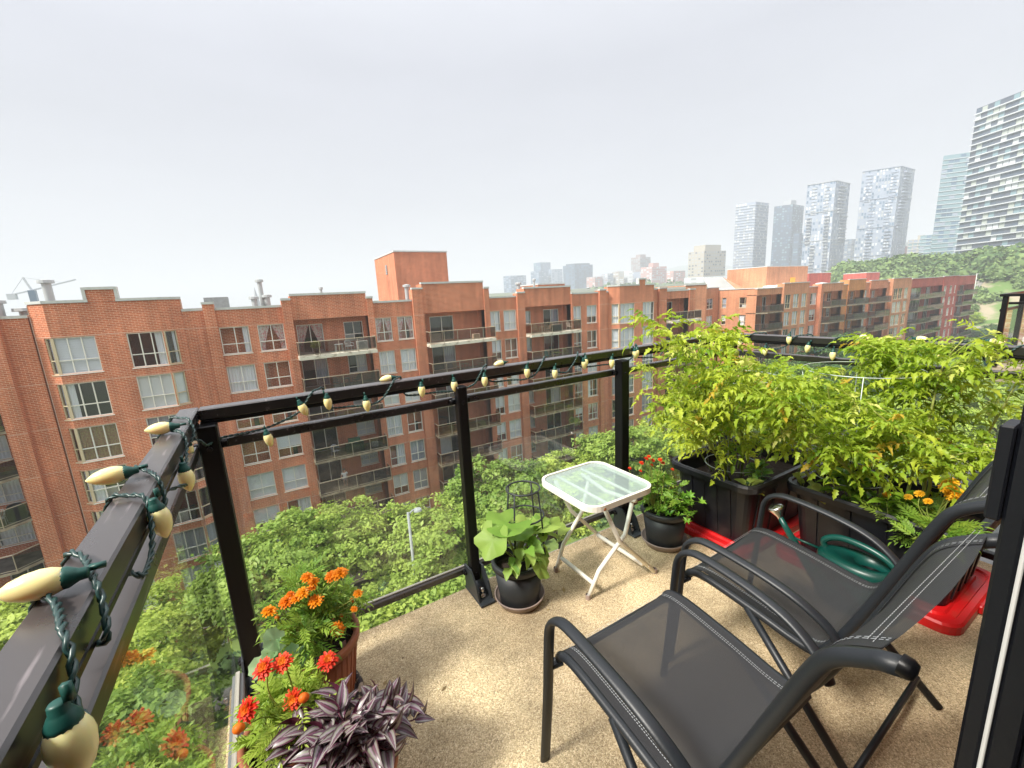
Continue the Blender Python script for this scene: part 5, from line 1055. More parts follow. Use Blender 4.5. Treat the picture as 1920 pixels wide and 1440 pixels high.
# side table
tabm=mat('cream_white_powdercoat',(.80,.78,.70),.4,var=.04,vscale=20,bump=.03); rust=mat('rust_spot',(.30,.11,.03),.9)
tw=M['white']
x0,x1,y0,y1,ht=1.105,1.515,1.27,1.69,.5
t=T('side_table','small folding white side table with frosted glass top and crossed legs','table',((x0+x1)/2,(y0+y1)/2,0)); to=Vector(((x0+x1)/2,(y0+y1)/2,0))
def rrect(x0,x1,y0,y1,r,n=6):
    P=[]
    for cx,cy,a0 in ((x1-r,y1-r,0),(x0+r,y1-r,90),(x0+r,y0+r,180),(x1-r,y0+r,270)):
        for k in range(n+1): a=math.radians(a0+90*k/n); P.append((cx+r*math.cos(a),cy+r*math.sin(a)))
    return P
R1=rrect(x0,x1,y0,y1,.075); R2=rrect(x0+.014,x1-.014,y0+.014,y1-.014,.062)
mb=MB(); n=len(R1); A=[mb.av((*p,ht)) for p in R1]; B=[mb.av((*p,ht)) for p in R2]; Cc=[mb.av((*p,ht-.027)) for p in R1]; Dd=[mb.av((*p,ht-.027)) for p in R2]
for k in range(n):
    j=(k+1)%n; mb.face([A[k],A[j],B[j],B[k]]); mb.face([Cc[k],Cc[j],A[j],A[k]]); mb.face([B[k],B[j],Dd[j],Dd[k]]); mb.face([Cc[j],Cc[k],Dd[k],Dd[j]])
O('rim',mb.mesh('rim',tabm),t,-to)
fg=bpy.data.materials.new('frosted_table_glass'); fg.use_nodes=True; q_=fg.node_tree; q_.nodes.clear(); o_=q_.nodes.new('ShaderNodeOutputMaterial'); d_=q_.nodes.new('ShaderNodeBsdfDiffuse'); d_.inputs[0].default_value=(.55,.68,.66,1); tr_=q_.nodes.new('ShaderNodeBsdfTransparent'); tr_.inputs[0].default_value=(.78,.90,.88,1); g_=q_.nodes.new('ShaderNodeBsdfGlossy'); g_.inputs[1].default_value=.06; f_=schlick(q_,.07)
m1=q_.nodes.new('ShaderNodeMixShader'); m1.inputs[0].default_value=.42; q_.links.new(tr_.outputs[0],m1.inputs[1]); q_.links.new(d_.outputs[0],m1.inputs[2]); m2=q_.nodes.new('ShaderNodeMixShader'); q_.links.new(f_,m2.inputs[0]); q_.links.new(m1.outputs[0],m2.inputs[1]); q_.links.new(g_.outputs[0],m2.inputs[2]); q_.links.new(m2.outputs[0],o_.inputs[0])
mb=MB(); R3=rrect(x0+.0145,x1-.0145,y0+.0145,y1-.0145,.061); mb.face([mb.av((*p,ht-.005)) for p in R3]); O('glass_top',mb.mesh('glass_top',fg),t,-to)
for xx in (x0+.125,x1-.125):
    mb=MB(); mb.tube([(xx,y0+.006,ht-.022),(xx,y1-.006,ht-.022)],.008,8); O('support_bar',mb.mesh('support_bar',tabm,smooth=True),t,-to)
# two U frames crossing (legs run along x, one frame inside the other)
xc=(x0+x1)/2
def leg(pts,nm='leg'): mb=MB(); mb.tube(pts,.0105,10); O(nm,mb.mesh(nm,tabm,smooth=True),t,-to)
leg([(x0+.10,y0+.03,ht-.035),(xc-.01,y0+.035,.27),(1.55,y0+.04,.004)]); leg([(x0+.10,y1-.03,ht-.035),(xc-.01,y1-.035,.27),(1.54,y1-.04,.004)])
leg([(x1-.10,y0+.055,ht-.035),(xc+.05,y0+.058,.27),(xc-.10,y0+.075,.13),(1.150,y0+.085,.004)]); leg([(x1-.10,y1-.055,ht-.035),(xc+.05,y1-.058,.27),(xc-.10,y1-.075,.13),(1.150,y1-.085,.004)])
leg([(1.47,y0+.045,.075),(1.47,y1-.045,.075)],'stretcher'); leg([(1.185,y0+.08,.065),(1.185,y1-.08,.065)],'stretcher'); leg([(x1-.125,y0+.02,ht-.05),(x1-.13,(y0+y1)/2,ht-.075),(x1-.125,y1-.02,ht-.05)],'stretcher')
for (fx,fy) in ((1.55,y0+.04),(1.54,y1-.04),(1.150,y0+.085),(1.150,y1-.085)):
    mb=MB(); mb.lathe([(0,0),(.0125,0),(.0125,.022),(.0108,.024)],10,(fx,fy,.0005)); O('foot_cap',mb.mesh('foot_cap',sauc),t,-to)
mb=MB(); mb.lathe([(0,.003),(.007,.001),(.008,0)],8,(x0+.075,y0-.001,ht-.018),axis=(0,-1,0)); mb.lathe([(0,.003),(.006,.001),(.007,0)],8,(x1-.001,y0+.08,ht-.02),axis=(1,0,0)); O('rust_rivet',mb.mesh('rust_rivet',rust),t,-to)
# wire cage
cg=T('plant_cage','dark grey wire plant cage with two rings standing in the squash pot','plant cage',(.955,1.575,.15)); gm=mat('cage_grey_wire',(.03,.036,.036),.45)
C0=Vector((.955,1.60,0))
for nm,z,r in (('ring',.53,.078),('ring',.395,.092)):
    mb=MB(); mb.tube([(r*math.cos(a/32*6.283),r*math.sin(a/32*6.283),z-.15) for a in range(32)],.0045,6,closed=True); O(nm,mb.mesh(nm,gm,smooth=True),cg)
for k in range(4):
    a=k*1.57+.5; mb=MB(); mb.tube([(.078*math.cos(a),.078*math.sin(a),.38),(.092*math.cos(a),.092*math.sin(a),.245),(.105*math.cos(a),.105*math.sin(a),.02)],.0042,6); O('stake',mb.mesh('stake',gm,smooth=True),cg)
# ------------------------------------------------ black tubs on red lids, watering can
tubm=mat('black_tote_plastic',(.004,.005,.008),.4,col2=(.035,.033,.030),vscale=7,thresh=(.5,.85),detail=8,bump=.02,bscale=120,spec=.5); redm=mat('red_tote_lid',(.60,.010,.012),.36,spec=.5,col2=(.36,.10,.07),vscale=9,thresh=(.55,.85),detail=8)
def tub(x0,x1,y0,y1,h,label,n1='storage_tub'):
    t=T(n1,label,'storage tub',((x0+x1)/2,(y0+y1)/2,.05)); o=Vector(((x0+x1)/2,(y0+y1)/2,.05)); q=.045
    def ring(mb,d,z,r): return [mb.av((*p,z)) for p in rrect(x0+d,x1-d,y0+d,y1-d,r,5)]
    mb=MB(); L_=[ring(mb,.062,.05,.05),ring(mb,.03,.05+h-.05,.06),ring(mb,.03,.05+h-.02,.06)]
    for A,B in zip(L_,L_[1:]):
        n=len(A)
        for k in range(n): mb.face([A[k],A[(k+1)%n],B[(k+1)%n],B[k]])
    mb.face(L_[0][::-1]); I=[ring(mb,.036,.05+h-.02,.055),ring(mb,.045,.05+h-.12,.05)]
    for k in range(len(I[0])): mb.face([I[0][(k+1)%len(I[0])],I[0][k],I[1][k],I[1][(k+1)%len(I[0])]])
    O('body',mb.mesh('body',tubm),t,-o)
    mb=MB(); R_=[ring(mb,.03,.05+h-.045,.06),ring(mb,-.004,.05+h-.04,.075),ring(mb,-.006,.05+h-.012,.075),ring(mb,.0,.05+h,.07),ring(mb,.012,.05+h-.002,.065),ring(mb,.016,.05+h-.010,.062),ring(mb,.030,.05+h-.010,.058),ring(mb,.036,.05+h-.02,.055)]
    for A,B in zip(R_,R_[1:]):
        n=len(A)
        for k in range(n): mb.face([A[k],A[(k+1)%n],B[(k+1)%n],B[k]])
    O('rim',mb.mesh('rim',tubm),t,-o)
    mb=MB(); mb.face(ring(mb,.044,.05+h-.10,.05)); O('soil',mb.mesh('soil',soil),t,-o)
    # ribs on the faces
    for k in range(4):
        xx=x0+.14+(x1-x0-.28)*k/3; mb=MB(); mb.quad((xx-.012,y0+.054,.07),(xx+.012,y0+.054,.07),(xx+.012,y0+.023,.05+h-.06),(xx-.012,y0+.023,.05+h-.06)); mb.quad((xx-.012,y0+.075,.07),(xx-.012,y0+.054,.07),(xx-.012,y0+.023,.05+h-.06),(xx-.012,y0+.04,.05+h-.06)); mb.quad((xx+.012,y0+.054,.07),(xx+.012,y0+.075,.07),(xx+.012,y0+.04,.05+h-.06),(xx+.012,y0+.023,.05+h-.06)); O('rib',mb.mesh('rib',tubm),t,-o)
        yy=y0+.14+(y1-y0-.28)*k/3; mb=MB(); mb.quad((x0+.054,yy+.012,.07),(x0+.054,yy-.012,.07),(x0+.023,yy-.012,.05+h-.06),(x0+.023,yy+.012,.05+h-.06)); mb.quad((x0+.075,yy-.012,.07),(x0+.04,yy-.012,.05+h-.06),(x0+.023,yy-.012,.05+h-.06),(x0+.054,yy-.012,.07)); O('rib',mb.mesh('rib',tubm),t,-o)
    return t
def lid(x0,x1,y0,y1,label,z=.0):
    t=T('tub_lid',label,'lid',((x0+x1)/2,(y0+y1)/2,z)); o=Vector(((x0+x1)/2,(y0+y1)/2,z))
    mb=MB(); prof=[(.0,.002,.07),(.0,.038,.07),(.008,.046,.066),(.028,.046,.06),(.034,.036,.055),(.06,.034,.05),(.066,.044,.045),(.5,.046,.04)]
    def ring(d,zz,r):
        d=min(d,.11); return [mb.av((*p,z+zz)) for p in rrect(x0+d,x1-d,y0+d,y1-d,r,5)]
    Rg=[ring(*p) for p in prof]
    for A,B in zip(Rg,Rg[1:]):
        n=len(A)
        for k in range(n): mb.face([A[k],A[(k+1)%n],B[(k+1)%n],B[k]])
    mb.face(Rg[-1]); mb.face(Rg[0][::-1]); O('panel',mb.mesh('panel',redm),t,-o)
    mb=MB(); mb.bbox((x0-.012,(y0+y1)/2-.06,z+.008),(x0+.002,(y0+y1)/2+.06,z+.044),.004); mb.bbox(((x0+x1)/2-.05,y0-.012,z+.008),((x0+x1)/2+.05,y0+.002,z+.044),.004); O('latch',mb.mesh('latch',redm),t,-o)
tub(1.985,2.74,1.09,1.60,.36,'black storage tub on a red lid holding the left tomato plant in the corner'); lid(1.975,2.745,1.105,1.63,'red lid under the left black tub near the herb pot')
tub(2.20,2.74,.37,1.055,.36,'black storage tub on a red lid behind the far chair and watering can'); lid(2.16,2.76,.36,1.07,'red lid under the right black tub behind the chair back')
canm=mat('dark_green_can_plastic',(.003,.062,.050),.35,spec=.5)
cx_,cy_c=2.07,.67
wc=T('watering_can','dark green oval watering can with long spout behind the far chair','watering can',(cx_,cy_c,0)); wc.scale=(1.16,1.16,1.22); wo=Vector((cx_,cy_c,0))
mb=MB()
def oval(z,a,b,dx_=0,n=32): return [mb.av((dx_+b*math.cos(k/n*6.283),a*math.sin(k/n*6.283),z)) for k in range(n)]
prof=[(0,.120,.072),(.004,.128,.078),(.070,.131,.080),(.073,.127,.076),(.077,.131,.080),(.092,.131,.080),(.095,.127,.076),(.099,.131,.080),(.114,.131,.080),(.117,.127,.076),(.121,.131,.080),(.165,.128,.078),(.178,.122,.074),(.185,.105,.062)]
Rg=[oval(z,a,b) for z,a,b in prof]
hole=[mb.av((.0+.042*math.cos(k/32*6.283),-.040+.052*math.sin(k/32*6.283),.187)) for k in range(32)]; hin=[mb.av((.0+.040*math.cos(k/32*6.283),-.040+.050*math.sin(k/32*6.283),.150)) for k in range(32)]
Rg+= [hole,hin]
for A,B in zip(Rg,Rg[1:]):
    for k in range(32): mb.face([A[k],A[(k+1)%32],B[(k+1)%32],B[k]])
mb.face(Rg[0][::-1]); O('body',mb.mesh('body',canm,smooth=True),wc)
mb=MB(); mb.face([mb.av((.0405*math.cos(k/32*6.283),-.040+.0505*math.sin(k/32*6.283),.152)) for k in range(32)]); O('opening',mb.mesh('opening',M['black']),wc)
mb=MB(); hb_=bez([(0,.098,.165),(0,.112,.205),(0,.06,.238),(0,-.03,.237),(0,-.10,.21),(0,-.142,.15),(0,-.128,.09)],6); mb.tube(hb_,.0115,10); O('handle',mb.mesh('handle',canm,smooth=True),wc)
mb=MB(); mb.tube([(0,.120,.045),(-.01,.16,.09),(-.02,.24,.20),(-.025,.27,.245)],[.026,.018,.012,.010],12); O('spout',mb.mesh('spout',canm,smooth=True),wc)
mb=MB(); mb.tube([(-.018,.225,.175),(0,.12,.165)],.005,6); O('spout_brace',mb.mesh('spout_brace',canm,smooth=True),wc)
mb=MB(); mb.lathe([(.009,-.02),(.012,0),(.030,.030),(.031,.036),(.026,.042),(0,.046)],20,(-.025,.27,.245),axis=(-.2,.35,.9)); O('rose',mb.mesh('rose',M['steel'],smooth=True),wc)
# ------------------------------------------------ chairs
chm=mat('charcoal_powdercoat',(.014,.017,.021),.42,spec=.45,bump=.04,bscale=180)
def slingmat():
    m=bpy.data.materials.new('grey_mesh_sling'); m.use_nodes=True; t=m.node_tree; t.nodes.clear(); o=t.nodes.new('ShaderNodeOutputMaterial')
    b=t.nodes.new('ShaderNodeBsdfPrincipled'); b.inputs['Roughness'].default_value=.55; b.inputs['Specular IOR Level'].default_value=.35
    uv=t.nodes.new('ShaderNodeUVMap'); ck=t.nodes.new('ShaderNodeTexWave'); ck.inputs['Scale'].default_value=160; ck.wave_type='BANDS'; ck.bands_direction='X'; t.links.new(uv.outputs[0],ck.inputs[0])
    ck2=t.nodes.new('ShaderNodeTexWave'); ck2.inputs['Scale'].default_value=160; ck2.wave_type='BANDS'; ck2.bands_direction='Y'; t.links.new(uv.outputs[0],ck2.inputs[0])
    ml=t.nodes.new('ShaderNodeMath'); ml.operation='MULTIPLY'; t.links.new(ck.outputs['Fac'],ml.inputs[0]); t.links.new(ck2.outputs['Fac'],ml.inputs[1])
    r=t.nodes.new('ShaderNodeMix'); r.data_type='RGBA'; r.inputs[6].default_value=(.014,.015,.017,1); r.inputs[7].default_value=(.085,.085,.092,1); t.links.new(ml.outputs[0],r.inputs[0]); t.links.new(r.outputs[2],b.inputs['Base Color'])
    bp=t.nodes.new('ShaderNodeBump'); bp.inputs['Strength'].default_value=.3; bp.inputs['Distance'].default_value=.001; t.links.new(ml.outputs[0],bp.inputs['Height']); t.links.new(bp.outputs[0],b.inputs['Normal'])
    tr=t.nodes.new('ShaderNodeBsdfTransparent'); x=t.nodes.new('ShaderNodeMixShader'); x.inputs[0].default_value=.92; t.links.new(tr.outputs[0],x.inputs[1]); t.links.new(b.outputs[0],x.inputs[2]); t.links.new(x.outputs[0],o.inputs[0]); return m
SLM=slingmat(); STM=mat('pale_stitching',(.34,.36,.37),.8)
def chair(label,x,y):
    # local: faces +y, origin on the floor below the seat centre
    t=T('patio_chair',label,'chair',(x,y,0),group='charcoal mesh patio chairs'); Wd=.222
    prof=bez([(0,.245,.375),(0,.225,.402),(0,.16,.412),(0,.0,.392),(0,-.12,.372),(0,-.175,.376),(0,-.215,.43),(0,-.27,.56),(0,-.335,.74),(0,-.378,.86),(0,-.405,.908),(0,-.45,.940)],6)
    # side rails along the same profile
    for s in (-1,1):
        mb=MB(); mb.tube([(s*(Wd+.006),p.y,p.z-.012) for p in prof[2:]]+[(s*(Wd+.012),-.478,.942)],.0128,12,flat=1.0); O('side_frame',mb.mesh('side_frame',chm,smooth=True),t)
        mb=MB(); mb.lathe([(0,.007),(.010,.006),(.0136,.0),(.0136,-.01)],12,(s*(Wd+.012),-.481,.942),axis=(0,-1,-.1)); O('end_cap',mb.mesh('end_cap',M['black'],smooth=True),t)
        # arm + front leg: one bent tube
        arm=bez([(s*(Wd+.048),.275,.0),(s*(Wd+.046),.248,.26),(s*(Wd+.045),.235,.44),(s*(Wd+.045),.222,.515),(s*(Wd+.045),.182,.553),(s*(Wd+.045),.12,.561),(s*(Wd+.044),-.02,.547),(s*(Wd+.040),-.13,.520),(s*(Wd+.030),-.205,.475),(s*(Wd+.022),-.24,.425)],6)
        mb=MB(); mb.tube(arm,[.0098]*len(arm),12,flat=1.75,up=(1,0,0)); O('arm_and_front_leg',mb.mesh('arm_and_front_leg',chm,smooth=True),t)
        mb=MB(); mb.tube([(s*(Wd+.010),.02,.382),(s*(Wd+.05),-.36,.004)],.0125,10); O('rear_leg',mb.mesh('rear_leg',chm,smooth=True),t)
        mb=MB(); mb.tube([(s*(Wd+.0),.235,.36),(s*(Wd+.045),.245,.355)],.010,8); O('bracket',mb.mesh('bracket',chm),t)
    for (yy,zz,nm) in ((.252,.352,'front_bar'),(-.19,.345,'rear_bar')):
        mb=MB(); mb.tube([(-Wd-.03,yy,zz),(Wd+.03,yy,zz)],.012,8); O(nm,mb.mesh(nm,chm,smooth=True),t)
    mb=MB(); mb.tube([(-Wd-.045,-.30,.075),(Wd+.045,-.30,.075)],.009,8); O('stretcher',mb.mesh('stretcher',chm,smooth=True),t)
    # sling with a slight sag, UV in metres
    n=len(prof); cols=9; V=[];UV=[]; acc=0
    for i,p in enumerate(prof):
        if i: acc+=(p-prof[i-1]).length
        for c in range(cols):
            u=(c/(cols-1)-.5)*2; sg=(1-u*u)*.014; V.append((u*Wd,p.y-sg*(.7 if p.z>.43 else 0),p.z-sg*(.3 if p.z>.43 else 1))); UV.append((u*Wd,acc))
    F=[(i*cols+c,i*cols+c+1,(i+1)*cols+c+1,(i+1)*cols+c) for i in range(n-1) for c in range(cols-1)]
    O('sling',npmesh('sling',V,F,SLM,smooth=True,uv=UV),t)
    # folded hems (a second layer) and two stitched rows per edge
    def strip(c0,c1,off):
        V2=[];UV2=[];acc=0
        for i,p in enumerate(prof):
            if i: acc+=(p-prof[i-1]).length
            tn=(prof[min(i+1,n-1)]-prof[max(i-1,0)]).normalized(); nr=Vector((0,-tn.z,tn.y)); nr=nr if nr.z>0 or nr.y>0 else -nr
            for c in (c0,c1): 
                u=c/Wd; sg=(1-u*u)*.014; V2.append((c,p.y-sg*(.7 if p.z>.43 else 0)+nr.y*off,p.z-sg*(.3 if p.z>.43 else 1)+nr.z*off)); UV2.append((c,acc))
        return V2,[(2*i,2*i+1,2*i+3,2*i+2) for i in range(n-1)],UV2
    for s in (-1,1):
        a,b_=sorted((s*(Wd-.038),s*(Wd-.001))); V2,F2,U2=strip(a,b_,.0016); O('hem',npmesh('hem',V2,F2,SLM,smooth=True,uv=U2),t)
        mb=MB()
        for cc in (Wd-.030,Wd-.024):
            acc=0
            for i in range(n-1):
                p,q=prof[i],prof[i+1]; L_=(q-p).length; k=max(1,int(L_/.006))
                tn=(q-p).normalized(); nr=Vector((0,-tn.z,tn.y)); nr=nr if nr.z>0 else -nr
                if abs(tn.z)>.5: nr=Vector((0,abs(tn.z),abs(tn.y))) 
                u=cc/Wd; sg=(1-u*u)*.014; o_=Vector((0,-sg*(.7 if p.z>.43 else 0),-sg*(.3 if p.z>.43 else 1)))+nr*.0030
                for j in range(k):
                    a=p.lerp(q,(j+.1)/k)+o_; b=p.lerp(q,(j+.75)/k)+o_; xx=s*cc; mb.quad((xx-.0009,a.y,a.z),(xx+.0009,a.y,a.z),(xx+.0009,b.y,b.z),(xx-.0009,b.y,b.z))
        for e_i in (1,n-3):
            p=prof[e_i]
            for j in range(70):
                xx=-Wd+.01+j*.0065; [mb.quad((xx,p.y+q_,p.z+.004),(xx+.0048,p.y+q_,p.z+.004),(xx+.0048,p.y+q_+.0008,p.z+.0043),(xx,p.y+q_+.0008,p.z+.0043)) for q_ in (0,.006)] if s>0 else None
        O('stitching',mb.mesh('stitching',STM),t)
    return t
chair('nearest charcoal mesh patio chair, cut by the bottom edge, facing the front railing',.842,.615)
chair('farther charcoal mesh patio chair, between the nearest chair and the watering can',1.462,.655); bpy.context.scene.objects['patio_chair.001'].rotation_euler=(0,0,.035)
# ------------------------------------------------ our own building, behind the camera and beside the door
own=T('own_building','brick wall of the building the balcony belongs to, beside the open balcony door','building',(4,-.3,0))
def OB(nm,a,b,mt): m_=MB(); m_.box(a,b); O(nm,m_.mesh(nm,mt),own,(-4,.3,0))
OB('brick_wall',(.755,-.45,-23),(9.0,-.06,3.0),BR); OB('brick_wall',(-14,-.45,-23),(-.7,-.06,3.0),BR); OB('lintel',(-.699,-.45,2.3),(.754,-.07,3.0),BR); OB('threshold',(-.699,-.9,-.3),(.754,-.07,-.225),M['walk'])
OB('ceiling',(-2.5,-3.6,2.3),(2.5,-.451,2.4),M['white']); OB('room_wall',(-2.5,-3.7,-.2),(2.5,-3.6,2.3),M['cream']); OB('room_wall',(-2.6,-3.6,-.2),(-2.5,-.451,2.3),M['cream']); OB('room_wall',(2.5,-3.6,-.2),(2.6,-.451,2.3),M['cream']); OB('room_floor',(-2.5,-3.6,-.3),(2.5,-.901,-.01),M['bark'])
# ------------------------------------------------ neighbour's balcony beyond the right railing
nb=T('neighbour_balcony','neighbouring balcony with black railing, brick column and pale concrete ledge at the right edge','balcony',(9.6,1.8,0)); no=Vector((9.6,1.8,0))
def NBx(nm,a,b,mt,c=.006): m_=MB(); m_.bbox(a,b,c); O(nm,m_.mesh(nm,mt),nb,-no)
NBx('ledge',(9.6,-.9,-.24),(13,1.76,.0),M['slabc']); NBx('top_rail',(9.55,-.9,1.045),(9.61,1.8,1.085),M['black']); NBx('top_rail',(9.615,1.745,1.045),(13,1.8,1.085),M['black']); NBx('mid_rail',(9.56,-.9,.93),(9.6,1.7,.965),M['black'])
NBx('mid_rail',(9.62,1.75,.82),(13,1.79,.86),M['black']); NBx('bottom_rail',(9.62,1.75,.07),(13,1.79,.1),M['black'])
for x,y in ((9.6,1.74),(10.6,1.74),(9.6,.7)): NBx('post',(x-.03,y-.03,0),(x+.03,y+.03,1.044),M['black'])
NBx('brick_column',(10.05,1.2,-.05),(10.3,1.5,.98),BRY); NBx('brick_column',(11.2,1.2,-.05),(11.3,1.5,.98),BRY); NBx('wall',(14,-.9,-.2),(14.3,1.6,2.6),BR)
m_=MB(); m_.quad((9.63,1.765,.1),(12.9,1.765,.1),(12.9,1.765,.82),(9.63,1.765,.82)); O('glass_panel',m_.mesh('glass_panel',GL),nb,-no)
m_=MB(); m_.quad((9.58,-.9,.1),(9.58,1.7,.1),(9.58,1.7,.93),(9.58,-.9,.93)); O('glass_panel',m_.mesh('glass_panel',GL),nb,-no)
NBx('cloth',(9.9,1.52,.28),(10.2,1.56,.42),M['cur_p'],.01)
# ------------------------------------------------ plants
pr=random.Random(99)
def leaflet(V,F,base,dirv,up,L,W,fold=.25,curl=.3,lob=0,n=5,shape=.45,MI=None,mi=0,UV=None):
    d=Vector(dirv).normalized(); s=d.cross(Vector(up)).normalized(); u=s.cross(d); p=Vector(base); b=len(V)
    for i in range(n+1):
        f=i/n; w=W*.5*(math.sin(math.pi*min(1,f**shape*.5/.5 if False else f**(.62)))**.9) if 0<f<1 else W*.02
        if lob: w*=(1+lob*(1 if i%2 else -1))
        c=p+d*(L*math.sin(f*curl)/max(curl,.01))-u*(L*(1-math.cos(f*curl))/max(curl,.01)) if curl else p+d*L*f
        V+= [c-s*w+u*w*fold*2, c, c+s*w+u*w*fold*2]
        if UV is not None: UV+= [(0,f),(.5,f),(1,f)]
    for i in range(n):
        k=b+3*i; F+= [(k,k+1,k+4,k+3),(k+1,k+2,k+5,k+4)]
def mkleaf(name,V,F,mt,UV=None): return npmesh(name,[tuple(v) for v in V],F,mt,smooth=True,uv=UV)
def tomato_leaf(seed,mt,L=.22,droop=.5):
    r=random.Random(seed); V=[];F=[]; 
    P=lambda t:Vector((L*math.sin(t*droop)/droop,.012*math.sin(t*5+seed),-L*(1-math.cos(t*droop))/droop))
    for i in range(7):   # rachis, a thin three sided stem
        a=P(i/7);b=P((i+1)/7);k=len(V); w=.0022*(1-.6*i/7)
        V+=[a+Vector((0,-w,0)),a+Vector((0,w,0)),a+Vector((0,0,-w)),b+Vector((0,-w*.8,0)),b+Vector((0,w*.8,0)),b+Vector((0,0,-w*.8))]; F+=[(k,k+1,k+4,k+3),(k+1,k+2,k+5,k+4),(k+2,k,k+3,k+5)]
    for t,l,w in ((.28,.034,.012),(.40,.015,.007),(.50,.042,.015),(.61,.016,.008),(.72,.042,.015),(.86,.03,.012)):
        for s in (-1,1):
            a=r.uniform(.7,1.15); up=Vector((r.uniform(-.3,.3),r.uniform(-.4,.4),1)); leaflet(V,F,P(t),(math.cos(a),s*math.sin(a),r.uniform(-.5,.6)),up,l*r.uniform(.8,1.2),w*r.uniform(.8,1.2),r.uniform(.2,.6),r.uniform(.3,1.9),.26,6)
    leaflet(V,F,P(1),(1,r.uniform(-.3,.3),-.5),(0,r.uniform(-.4,.4),1),.046,.019,.25,r.uniform(.4,1.4),.3,7)
    return mkleaf('leaf',V,F,mt)
TL=leafmat('tomato_leaves',(.17,.34,.02),(.60,.70,.07),.48,.42,nscale=18,yellow=((.62,.46,.05),.06))
TLl=leafmat('tomato_leaves_pale',(.52,.62,.10),(.72,.75,.22),.42,.42,nscale=18)
tls=[tomato_leaf(i,TL,.16,r_) for i,r_ in enumerate((.3,.6,1.1,.2,.45,1.4))]; tlp=[tomato_leaf(30+i,TLl,.12,r_) for i,r_ in enumerate((.8,1.5,2.0))]
def simple_leaf(seed,mt,L,W,fold=.2,curl=.5,lob=0,n=5,pet=.03):
    V=[];F=[];UV=[]; leaflet(V,F,(pet,0,0),(1,0,0),(0,0,1),L,W,fold,curl,lob,n,UV=UV)
    k=len(V); w=.0015; V+=[Vector((0,-w,0)),Vector((0,w,0)),Vector((0,0,-w)),Vector((pet+.01,-w,0)),Vector((pet+.01,w,0)),Vector((pet+.01,0,-w))]; UV+=[(.5,0)]*6; F+=[(k,k+1,k+4,k+3),(k+1,k+2,k+5,k+4),(k+2,k,k+3,k+5)]
    return mkleaf('leaf',V,F,mt,UV)
def put(parent,me,p,d,up=(0,0,1),s=1.0,name='leaf'):
    d=Vector(d).normalized(); u=Vector(up); y=u.cross(d)
    if y.length<1e-3: y=Vector((0,1,0)).cross(d)
    y.normalize(); z=d.cross(y); o=bpy.data.objects.new(name,me); COL.objects.link(o); o.parent=parent
    m_=Matrix(((d.x,y.x,z.x,p[0]),(d.y,y.y,z.y,p[1]),(d.z,y.z,z.z,p[2]),(0,0,0,1))); o.matrix_local=m_@Matrix.Diagonal((s,s,s,1)); return o
STEM=leafmat('green_stems',(.24,.32,.06),(.40,.46,.12),.15,.5,nscale=8)
def jit(v,a): return Vector(v)+Vector((pr.gauss(0,a),pr.gauss(0,a),pr.gauss(0,a)))
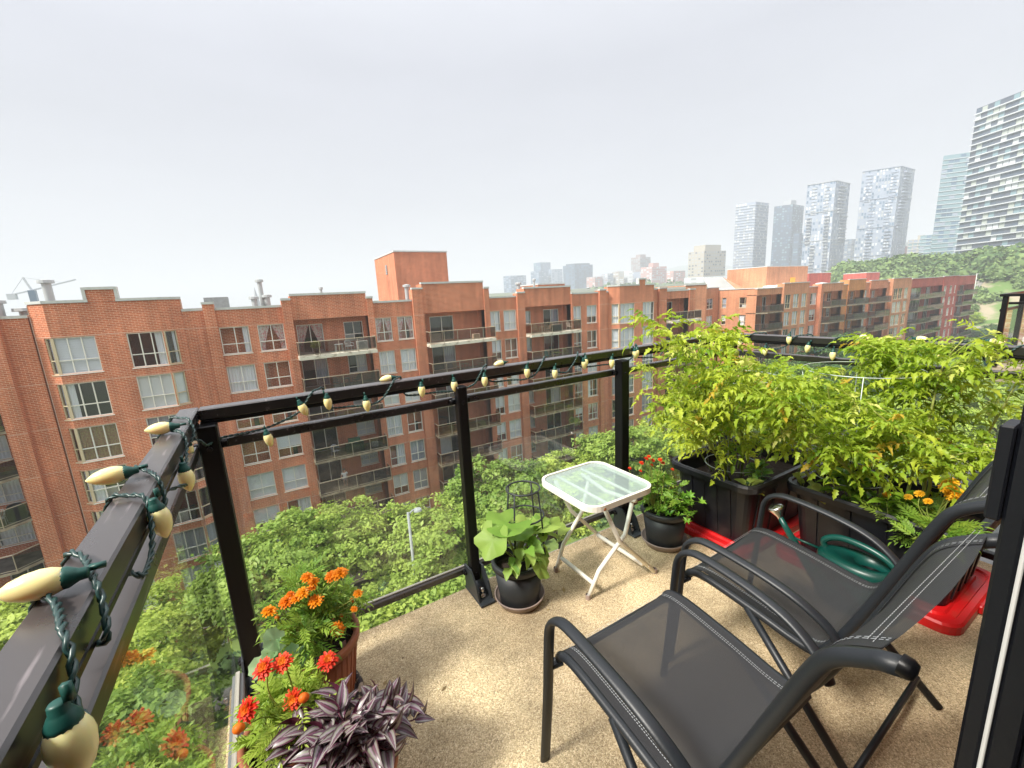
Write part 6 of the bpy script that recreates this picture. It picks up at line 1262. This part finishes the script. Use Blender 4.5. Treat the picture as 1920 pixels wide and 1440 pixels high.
def stems_plant(name,label,root,stems,leafset,topset,nleaf,group=None,r0=.006,lsc=(.8,1.25),start=.25,tomatoes=0,extra=0,side=.0):
    """stems: control polylines in the place; leaves spiral round them"""
    t=T(name,label,'tomato plant' if 'tomato' in name else 'plant',root); ro=Vector(root); mb=MB(); cur=[]
    for st in stems:
        b=bez([Vector(p)-ro for p in st],7); n=len(b); mb.tube(b,[r0*(1-.75*i/n) for i in range(n)],7); cur.append(b)
        for k in range(3):
            i=pr.randrange(n//3,n-2); a=b[i]; d=Vector((pr.uniform(-1,1),pr.uniform(-1,1),pr.uniform(.2,1.0))).normalized()*pr.uniform(.1,.24); sb=bez([a,a+d*.5+Vector((0,0,.02)),a+d],5); mb.tube(sb,[r0*.5*(1-.7*j/len(sb)) for j in range(len(sb))],5); cur.append(sb)
    O('stem',mb.mesh('stem',STEM,smooth=True),t)
    big=MB(); tot=sum(len(c) for c in cur); specs=[]
    for q in range(nleaf+extra):
        c=pr.choices(cur,[len(x) for x in cur])[0]; f=start+(1-start)*pr.random()**.85 if len(c)>8 else pr.random(); i=min(len(c)-1,int(f*(len(c)-1))); p=c[i]; a=pr.random()*6.283; el=pr.uniform(-.35,.6)+.25*f
        d=Vector((math.cos(a)*math.cos(el),math.sin(a)*math.cos(el),math.sin(el))); ls=topset if (f>.88 and topset) else leafset; s=pr.uniform(*lsc)*(1-.35*max(0,f-.6)/.4)
        wp=p+ro+d*.17*s
        if wp.x>2.74 and wp.z<1.0: continue
        if wp.y>1.72: continue
        if 'tomato' in name and ((root[0]<2.4 and wp.z<.53 and wp.y<1.34) or (root[0]>2.4 and wp.z<.56 and wp.x<2.42)): continue
        if wp.z<.36 or (wp.x<1.98 and wp.z<.45 and 'tomato' in name): continue
        specs.append((pr.choice(ls),p,d,s))
    for me,p,d,s in specs[:min(nleaf,290)]: put(t,me,p,d,jit((0,0,1),.25),s)
    rest=specs[min(nleaf,290):]
    if rest:
        V=[];F=[];base=0
        for me,p,d,s in rest:
            co=np.empty(len(me.vertices)*3,np.float32); me.vertices.foreach_get('co',co); co=co.reshape(-1,3)*s; u=jit((0,0,1),.25); y=u.cross(d).normalized(); z=d.cross(y); R=np.array([list(d),list(y),list(z)]); V.append(co@R+np.array(p[:])); f=np.array([tuple(q.vertices) for q in me.polygons]); F.append(f+base); base+=len(co)
        O('small_leaves',npmesh('small_leaves',np.concatenate(V),np.concatenate(F),leafset[0].materials[0],smooth=True),t,kind='stuff')
    for k in range(tomatoes):
        c=pr.choice(cur); p=c[int(len(c)*pr.uniform(.4,.9))]+Vector((pr.uniform(-.03,.03),pr.uniform(-.03,.03),-.03)); m_=MB(); m_.lathe([(0,.018),(.006,.0175),(.0125,.010),(.0135,0),(.011,-.012),(.005,-.018),(0,-.019)],10,tuple(p)); O('tomato',m_.mesh('tomato',TOM,smooth=True),t)
    return t
TOM=mat('unripe_tomato',(.42,.50,.12),.3,spec=.5)
r1=(2.28,1.34,.33)
sA=[[(2.2,1.35,.33),(2.05,1.33,.62),(1.88,1.30,.9),(1.70,1.27,1.10),(1.58,1.22,1.16)],[(2.25,1.36,.33),(2.18,1.36,.65),(2.02,1.33,.98),(2.0,1.31,1.16),(2.05,1.3,1.13)],
    [(2.3,1.33,.33),(2.32,1.33,.6),(2.25,1.32,.88),(2.22,1.30,1.04)],[(2.35,1.38,.33),(2.45,1.42,.62),(2.52,1.45,.84),(2.58,1.42,.95)],[(2.15,1.30,.33),(1.95,1.25,.52),(1.75,1.22,.72),(1.55,1.24,.84)],
    [(2.2,1.45,.33),(2.02,1.50,.6),(1.80,1.5,.85),(1.72,1.52,1.04)],[(2.4,1.28,.33),(2.40,1.2,.55),(2.42,1.15,.75),(2.5,1.12,.88)],[(2.25,1.3,.33),(2.1,1.22,.6),(1.9,1.15,.8),(1.72,1.12,.93)],[(2.2,1.35,.33),(2.12,1.42,.6),(1.92,1.45,.84),(1.85,1.45,.98)]]
def cagew(name,label,x,y,rs,zs):
    t=T(name,label,'plant cage',(x,y,.3))
    for r_,z in zip(rs,zs): m_=MB(); m_.tube([(r_*math.cos(a/28*6.283),r_*math.sin(a/28*6.283),z-.3) for a in range(28)],.0022,5,closed=True); O('ring',m_.mesh('ring',GW,smooth=True),t)
    for k in range(4):
        a=k*1.57+.4; m_=MB(); m_.tube([(rs[0]*math.cos(a),rs[0]*math.sin(a),zs[0]-.3),(rs[-1]*math.cos(a)*.8,rs[-1]*math.sin(a)*.8,.02)],.002,5); O('stake',m_.mesh('stake',GW,smooth=True),t)
GW=mat('pale_galvanised_wire',(.50,.58,.55),.4,metal=.3)
cagew('tomato_cage','pale wire tomato cage inside the left tomato plant',2.2,1.33,(.20,.18,.14),(.92,.66,.42)); cagew('tomato_cage','pale wire tomato cage with its top ring above the right tomato leaves',2.42,.86,(.23,.2,.15),(.985,.70,.45))
stems_plant('tomato_plant','left tall tomato plant with pale curled tips over the handrail and small green tomatoes',r1,sA,tls,tlp,290,tomatoes=16,extra=300)
r2_=(2.45,.78,.33)
sB=[[(2.4,.9,.33),(2.2,.98,.6),(1.98,1.02,.78),(1.85,1.0,.88)],[(2.45,.85,.33),(2.35,.88,.65),(2.25,.90,.84),(2.20,.90,.94)],[(2.5,.75,.33),(2.55,.78,.62),(2.6,.82,.88),(2.62,.84,1.08)],[(2.45,.65,.33),(2.4,.62,.55),(2.42,.60,.80),(2.50,.60,1.02),(2.62,.58,1.12)],
    [(2.45,.6,.33),(2.35,.55,.55),(2.2,.60,.75),(2.08,.68,.88)],[(2.5,.55,.33),(2.58,.50,.55),(2.70,.45,.8),(2.78,.42,.98)],[(2.5,.8,.33),(2.68,.9,.6),(2.72,1.0,.8),(2.70,1.05,.95)],[(2.4,.75,.33),(2.2,.78,.56),(2.02,.84,.70),(1.9,.9,.80)],[(2.35,.95,.33),(2.3,1.08,.6),(2.28,1.12,.82),(2.2,1.15,.93)],[(2.45,.7,.33),(2.3,.72,.6),(2.2,.76,.80),(2.15,.78,.90)],[(2.5,.6,.33),(2.55,.62,.62),(2.50,.66,.86),(2.45,.7,1.0)]]
stems_plant('tomato_plant','right spreading tomato plant filling the corner behind the far chair',r2_,sB,tls,tlp,290,tomatoes=8,extra=620,r0=.008)
# basil, mint, seedlings and marigolds growing in the tubs
BA=leafmat('basil_leaves',(.10,.26,.02),(.28,.46,.04),.3,.3,nscale=20); basil=[simple_leaf(i,BA,.055,.038,.35,.9,0,5,.012) for i in range(3)]
MI_=leafmat('mint_leaves',(.10,.26,.04),(.30,.50,.08),.3,.4,nscale=20); mint=[simple_leaf(i,MI_,.042,.030,.15,.4,.05,5,.01) for i in range(3)]
LE=leafmat('lime_green_leaves',(.42,.55,.10),(.60,.68,.20),.35,.4,nscale=10); limel=[simple_leaf(i,LE,.07,.06,.2,.5,.08,6,.02) for i in range(2)]
def clump(name,label,cat,p,leaves,n,R,h,sc=(.8,1.2),st=True,stem_r=.0025,el=(.0,1.0),par=None,ns=6):
    t=par or T(name,label,cat,p); o=Vector((0,0,0)) if par is None else Vector(p)-par.location
    ms=MB(); tips=[]
    for k in range(ns):
        a=pr.random()*6.283; rr=R*pr.uniform(.1,.8); e_=o+Vector((rr*math.cos(a),rr*math.sin(a),h*pr.uniform(.6,1))); s_=o+Vector((e_.x-o.x,e_.y-o.y,0))*.35; b=bez([s_,s_.lerp(e_,.5)+Vector((0,0,.01)),e_],5); ms.tube(b,[stem_r*(1-.5*i/len(b)) for i in range(len(b))],5); tips.append(b)
    O('stem',ms.mesh('stem',STEM,smooth=True),t)
    for k in range(n):
        b=pr.choice(tips); f=pr.random()**.7; q=b[int(f*(len(b)-1))]; a=pr.random()*6.283; e_=pr.uniform(*el)-.3+.5*f; d=Vector((math.cos(a)*math.cos(e_),math.sin(a)*math.cos(e_),math.sin(e_))); put(t,pr.choice(leaves),q,d,jit((0,0,1),.3),pr.uniform(*sc))
    return t
clump('basil_plant','glossy green basil at the front of the right black tub','basil',(2.30,.80,.33),basil,90,.12,.17,ns=12); clump('basil_plant','second basil with puffed leaves nearer the red lid end of the right tub','basil',(2.29,.64,.33),basil,70,.10,.14,ns=9)
clump('mint_plant','bright mint in the front corner of the left black tub','mint',(2.18,1.17,.32),mint,70,.10,.14,ns=9); clump('seedling','lime green lettuce leaf at the front edge of the left tub','lettuce',(2.07,1.16,.33),limel,7,.03,.07,(.7,1),ns=3)
clump('seedling','pale round leaved seedling in the near corner of the right tub','seedling',(2.27,1.0,.33),limel,6,.03,.10,(.6,.9),ns=2); clump('seedling','yellowish lettuce leaves beside the basil in the right tub','lettuce',(2.27,.92,.34),limel,9,.05,.05,(.7,1.1),ns=3)
# feathery marigold foliage
FE=leafmat('feathery_leaves',(.12,.26,.03),(.32,.46,.06),.35,.45,nscale=20); FEb=leafmat('feathery_leaves_bright',(.30,.45,.05),(.50,.62,.10),.38,.45,nscale=20)
def feather(seed,mt,L=.07,w=.006,n=6,l0=.026):
    r=random.Random(seed); V=[];F=[]
    leaflet(V,F,(0,0,0),(1,0,0),(0,0,1),L,.003,.1,.5,0,3)
    for i in range(n):
        f=.2+.75*i/n; 
        for s in (-1,1): a=r.uniform(.6,.9); leaflet(V,F,(L*f,0,-L*.25*f*f),(math.cos(a),s*math.sin(a),r.uniform(-.1,.3)),(0,0,1),l0*(1-abs(f-.5)),w,.2,.4,0,3)
    leaflet(V,F,(L*.97,0,-L*.22),(1,0,-.4),(0,0,1),l0*.8,w,.2,.4,0,3); return mkleaf('leaf',V,F,mt)
fe=[feather(i,FE) for i in range(3)]; feb=[feather(i+5,FEb) for i in range(3)]
def flower_mesh(name,r0,rings,mats,dome=.5,pw=.8,seed=1,ruff=.15):
    r=random.Random(seed); V=[];F=[];MI=[]
    for k,(rad,np_,z,tilt,mi) in enumerate(rings):
        for i in range(np_):
            a=i/np_*6.283+k*.4+r.uniform(-.1,.1); d=Vector((math.cos(a),math.sin(a),0)); s=Vector((-d.y,d.x,0)); L=rad*r0*r.uniform(.9,1.1); w=rad*r0*pw*2.2/np_*3.0*.5; b=len(V); zz=z*r0
            u=Vector((0,0,1)); e=math.radians(tilt+r.uniform(-10,10)); dd=d*math.cos(e)+u*math.sin(e); nn=-d*math.sin(e)+u*math.cos(e)
            q=Vector((0,0,zz)); rr_=lambda: r.uniform(-ruff,ruff)*r0
            V+=[q+dd*L*.1-s*w*.3,q+dd*L*.1+s*w*.3,q+dd*L*.62-s*w+nn*(.10*r0+rr_()),q+dd*L*.62+nn*.0,q+dd*L*.62+s*w+nn*(.10*r0+rr_()),q+dd*L-s*w*.55+nn*(-.08*r0+rr_()*.5),q+dd*L*1.03+nn*-.06*r0,q+dd*L+s*w*.55+nn*(-.08*r0+rr_()*.5)]
            F+=[(b,b+1,b+3,b+2),(b+1,b+4,b+3,b+3),(b+2,b+3,b+6,b+5),(b+3,b+4,b+7,b+6)]; MI+=[mi]*4
    F=[f if len(set(f))==4 else (f[0],f[1],f[2],f[2]) for f in F]
    me=bpy.data.meshes.new(name); me.from_pydata([tuple(v) for v in V],[],[tuple(dict.fromkeys(f)) for f in F]); 
    for m_ in mats: me.materials.append(m_)
    me.polygons.foreach_set('material_index',MI); me.polygons.foreach_set('use_smooth',[True]*len(MI)); me.update(); return me
ORm=leafmat('orange_petals',(.85,.20,.005),(.95,.36,.01),.25,.5,nscale=40); RDm=leafmat('red_petals',(.72,.025,.012),(.85,.07,.015),.2,.5,nscale=40); RD2=leafmat('orange_red_centre',(.85,.14,.01),(.9,.25,.02),.2,.5,nscale=60); YLm=leafmat('yellow_orange_petals',(.90,.42,.01),(.92,.55,.03),.25,.5,nscale=40)
RG=[(1.0,15,0,4,0),(.86,14,.10,16,0),(.68,12,.18,30,0),(.5,9,.24,48,0),(.3,6,.28,66,0)]
fo=flower_mesh('flower',.021,RG,[ORm]); fr=flower_mesh('flower',.026,[(a,b,c,d,1 if i>2 else 0) for i,(a,b,c,d,_) in enumerate(RG)],[RDm,RD2],seed=3); fy=flower_mesh('flower',.024,RG,[YLm],seed=5)
bud=MB(); bud.lathe([(0,-.012),(.004,-.010),(.0065,0),(.008,.006),(.006,.012),(0,.014)],10); budm=bud.mesh('bud',RD2,smooth=True)
cal=MB(); cal.lathe([(.0015,-.016),(.0045,-.010),(.0065,-.002),(.005,.001)],8); calm=cal.mesh('calyx',STEM,smooth=True)
def flower(par,me,p,d=(0,0,1),s=1,root=None,nm='flower'):
    q=Vector(p)-par.location; dv=Vector(d).normalized(); o=O(nm,me,par,q); o.rotation_mode='QUATERNION'; o.rotation_quaternion=Vector((0,0,1)).rotation_difference(dv); o.scale=(s,)*3; O('calyx',calm,o)
    if root is not None:
        r_=Vector(root)-par.location; mb=MB(); b=bez([r_,r_.lerp(q,.55)+Vector((pr.uniform(-.02,.02),pr.uniform(-.02,.02),.01)),q-dv*.014],6); mb.tube(b,.0018,5); O('stem',mb.mesh('stem',STEM,smooth=True),par)
def foliage(par,c,n,R,h,leaves,z0=.0,ns=16,sc=(.8,1.3),shape=None):
    """leafy mound on stems, centre c (in the place)"""
    o=Vector(c)-par.location; ms=MB(); B=[]
    for k in range(ns):
        a=k/ns*6.283+pr.uniform(-.3,.3); rr=R*pr.uniform(.15,1); e_=o+Vector((rr*math.cos(a),rr*math.sin(a),h*(1-.45*(rr/R)**2)*pr.uniform(.75,1))); s_=o+Vector((rr*math.cos(a)*.25,rr*math.sin(a)*.25,z0)); b=bez([s_,s_.lerp(e_,.5)+Vector((rr*math.cos(a)*.1,rr*math.sin(a)*.1,.02)),e_],5); ms.tube(b,[.0022]*len(b),4); B.append(b)
    O('stem',ms.mesh('stem',STEM,smooth=True),par)
    for k in range(n):
        b=pr.choice(B); f=pr.random()**.6; q=b[int(f*(len(b)-1))]; a=pr.random()*6.283; e_=pr.uniform(-.3,.9); d=Vector((math.cos(a)*math.cos(e_),math.sin(a)*math.cos(e_),math.sin(e_))); put(par,pr.choice(leaves),q,d,jit((0,0,1),.3),pr.uniform(*sc))
foliage(marig,(.03,1.50,.25),290,.160,.27,fe,ns=28,sc=(.85,1.35))
for px,py,s in [(505,1147,1.15),(537,1129,1.2),(556,1123,.9),(568,1112,1.1),(592,1127,1.25),(576,1083,1.0),(588,1091,.9),(586,1101,.7),(622,1081,1.1),(636,1076,1.2),(641,1074,1.0),(545,1115,.7),(671,1113,.8),(664,1142,.6)]:
    p=onplane(px,py,1,1.40+pr.uniform(-.05,.03)); flower(marig,fo,p,(pr.uniform(-.3,.3),-.2+pr.uniform(-.2,.2),1),s*.98,(.03,1.5,.30))
p=onplane(633,1180,1,1.36); flower(marig,fo,p,(.2,-.8,.7),1.15,(.06,1.42,.26))
for px,py in ((578,1118),(660,1128),(520,1160),(640,1158)): flower(marig,budm,onplane(px,py,1,1.46),(0,-.2,1),1,(.03,1.48,.3),'bud')
foliage(zinn,(-.075,1.21,.22),270,.12,.16,feb,ns=20,sc=(.7,1.2))
for px,py,s,d in [(496,1254,1.05,(-.4,-.5,1)),(531,1243,1.0,(-.2,-.5,1)),(615,1240,1.05,(.0,-.4,1)),(551,1312,1.1,(-.5,-.8,.9)),(466,1331,1.15,(-.7,-.6,.8)),(617,1327,.8,(.4,-.3,1))]:
    p=onplane(px,py,1,1.16); flower(zinn,fr,p,d,s,(-.07,1.2,.24))
for px,py in ((573,1307),(452,1364)): flower(zinn,budm,onplane(px,py,1,1.12),(-.4,-.5,.5),1.6,(-.07,1.2,.24),'bud')
mb=MB(); mb.box((-.002,-.0006,0),(.014,.0006,.05)); tg=mat('pink_plant_tag',(.55,.35,.36),.6)
for x,y,rz in ((.098,1.42,.4),(-.0,1.36,-.5)):
    t=T('plant_tag','pink plant label stuck upright in the soil, %s'%('right inside rim of the marigold pot' if x>.05 else 'left of the other label'),'plant label',(x,y,.21),rz); O('tag',mb.mesh('tag',tg),t); mm=MB(); mm.box((.002,-.0012,.004),(.010,-.0008,.03)); O('print',mm.mesh('print',M['white']),t)
# round ribbed pale leaves by the post
RB=leafmat('round_pale_leaves',(.18,.34,.14),(.38,.52,.28),.3,.5,nscale=14)
def round_leaf(mt,R=.045,n=16,lob=.12,cup=.25,seed=0,points=0):
    r=random.Random(seed); V=[Vector((.05,0,0))];F=[]
    for ring,f in ((1,.5),(2,1.0)):
        for k in range(n):
            a=-2.75+5.5*k/(n-1); w=1+(lob*math.cos(a*points) if points else lob*(1 if k%2 else -1)); rr=R*f*w; V.append(Vector((.05+rr*math.cos(a),rr*math.sin(a),cup*R*f*f*(.6+.4*math.cos(5*a))-(.3*R*f*f*max(0,math.cos(a))))))
    for k in range(n-1): F.append((0,1+k,2+k,2+k)); F.append((1+k,1+n+k,2+n+k,2+k))
    w=.0016; b=len(V); V+=[Vector((0,-w,0)),Vector((0,w,0)),Vector((.052,w,0)),Vector((.052,-w,0))]; F.append((b,b+1,b+2,b+3))
    me=bpy.data.meshes.new('leaf'); me.from_pydata([tuple(v) for v in V],[],[tuple(dict.fromkeys(f)) for f in F]); me.materials.append(mt); me.polygons.foreach_set('use_smooth',[True]*len(F)); me.update(); return me
rl=[round_leaf(RB,.040+.005*i,16,.06,.3,i) for i in range(3)]
t=T('strawberry_plant','pale ribbed strawberry leaves between the corner post and the marigold pot','strawberry plant',(-.07,1.36,.2))
ms=MB()
for px,py,d in [(506,1200,(-.5,-.2,.5)),(520,1212,(.2,-.3,.5)),(552,1222,(.6,-.3,.4)),(562,1236,(.7,-.6,.1)),(480,1258,(-.9,-.5,-.1)),(513,1268,(-.1,-.7,-.2)),(535,1262,(.3,-.6,.0)),(500,1225,(-.6,0,.3))]:
    p=onplane(px,py,1,1.31)-t.location; ms.tube(bez([Vector((0,0,-.0)),p*.5+Vector((0,0,.04)),p],4),.0018,4); put(t,pr.choice(rl),p-Vector(d).normalized()*.05,d,(0,-.5,1),.72)
O('stem',ms.mesh('stem',STEM,smooth=True),t); mb=MB(); mb.lathe([(0,-.19),(.07,-.19),(.085,-.0),(.09,.0),(.09,.01),(.078,.01),(.07,-.03),(0,-.03)],24); O('pot',mb.mesh('pot',pot_dark,smooth=True),t)
# wandering tradescantia: striped pointed leaves
def zebmat():
    m=bpy.data.materials.new('striped_purple_leaf'); m.use_nodes=True; t=m.node_tree; b=t.nodes['Principled BSDF']; b.inputs['Roughness'].default_value=.32; b.inputs['Specular IOR Level'].default_value=.5
    uv=t.nodes.new('ShaderNodeUVMap'); s=t.nodes.new('ShaderNodeSeparateXYZ'); t.links.new(uv.outputs[0],s.inputs[0]); r=t.nodes.new('ShaderNodeValToRGB'); r.color_ramp.interpolation='EASE'; t.links.new(s.outputs[0],r.inputs[0]); e=r.color_ramp.elements
    st=[(0,(.085,.012,.045)),(.09,(.09,.02,.05)),(.17,(.30,.30,.24)),(.31,(.36,.28,.33)),(.40,(.10,.045,.06)),(.5,(.20,.05,.13)),(.60,(.07,.05,.05)),(.70,(.38,.28,.35)),(.82,(.28,.30,.22)),(.91,(.07,.02,.045)),(1,(.08,.012,.045))]
    e[0].position=0; e[0].color=(*st[0][1],1); e[1].position=1; e[1].color=(*st[-1][1],1)
    for p,c in st[1:-1]: k=e.new(p); k.color=(*c,1)
    oi=t.nodes.new('ShaderNodeObjectInfo'); mr=t.nodes.new('ShaderNodeMapRange'); mr.inputs[3].default_value=.0; mr.inputs[4].default_value=.42; t.links.new(oi.outputs['Random'],mr.inputs[0])
    gx=t.nodes.new('ShaderNodeMix'); gx.data_type='RGBA'; t.links.new(mr.outputs[0],gx.inputs[0]); t.links.new(r.outputs[0],gx.inputs[6]); gx.inputs[7].default_value=(.085,.075,.05,1)
    geo=t.nodes.new('ShaderNodeNewGeometry'); bk=t.nodes.new('ShaderNodeMix'); bk.data_type='RGBA'; t.links.new(geo.outputs['Backfacing'],bk.inputs[0]); t.links.new(gx.outputs[2],bk.inputs[6]); bk.inputs[7].default_value=(.12,.018,.05,1); t.links.new(bk.outputs[2],b.inputs['Base Color']); return m
ZM=zebmat(); zl=[simple_leaf(i,ZM,.060+.007*i,.026+.0025*i,.32,.5+.2*i,0,7,.006) for i in range(4)]
o=Vector((0,0,.19)); ms=MB(); k=0
for i in range(46):
    a=pr.random()*6.283; R_=pr.uniform(.03,.20); hgt=pr.uniform(.05,.17)*(1-.3*R_/.2); e_=o+Vector((R_*1.02*math.cos(a),R_*.62*math.sin(a),hgt if R_<.15 else hgt-.05)); b=bez([o+Vector((R_*.3*math.cos(a),R_*.3*math.sin(a),0)),o.lerp(e_,.55)+Vector((0,0,.03)),e_],5); ms.tube(b,.002,5)
    dd=(b[-1]-b[-3]).normalized()
    for j,q in enumerate(b[4::2]+[b[-1]]):
        s=1 if j%2 else -1; sd=dd.cross(Vector((0,0,1))).normalized()*s; put(zeb,pr.choice(zl),q,(dd*.7+sd*.75+Vector((0,0,pr.uniform(.1,.8)))),jit((0,0,1),.35),pr.uniform(.75,1.15)); k+=1
    put(zeb,pr.choice(zl),b[-1],dd+Vector((0,0,.6)),jit(dd.cross(Vector((0,0,1))),.3),.9)
O('stem',ms.mesh('stem',mat('purple_stem',(.14,.05,.07),.5),smooth=True),zeb)
# squash leaves
SQ=leafmat('squash_leaves',(.16,.33,.04),(.40,.55,.12),.42,.5,nscale=9); sq=[round_leaf(SQ,.062+.008*i,21,.13,.25,40+i,points=5) for i in range(3)]; sqs=[simple_leaf(i,SQ,.06,.045,.2,.7,.12,6,.03) for i in range(3)]
ms=MB()
for px,py,Y,d,s in [(935,988,1.50,(-.9,-.2,.15),1.25),(965,985,1.58,(-.4,.3,.4),1.1),(1005,978,1.56,(.3,.4,.35),1.0),(1035,975,1.52,(.9,.1,.1),1.15),(915,1035,1.47,(-.75,-.35,-.8),1.25),(1022,1072,1.40,(.45,-.5,-.75),.85),(985,1000,1.48,(.2,-.6,.2),.9),(1040,1000,1.50,(.8,-.2,-.5),.9),(1050,985,1.62,(.8,.5,.1),.9)]:
    p=onplane(px,py,1,Y)-squash.location; ms.tube(bez([Vector((0,0,.18)),p*.5+Vector((0,0,.14)),p-Vector(d).normalized()*.05*s],5),.0028,5); put(squash,pr.choice(sq),p-Vector(d).normalized()*.09*s,d,jit((0,0,1),.12),s)
for i in range(38):
    a=pr.random()*6.283; R_=pr.uniform(.02,.10); q=Vector((R_*math.cos(a),R_*math.sin(a),pr.uniform(.22,.33))); ms.tube(bez([Vector((0,0,.18)),q*.5+Vector((0,0,.1)),q],4),.002,4); put(squash,pr.choice(sqs),q,(math.cos(a),math.sin(a),pr.uniform(-.6,.4)),jit((0,0,1),.3),pr.uniform(.7,1.25))
O('stem',ms.mesh('stem',STEM,smooth=True),squash); mb=MB(); mb.bbox((.0,-.105,.19),(.045,-.08,.203),.003); mb.bbox((.03,-.10,.198),(.052,-.075,.21),.003); O('plastic_scrap',mb.mesh('plastic_scrap',M['white']),squash)
# herb pot: feathery mound, parsley, small red flowers
HE=leafmat('herb_leaves',(.11,.27,.03),(.30,.46,.06),.3,.45,nscale=20); herbl=[feather(60+i,HE,.05,.007,5,.02) for i in range(3)]; PA=leafmat('parsley_leaves',(.09,.30,.03),(.26,.48,.05),.3,.45,nscale=25,yellow=((.70,.58,.12),.12))
pal=[round_leaf(PA,.020,13,.35,.8,70+i) for i in range(3)]
foliage(herb,(1.76,1.47,.20),210,.15,.25,herbl,ns=18); foliage(herb,(1.83,1.41,.19),110,.12,.09,pal,ns=12,sc=(.7,1.2))
for px,py,s in [(1203,868,.8),(1212,860,.8),(1217,856,.7),(1224,863,.75),(1238,862,.8),(1243,868,.75),(1201,883,.6),(1261,880,.6),(1181,878,.6),(1222,872,.6)]:
    p=onplane(px,py,1,1.47); flower(herb,fr,p,(pr.uniform(-.3,.3),-.3,1),s*.62,(1.72,1.47,.24))
# orange marigolds in the right tub
mt_=T('marigold_plant','yellow orange marigolds with ferny leaves at the chair end of the right tub','marigold',(2.3,.45,.33))
foliage(mt_,(2.27,.52,.33),170,.17,.10,[feather(80+i,FE,.09,.007,7,.03) for i in range(3)],ns=14)
for px,py,s in [(1782,906,1.2),(1776,915,1.2),(1790,924,1.2),(1786,930,1.1),(1796,926,1.0),(1703,932,.7),(1724,926,.8),(1740,940,.7),(1662,928,.7)]:
    p=onplane(px,py,0,2.26); flower(mt_,fy,p,(-.5,.1,1),s,(2.28,.5,.36))
# ------------------------------------------------ crumbs of soil and dropped leaves on the floor
V=[];F=[];R_=[]
for i in range(150):
    cx0,cy0,sp=pr.choice([(.885,1.535,.2),(1.8,1.46,.2),(.0,1.3,.28),(.05,1.05,.3),(2.0,1.2,.25),(1.2,1.0,.9)]); x=cx0+pr.gauss(0,sp); y=cy0+pr.gauss(0,sp)
    if not(-.2<x<2.7 and .2<y<1.7): continue
    L=pr.uniform(.003,.008) if pr.random()<.8 else pr.uniform(.012,.022); a=pr.random()*6.28; dx_,dy_=math.cos(a)*L,math.sin(a)*L; b=len(V); V+=[(x-dx_,y-dy_,.002),(x-dy_*.4,y+dx_*.4,.004),(x+dx_,y+dy_,.003),(x+dy_*.4,y-dx_*.4,.0015)]; F.append((b,b+1,b+2,b+3)); R_.append(pr.random())
O('leaf_litter',npmesh('leaf_litter',V,F,leafmat('dry_litter',(.10,.06,.03),(.40,.28,.10),.1,.8,attr=True,nscale=5),rnd=R_),kind='stuff',label='dry leaf bits and soil crumbs scattered on the balcony floor',cat='litter')
# ------------------------------------------------ haze
hb=MB(); hb.box((-1400,-900,-28),(3300,3200,150)); hz=bpy.data.materials.new('haze'); hz.use_nodes=True; q_=hz.node_tree; q_.nodes.clear(); o_=q_.nodes.new('ShaderNodeOutputMaterial'); v_=q_.nodes.new('ShaderNodeVolumePrincipled'); v_.inputs['Color'].default_value=(.76,.80,.86,1); v_.inputs['Density'].default_value=HAZE; v_.inputs['Anisotropy'].default_value=.0; q_.links.new(v_.outputs[0],o_.inputs['Volume'])
O('haze',hb.mesh('haze',hz),kind='stuff')
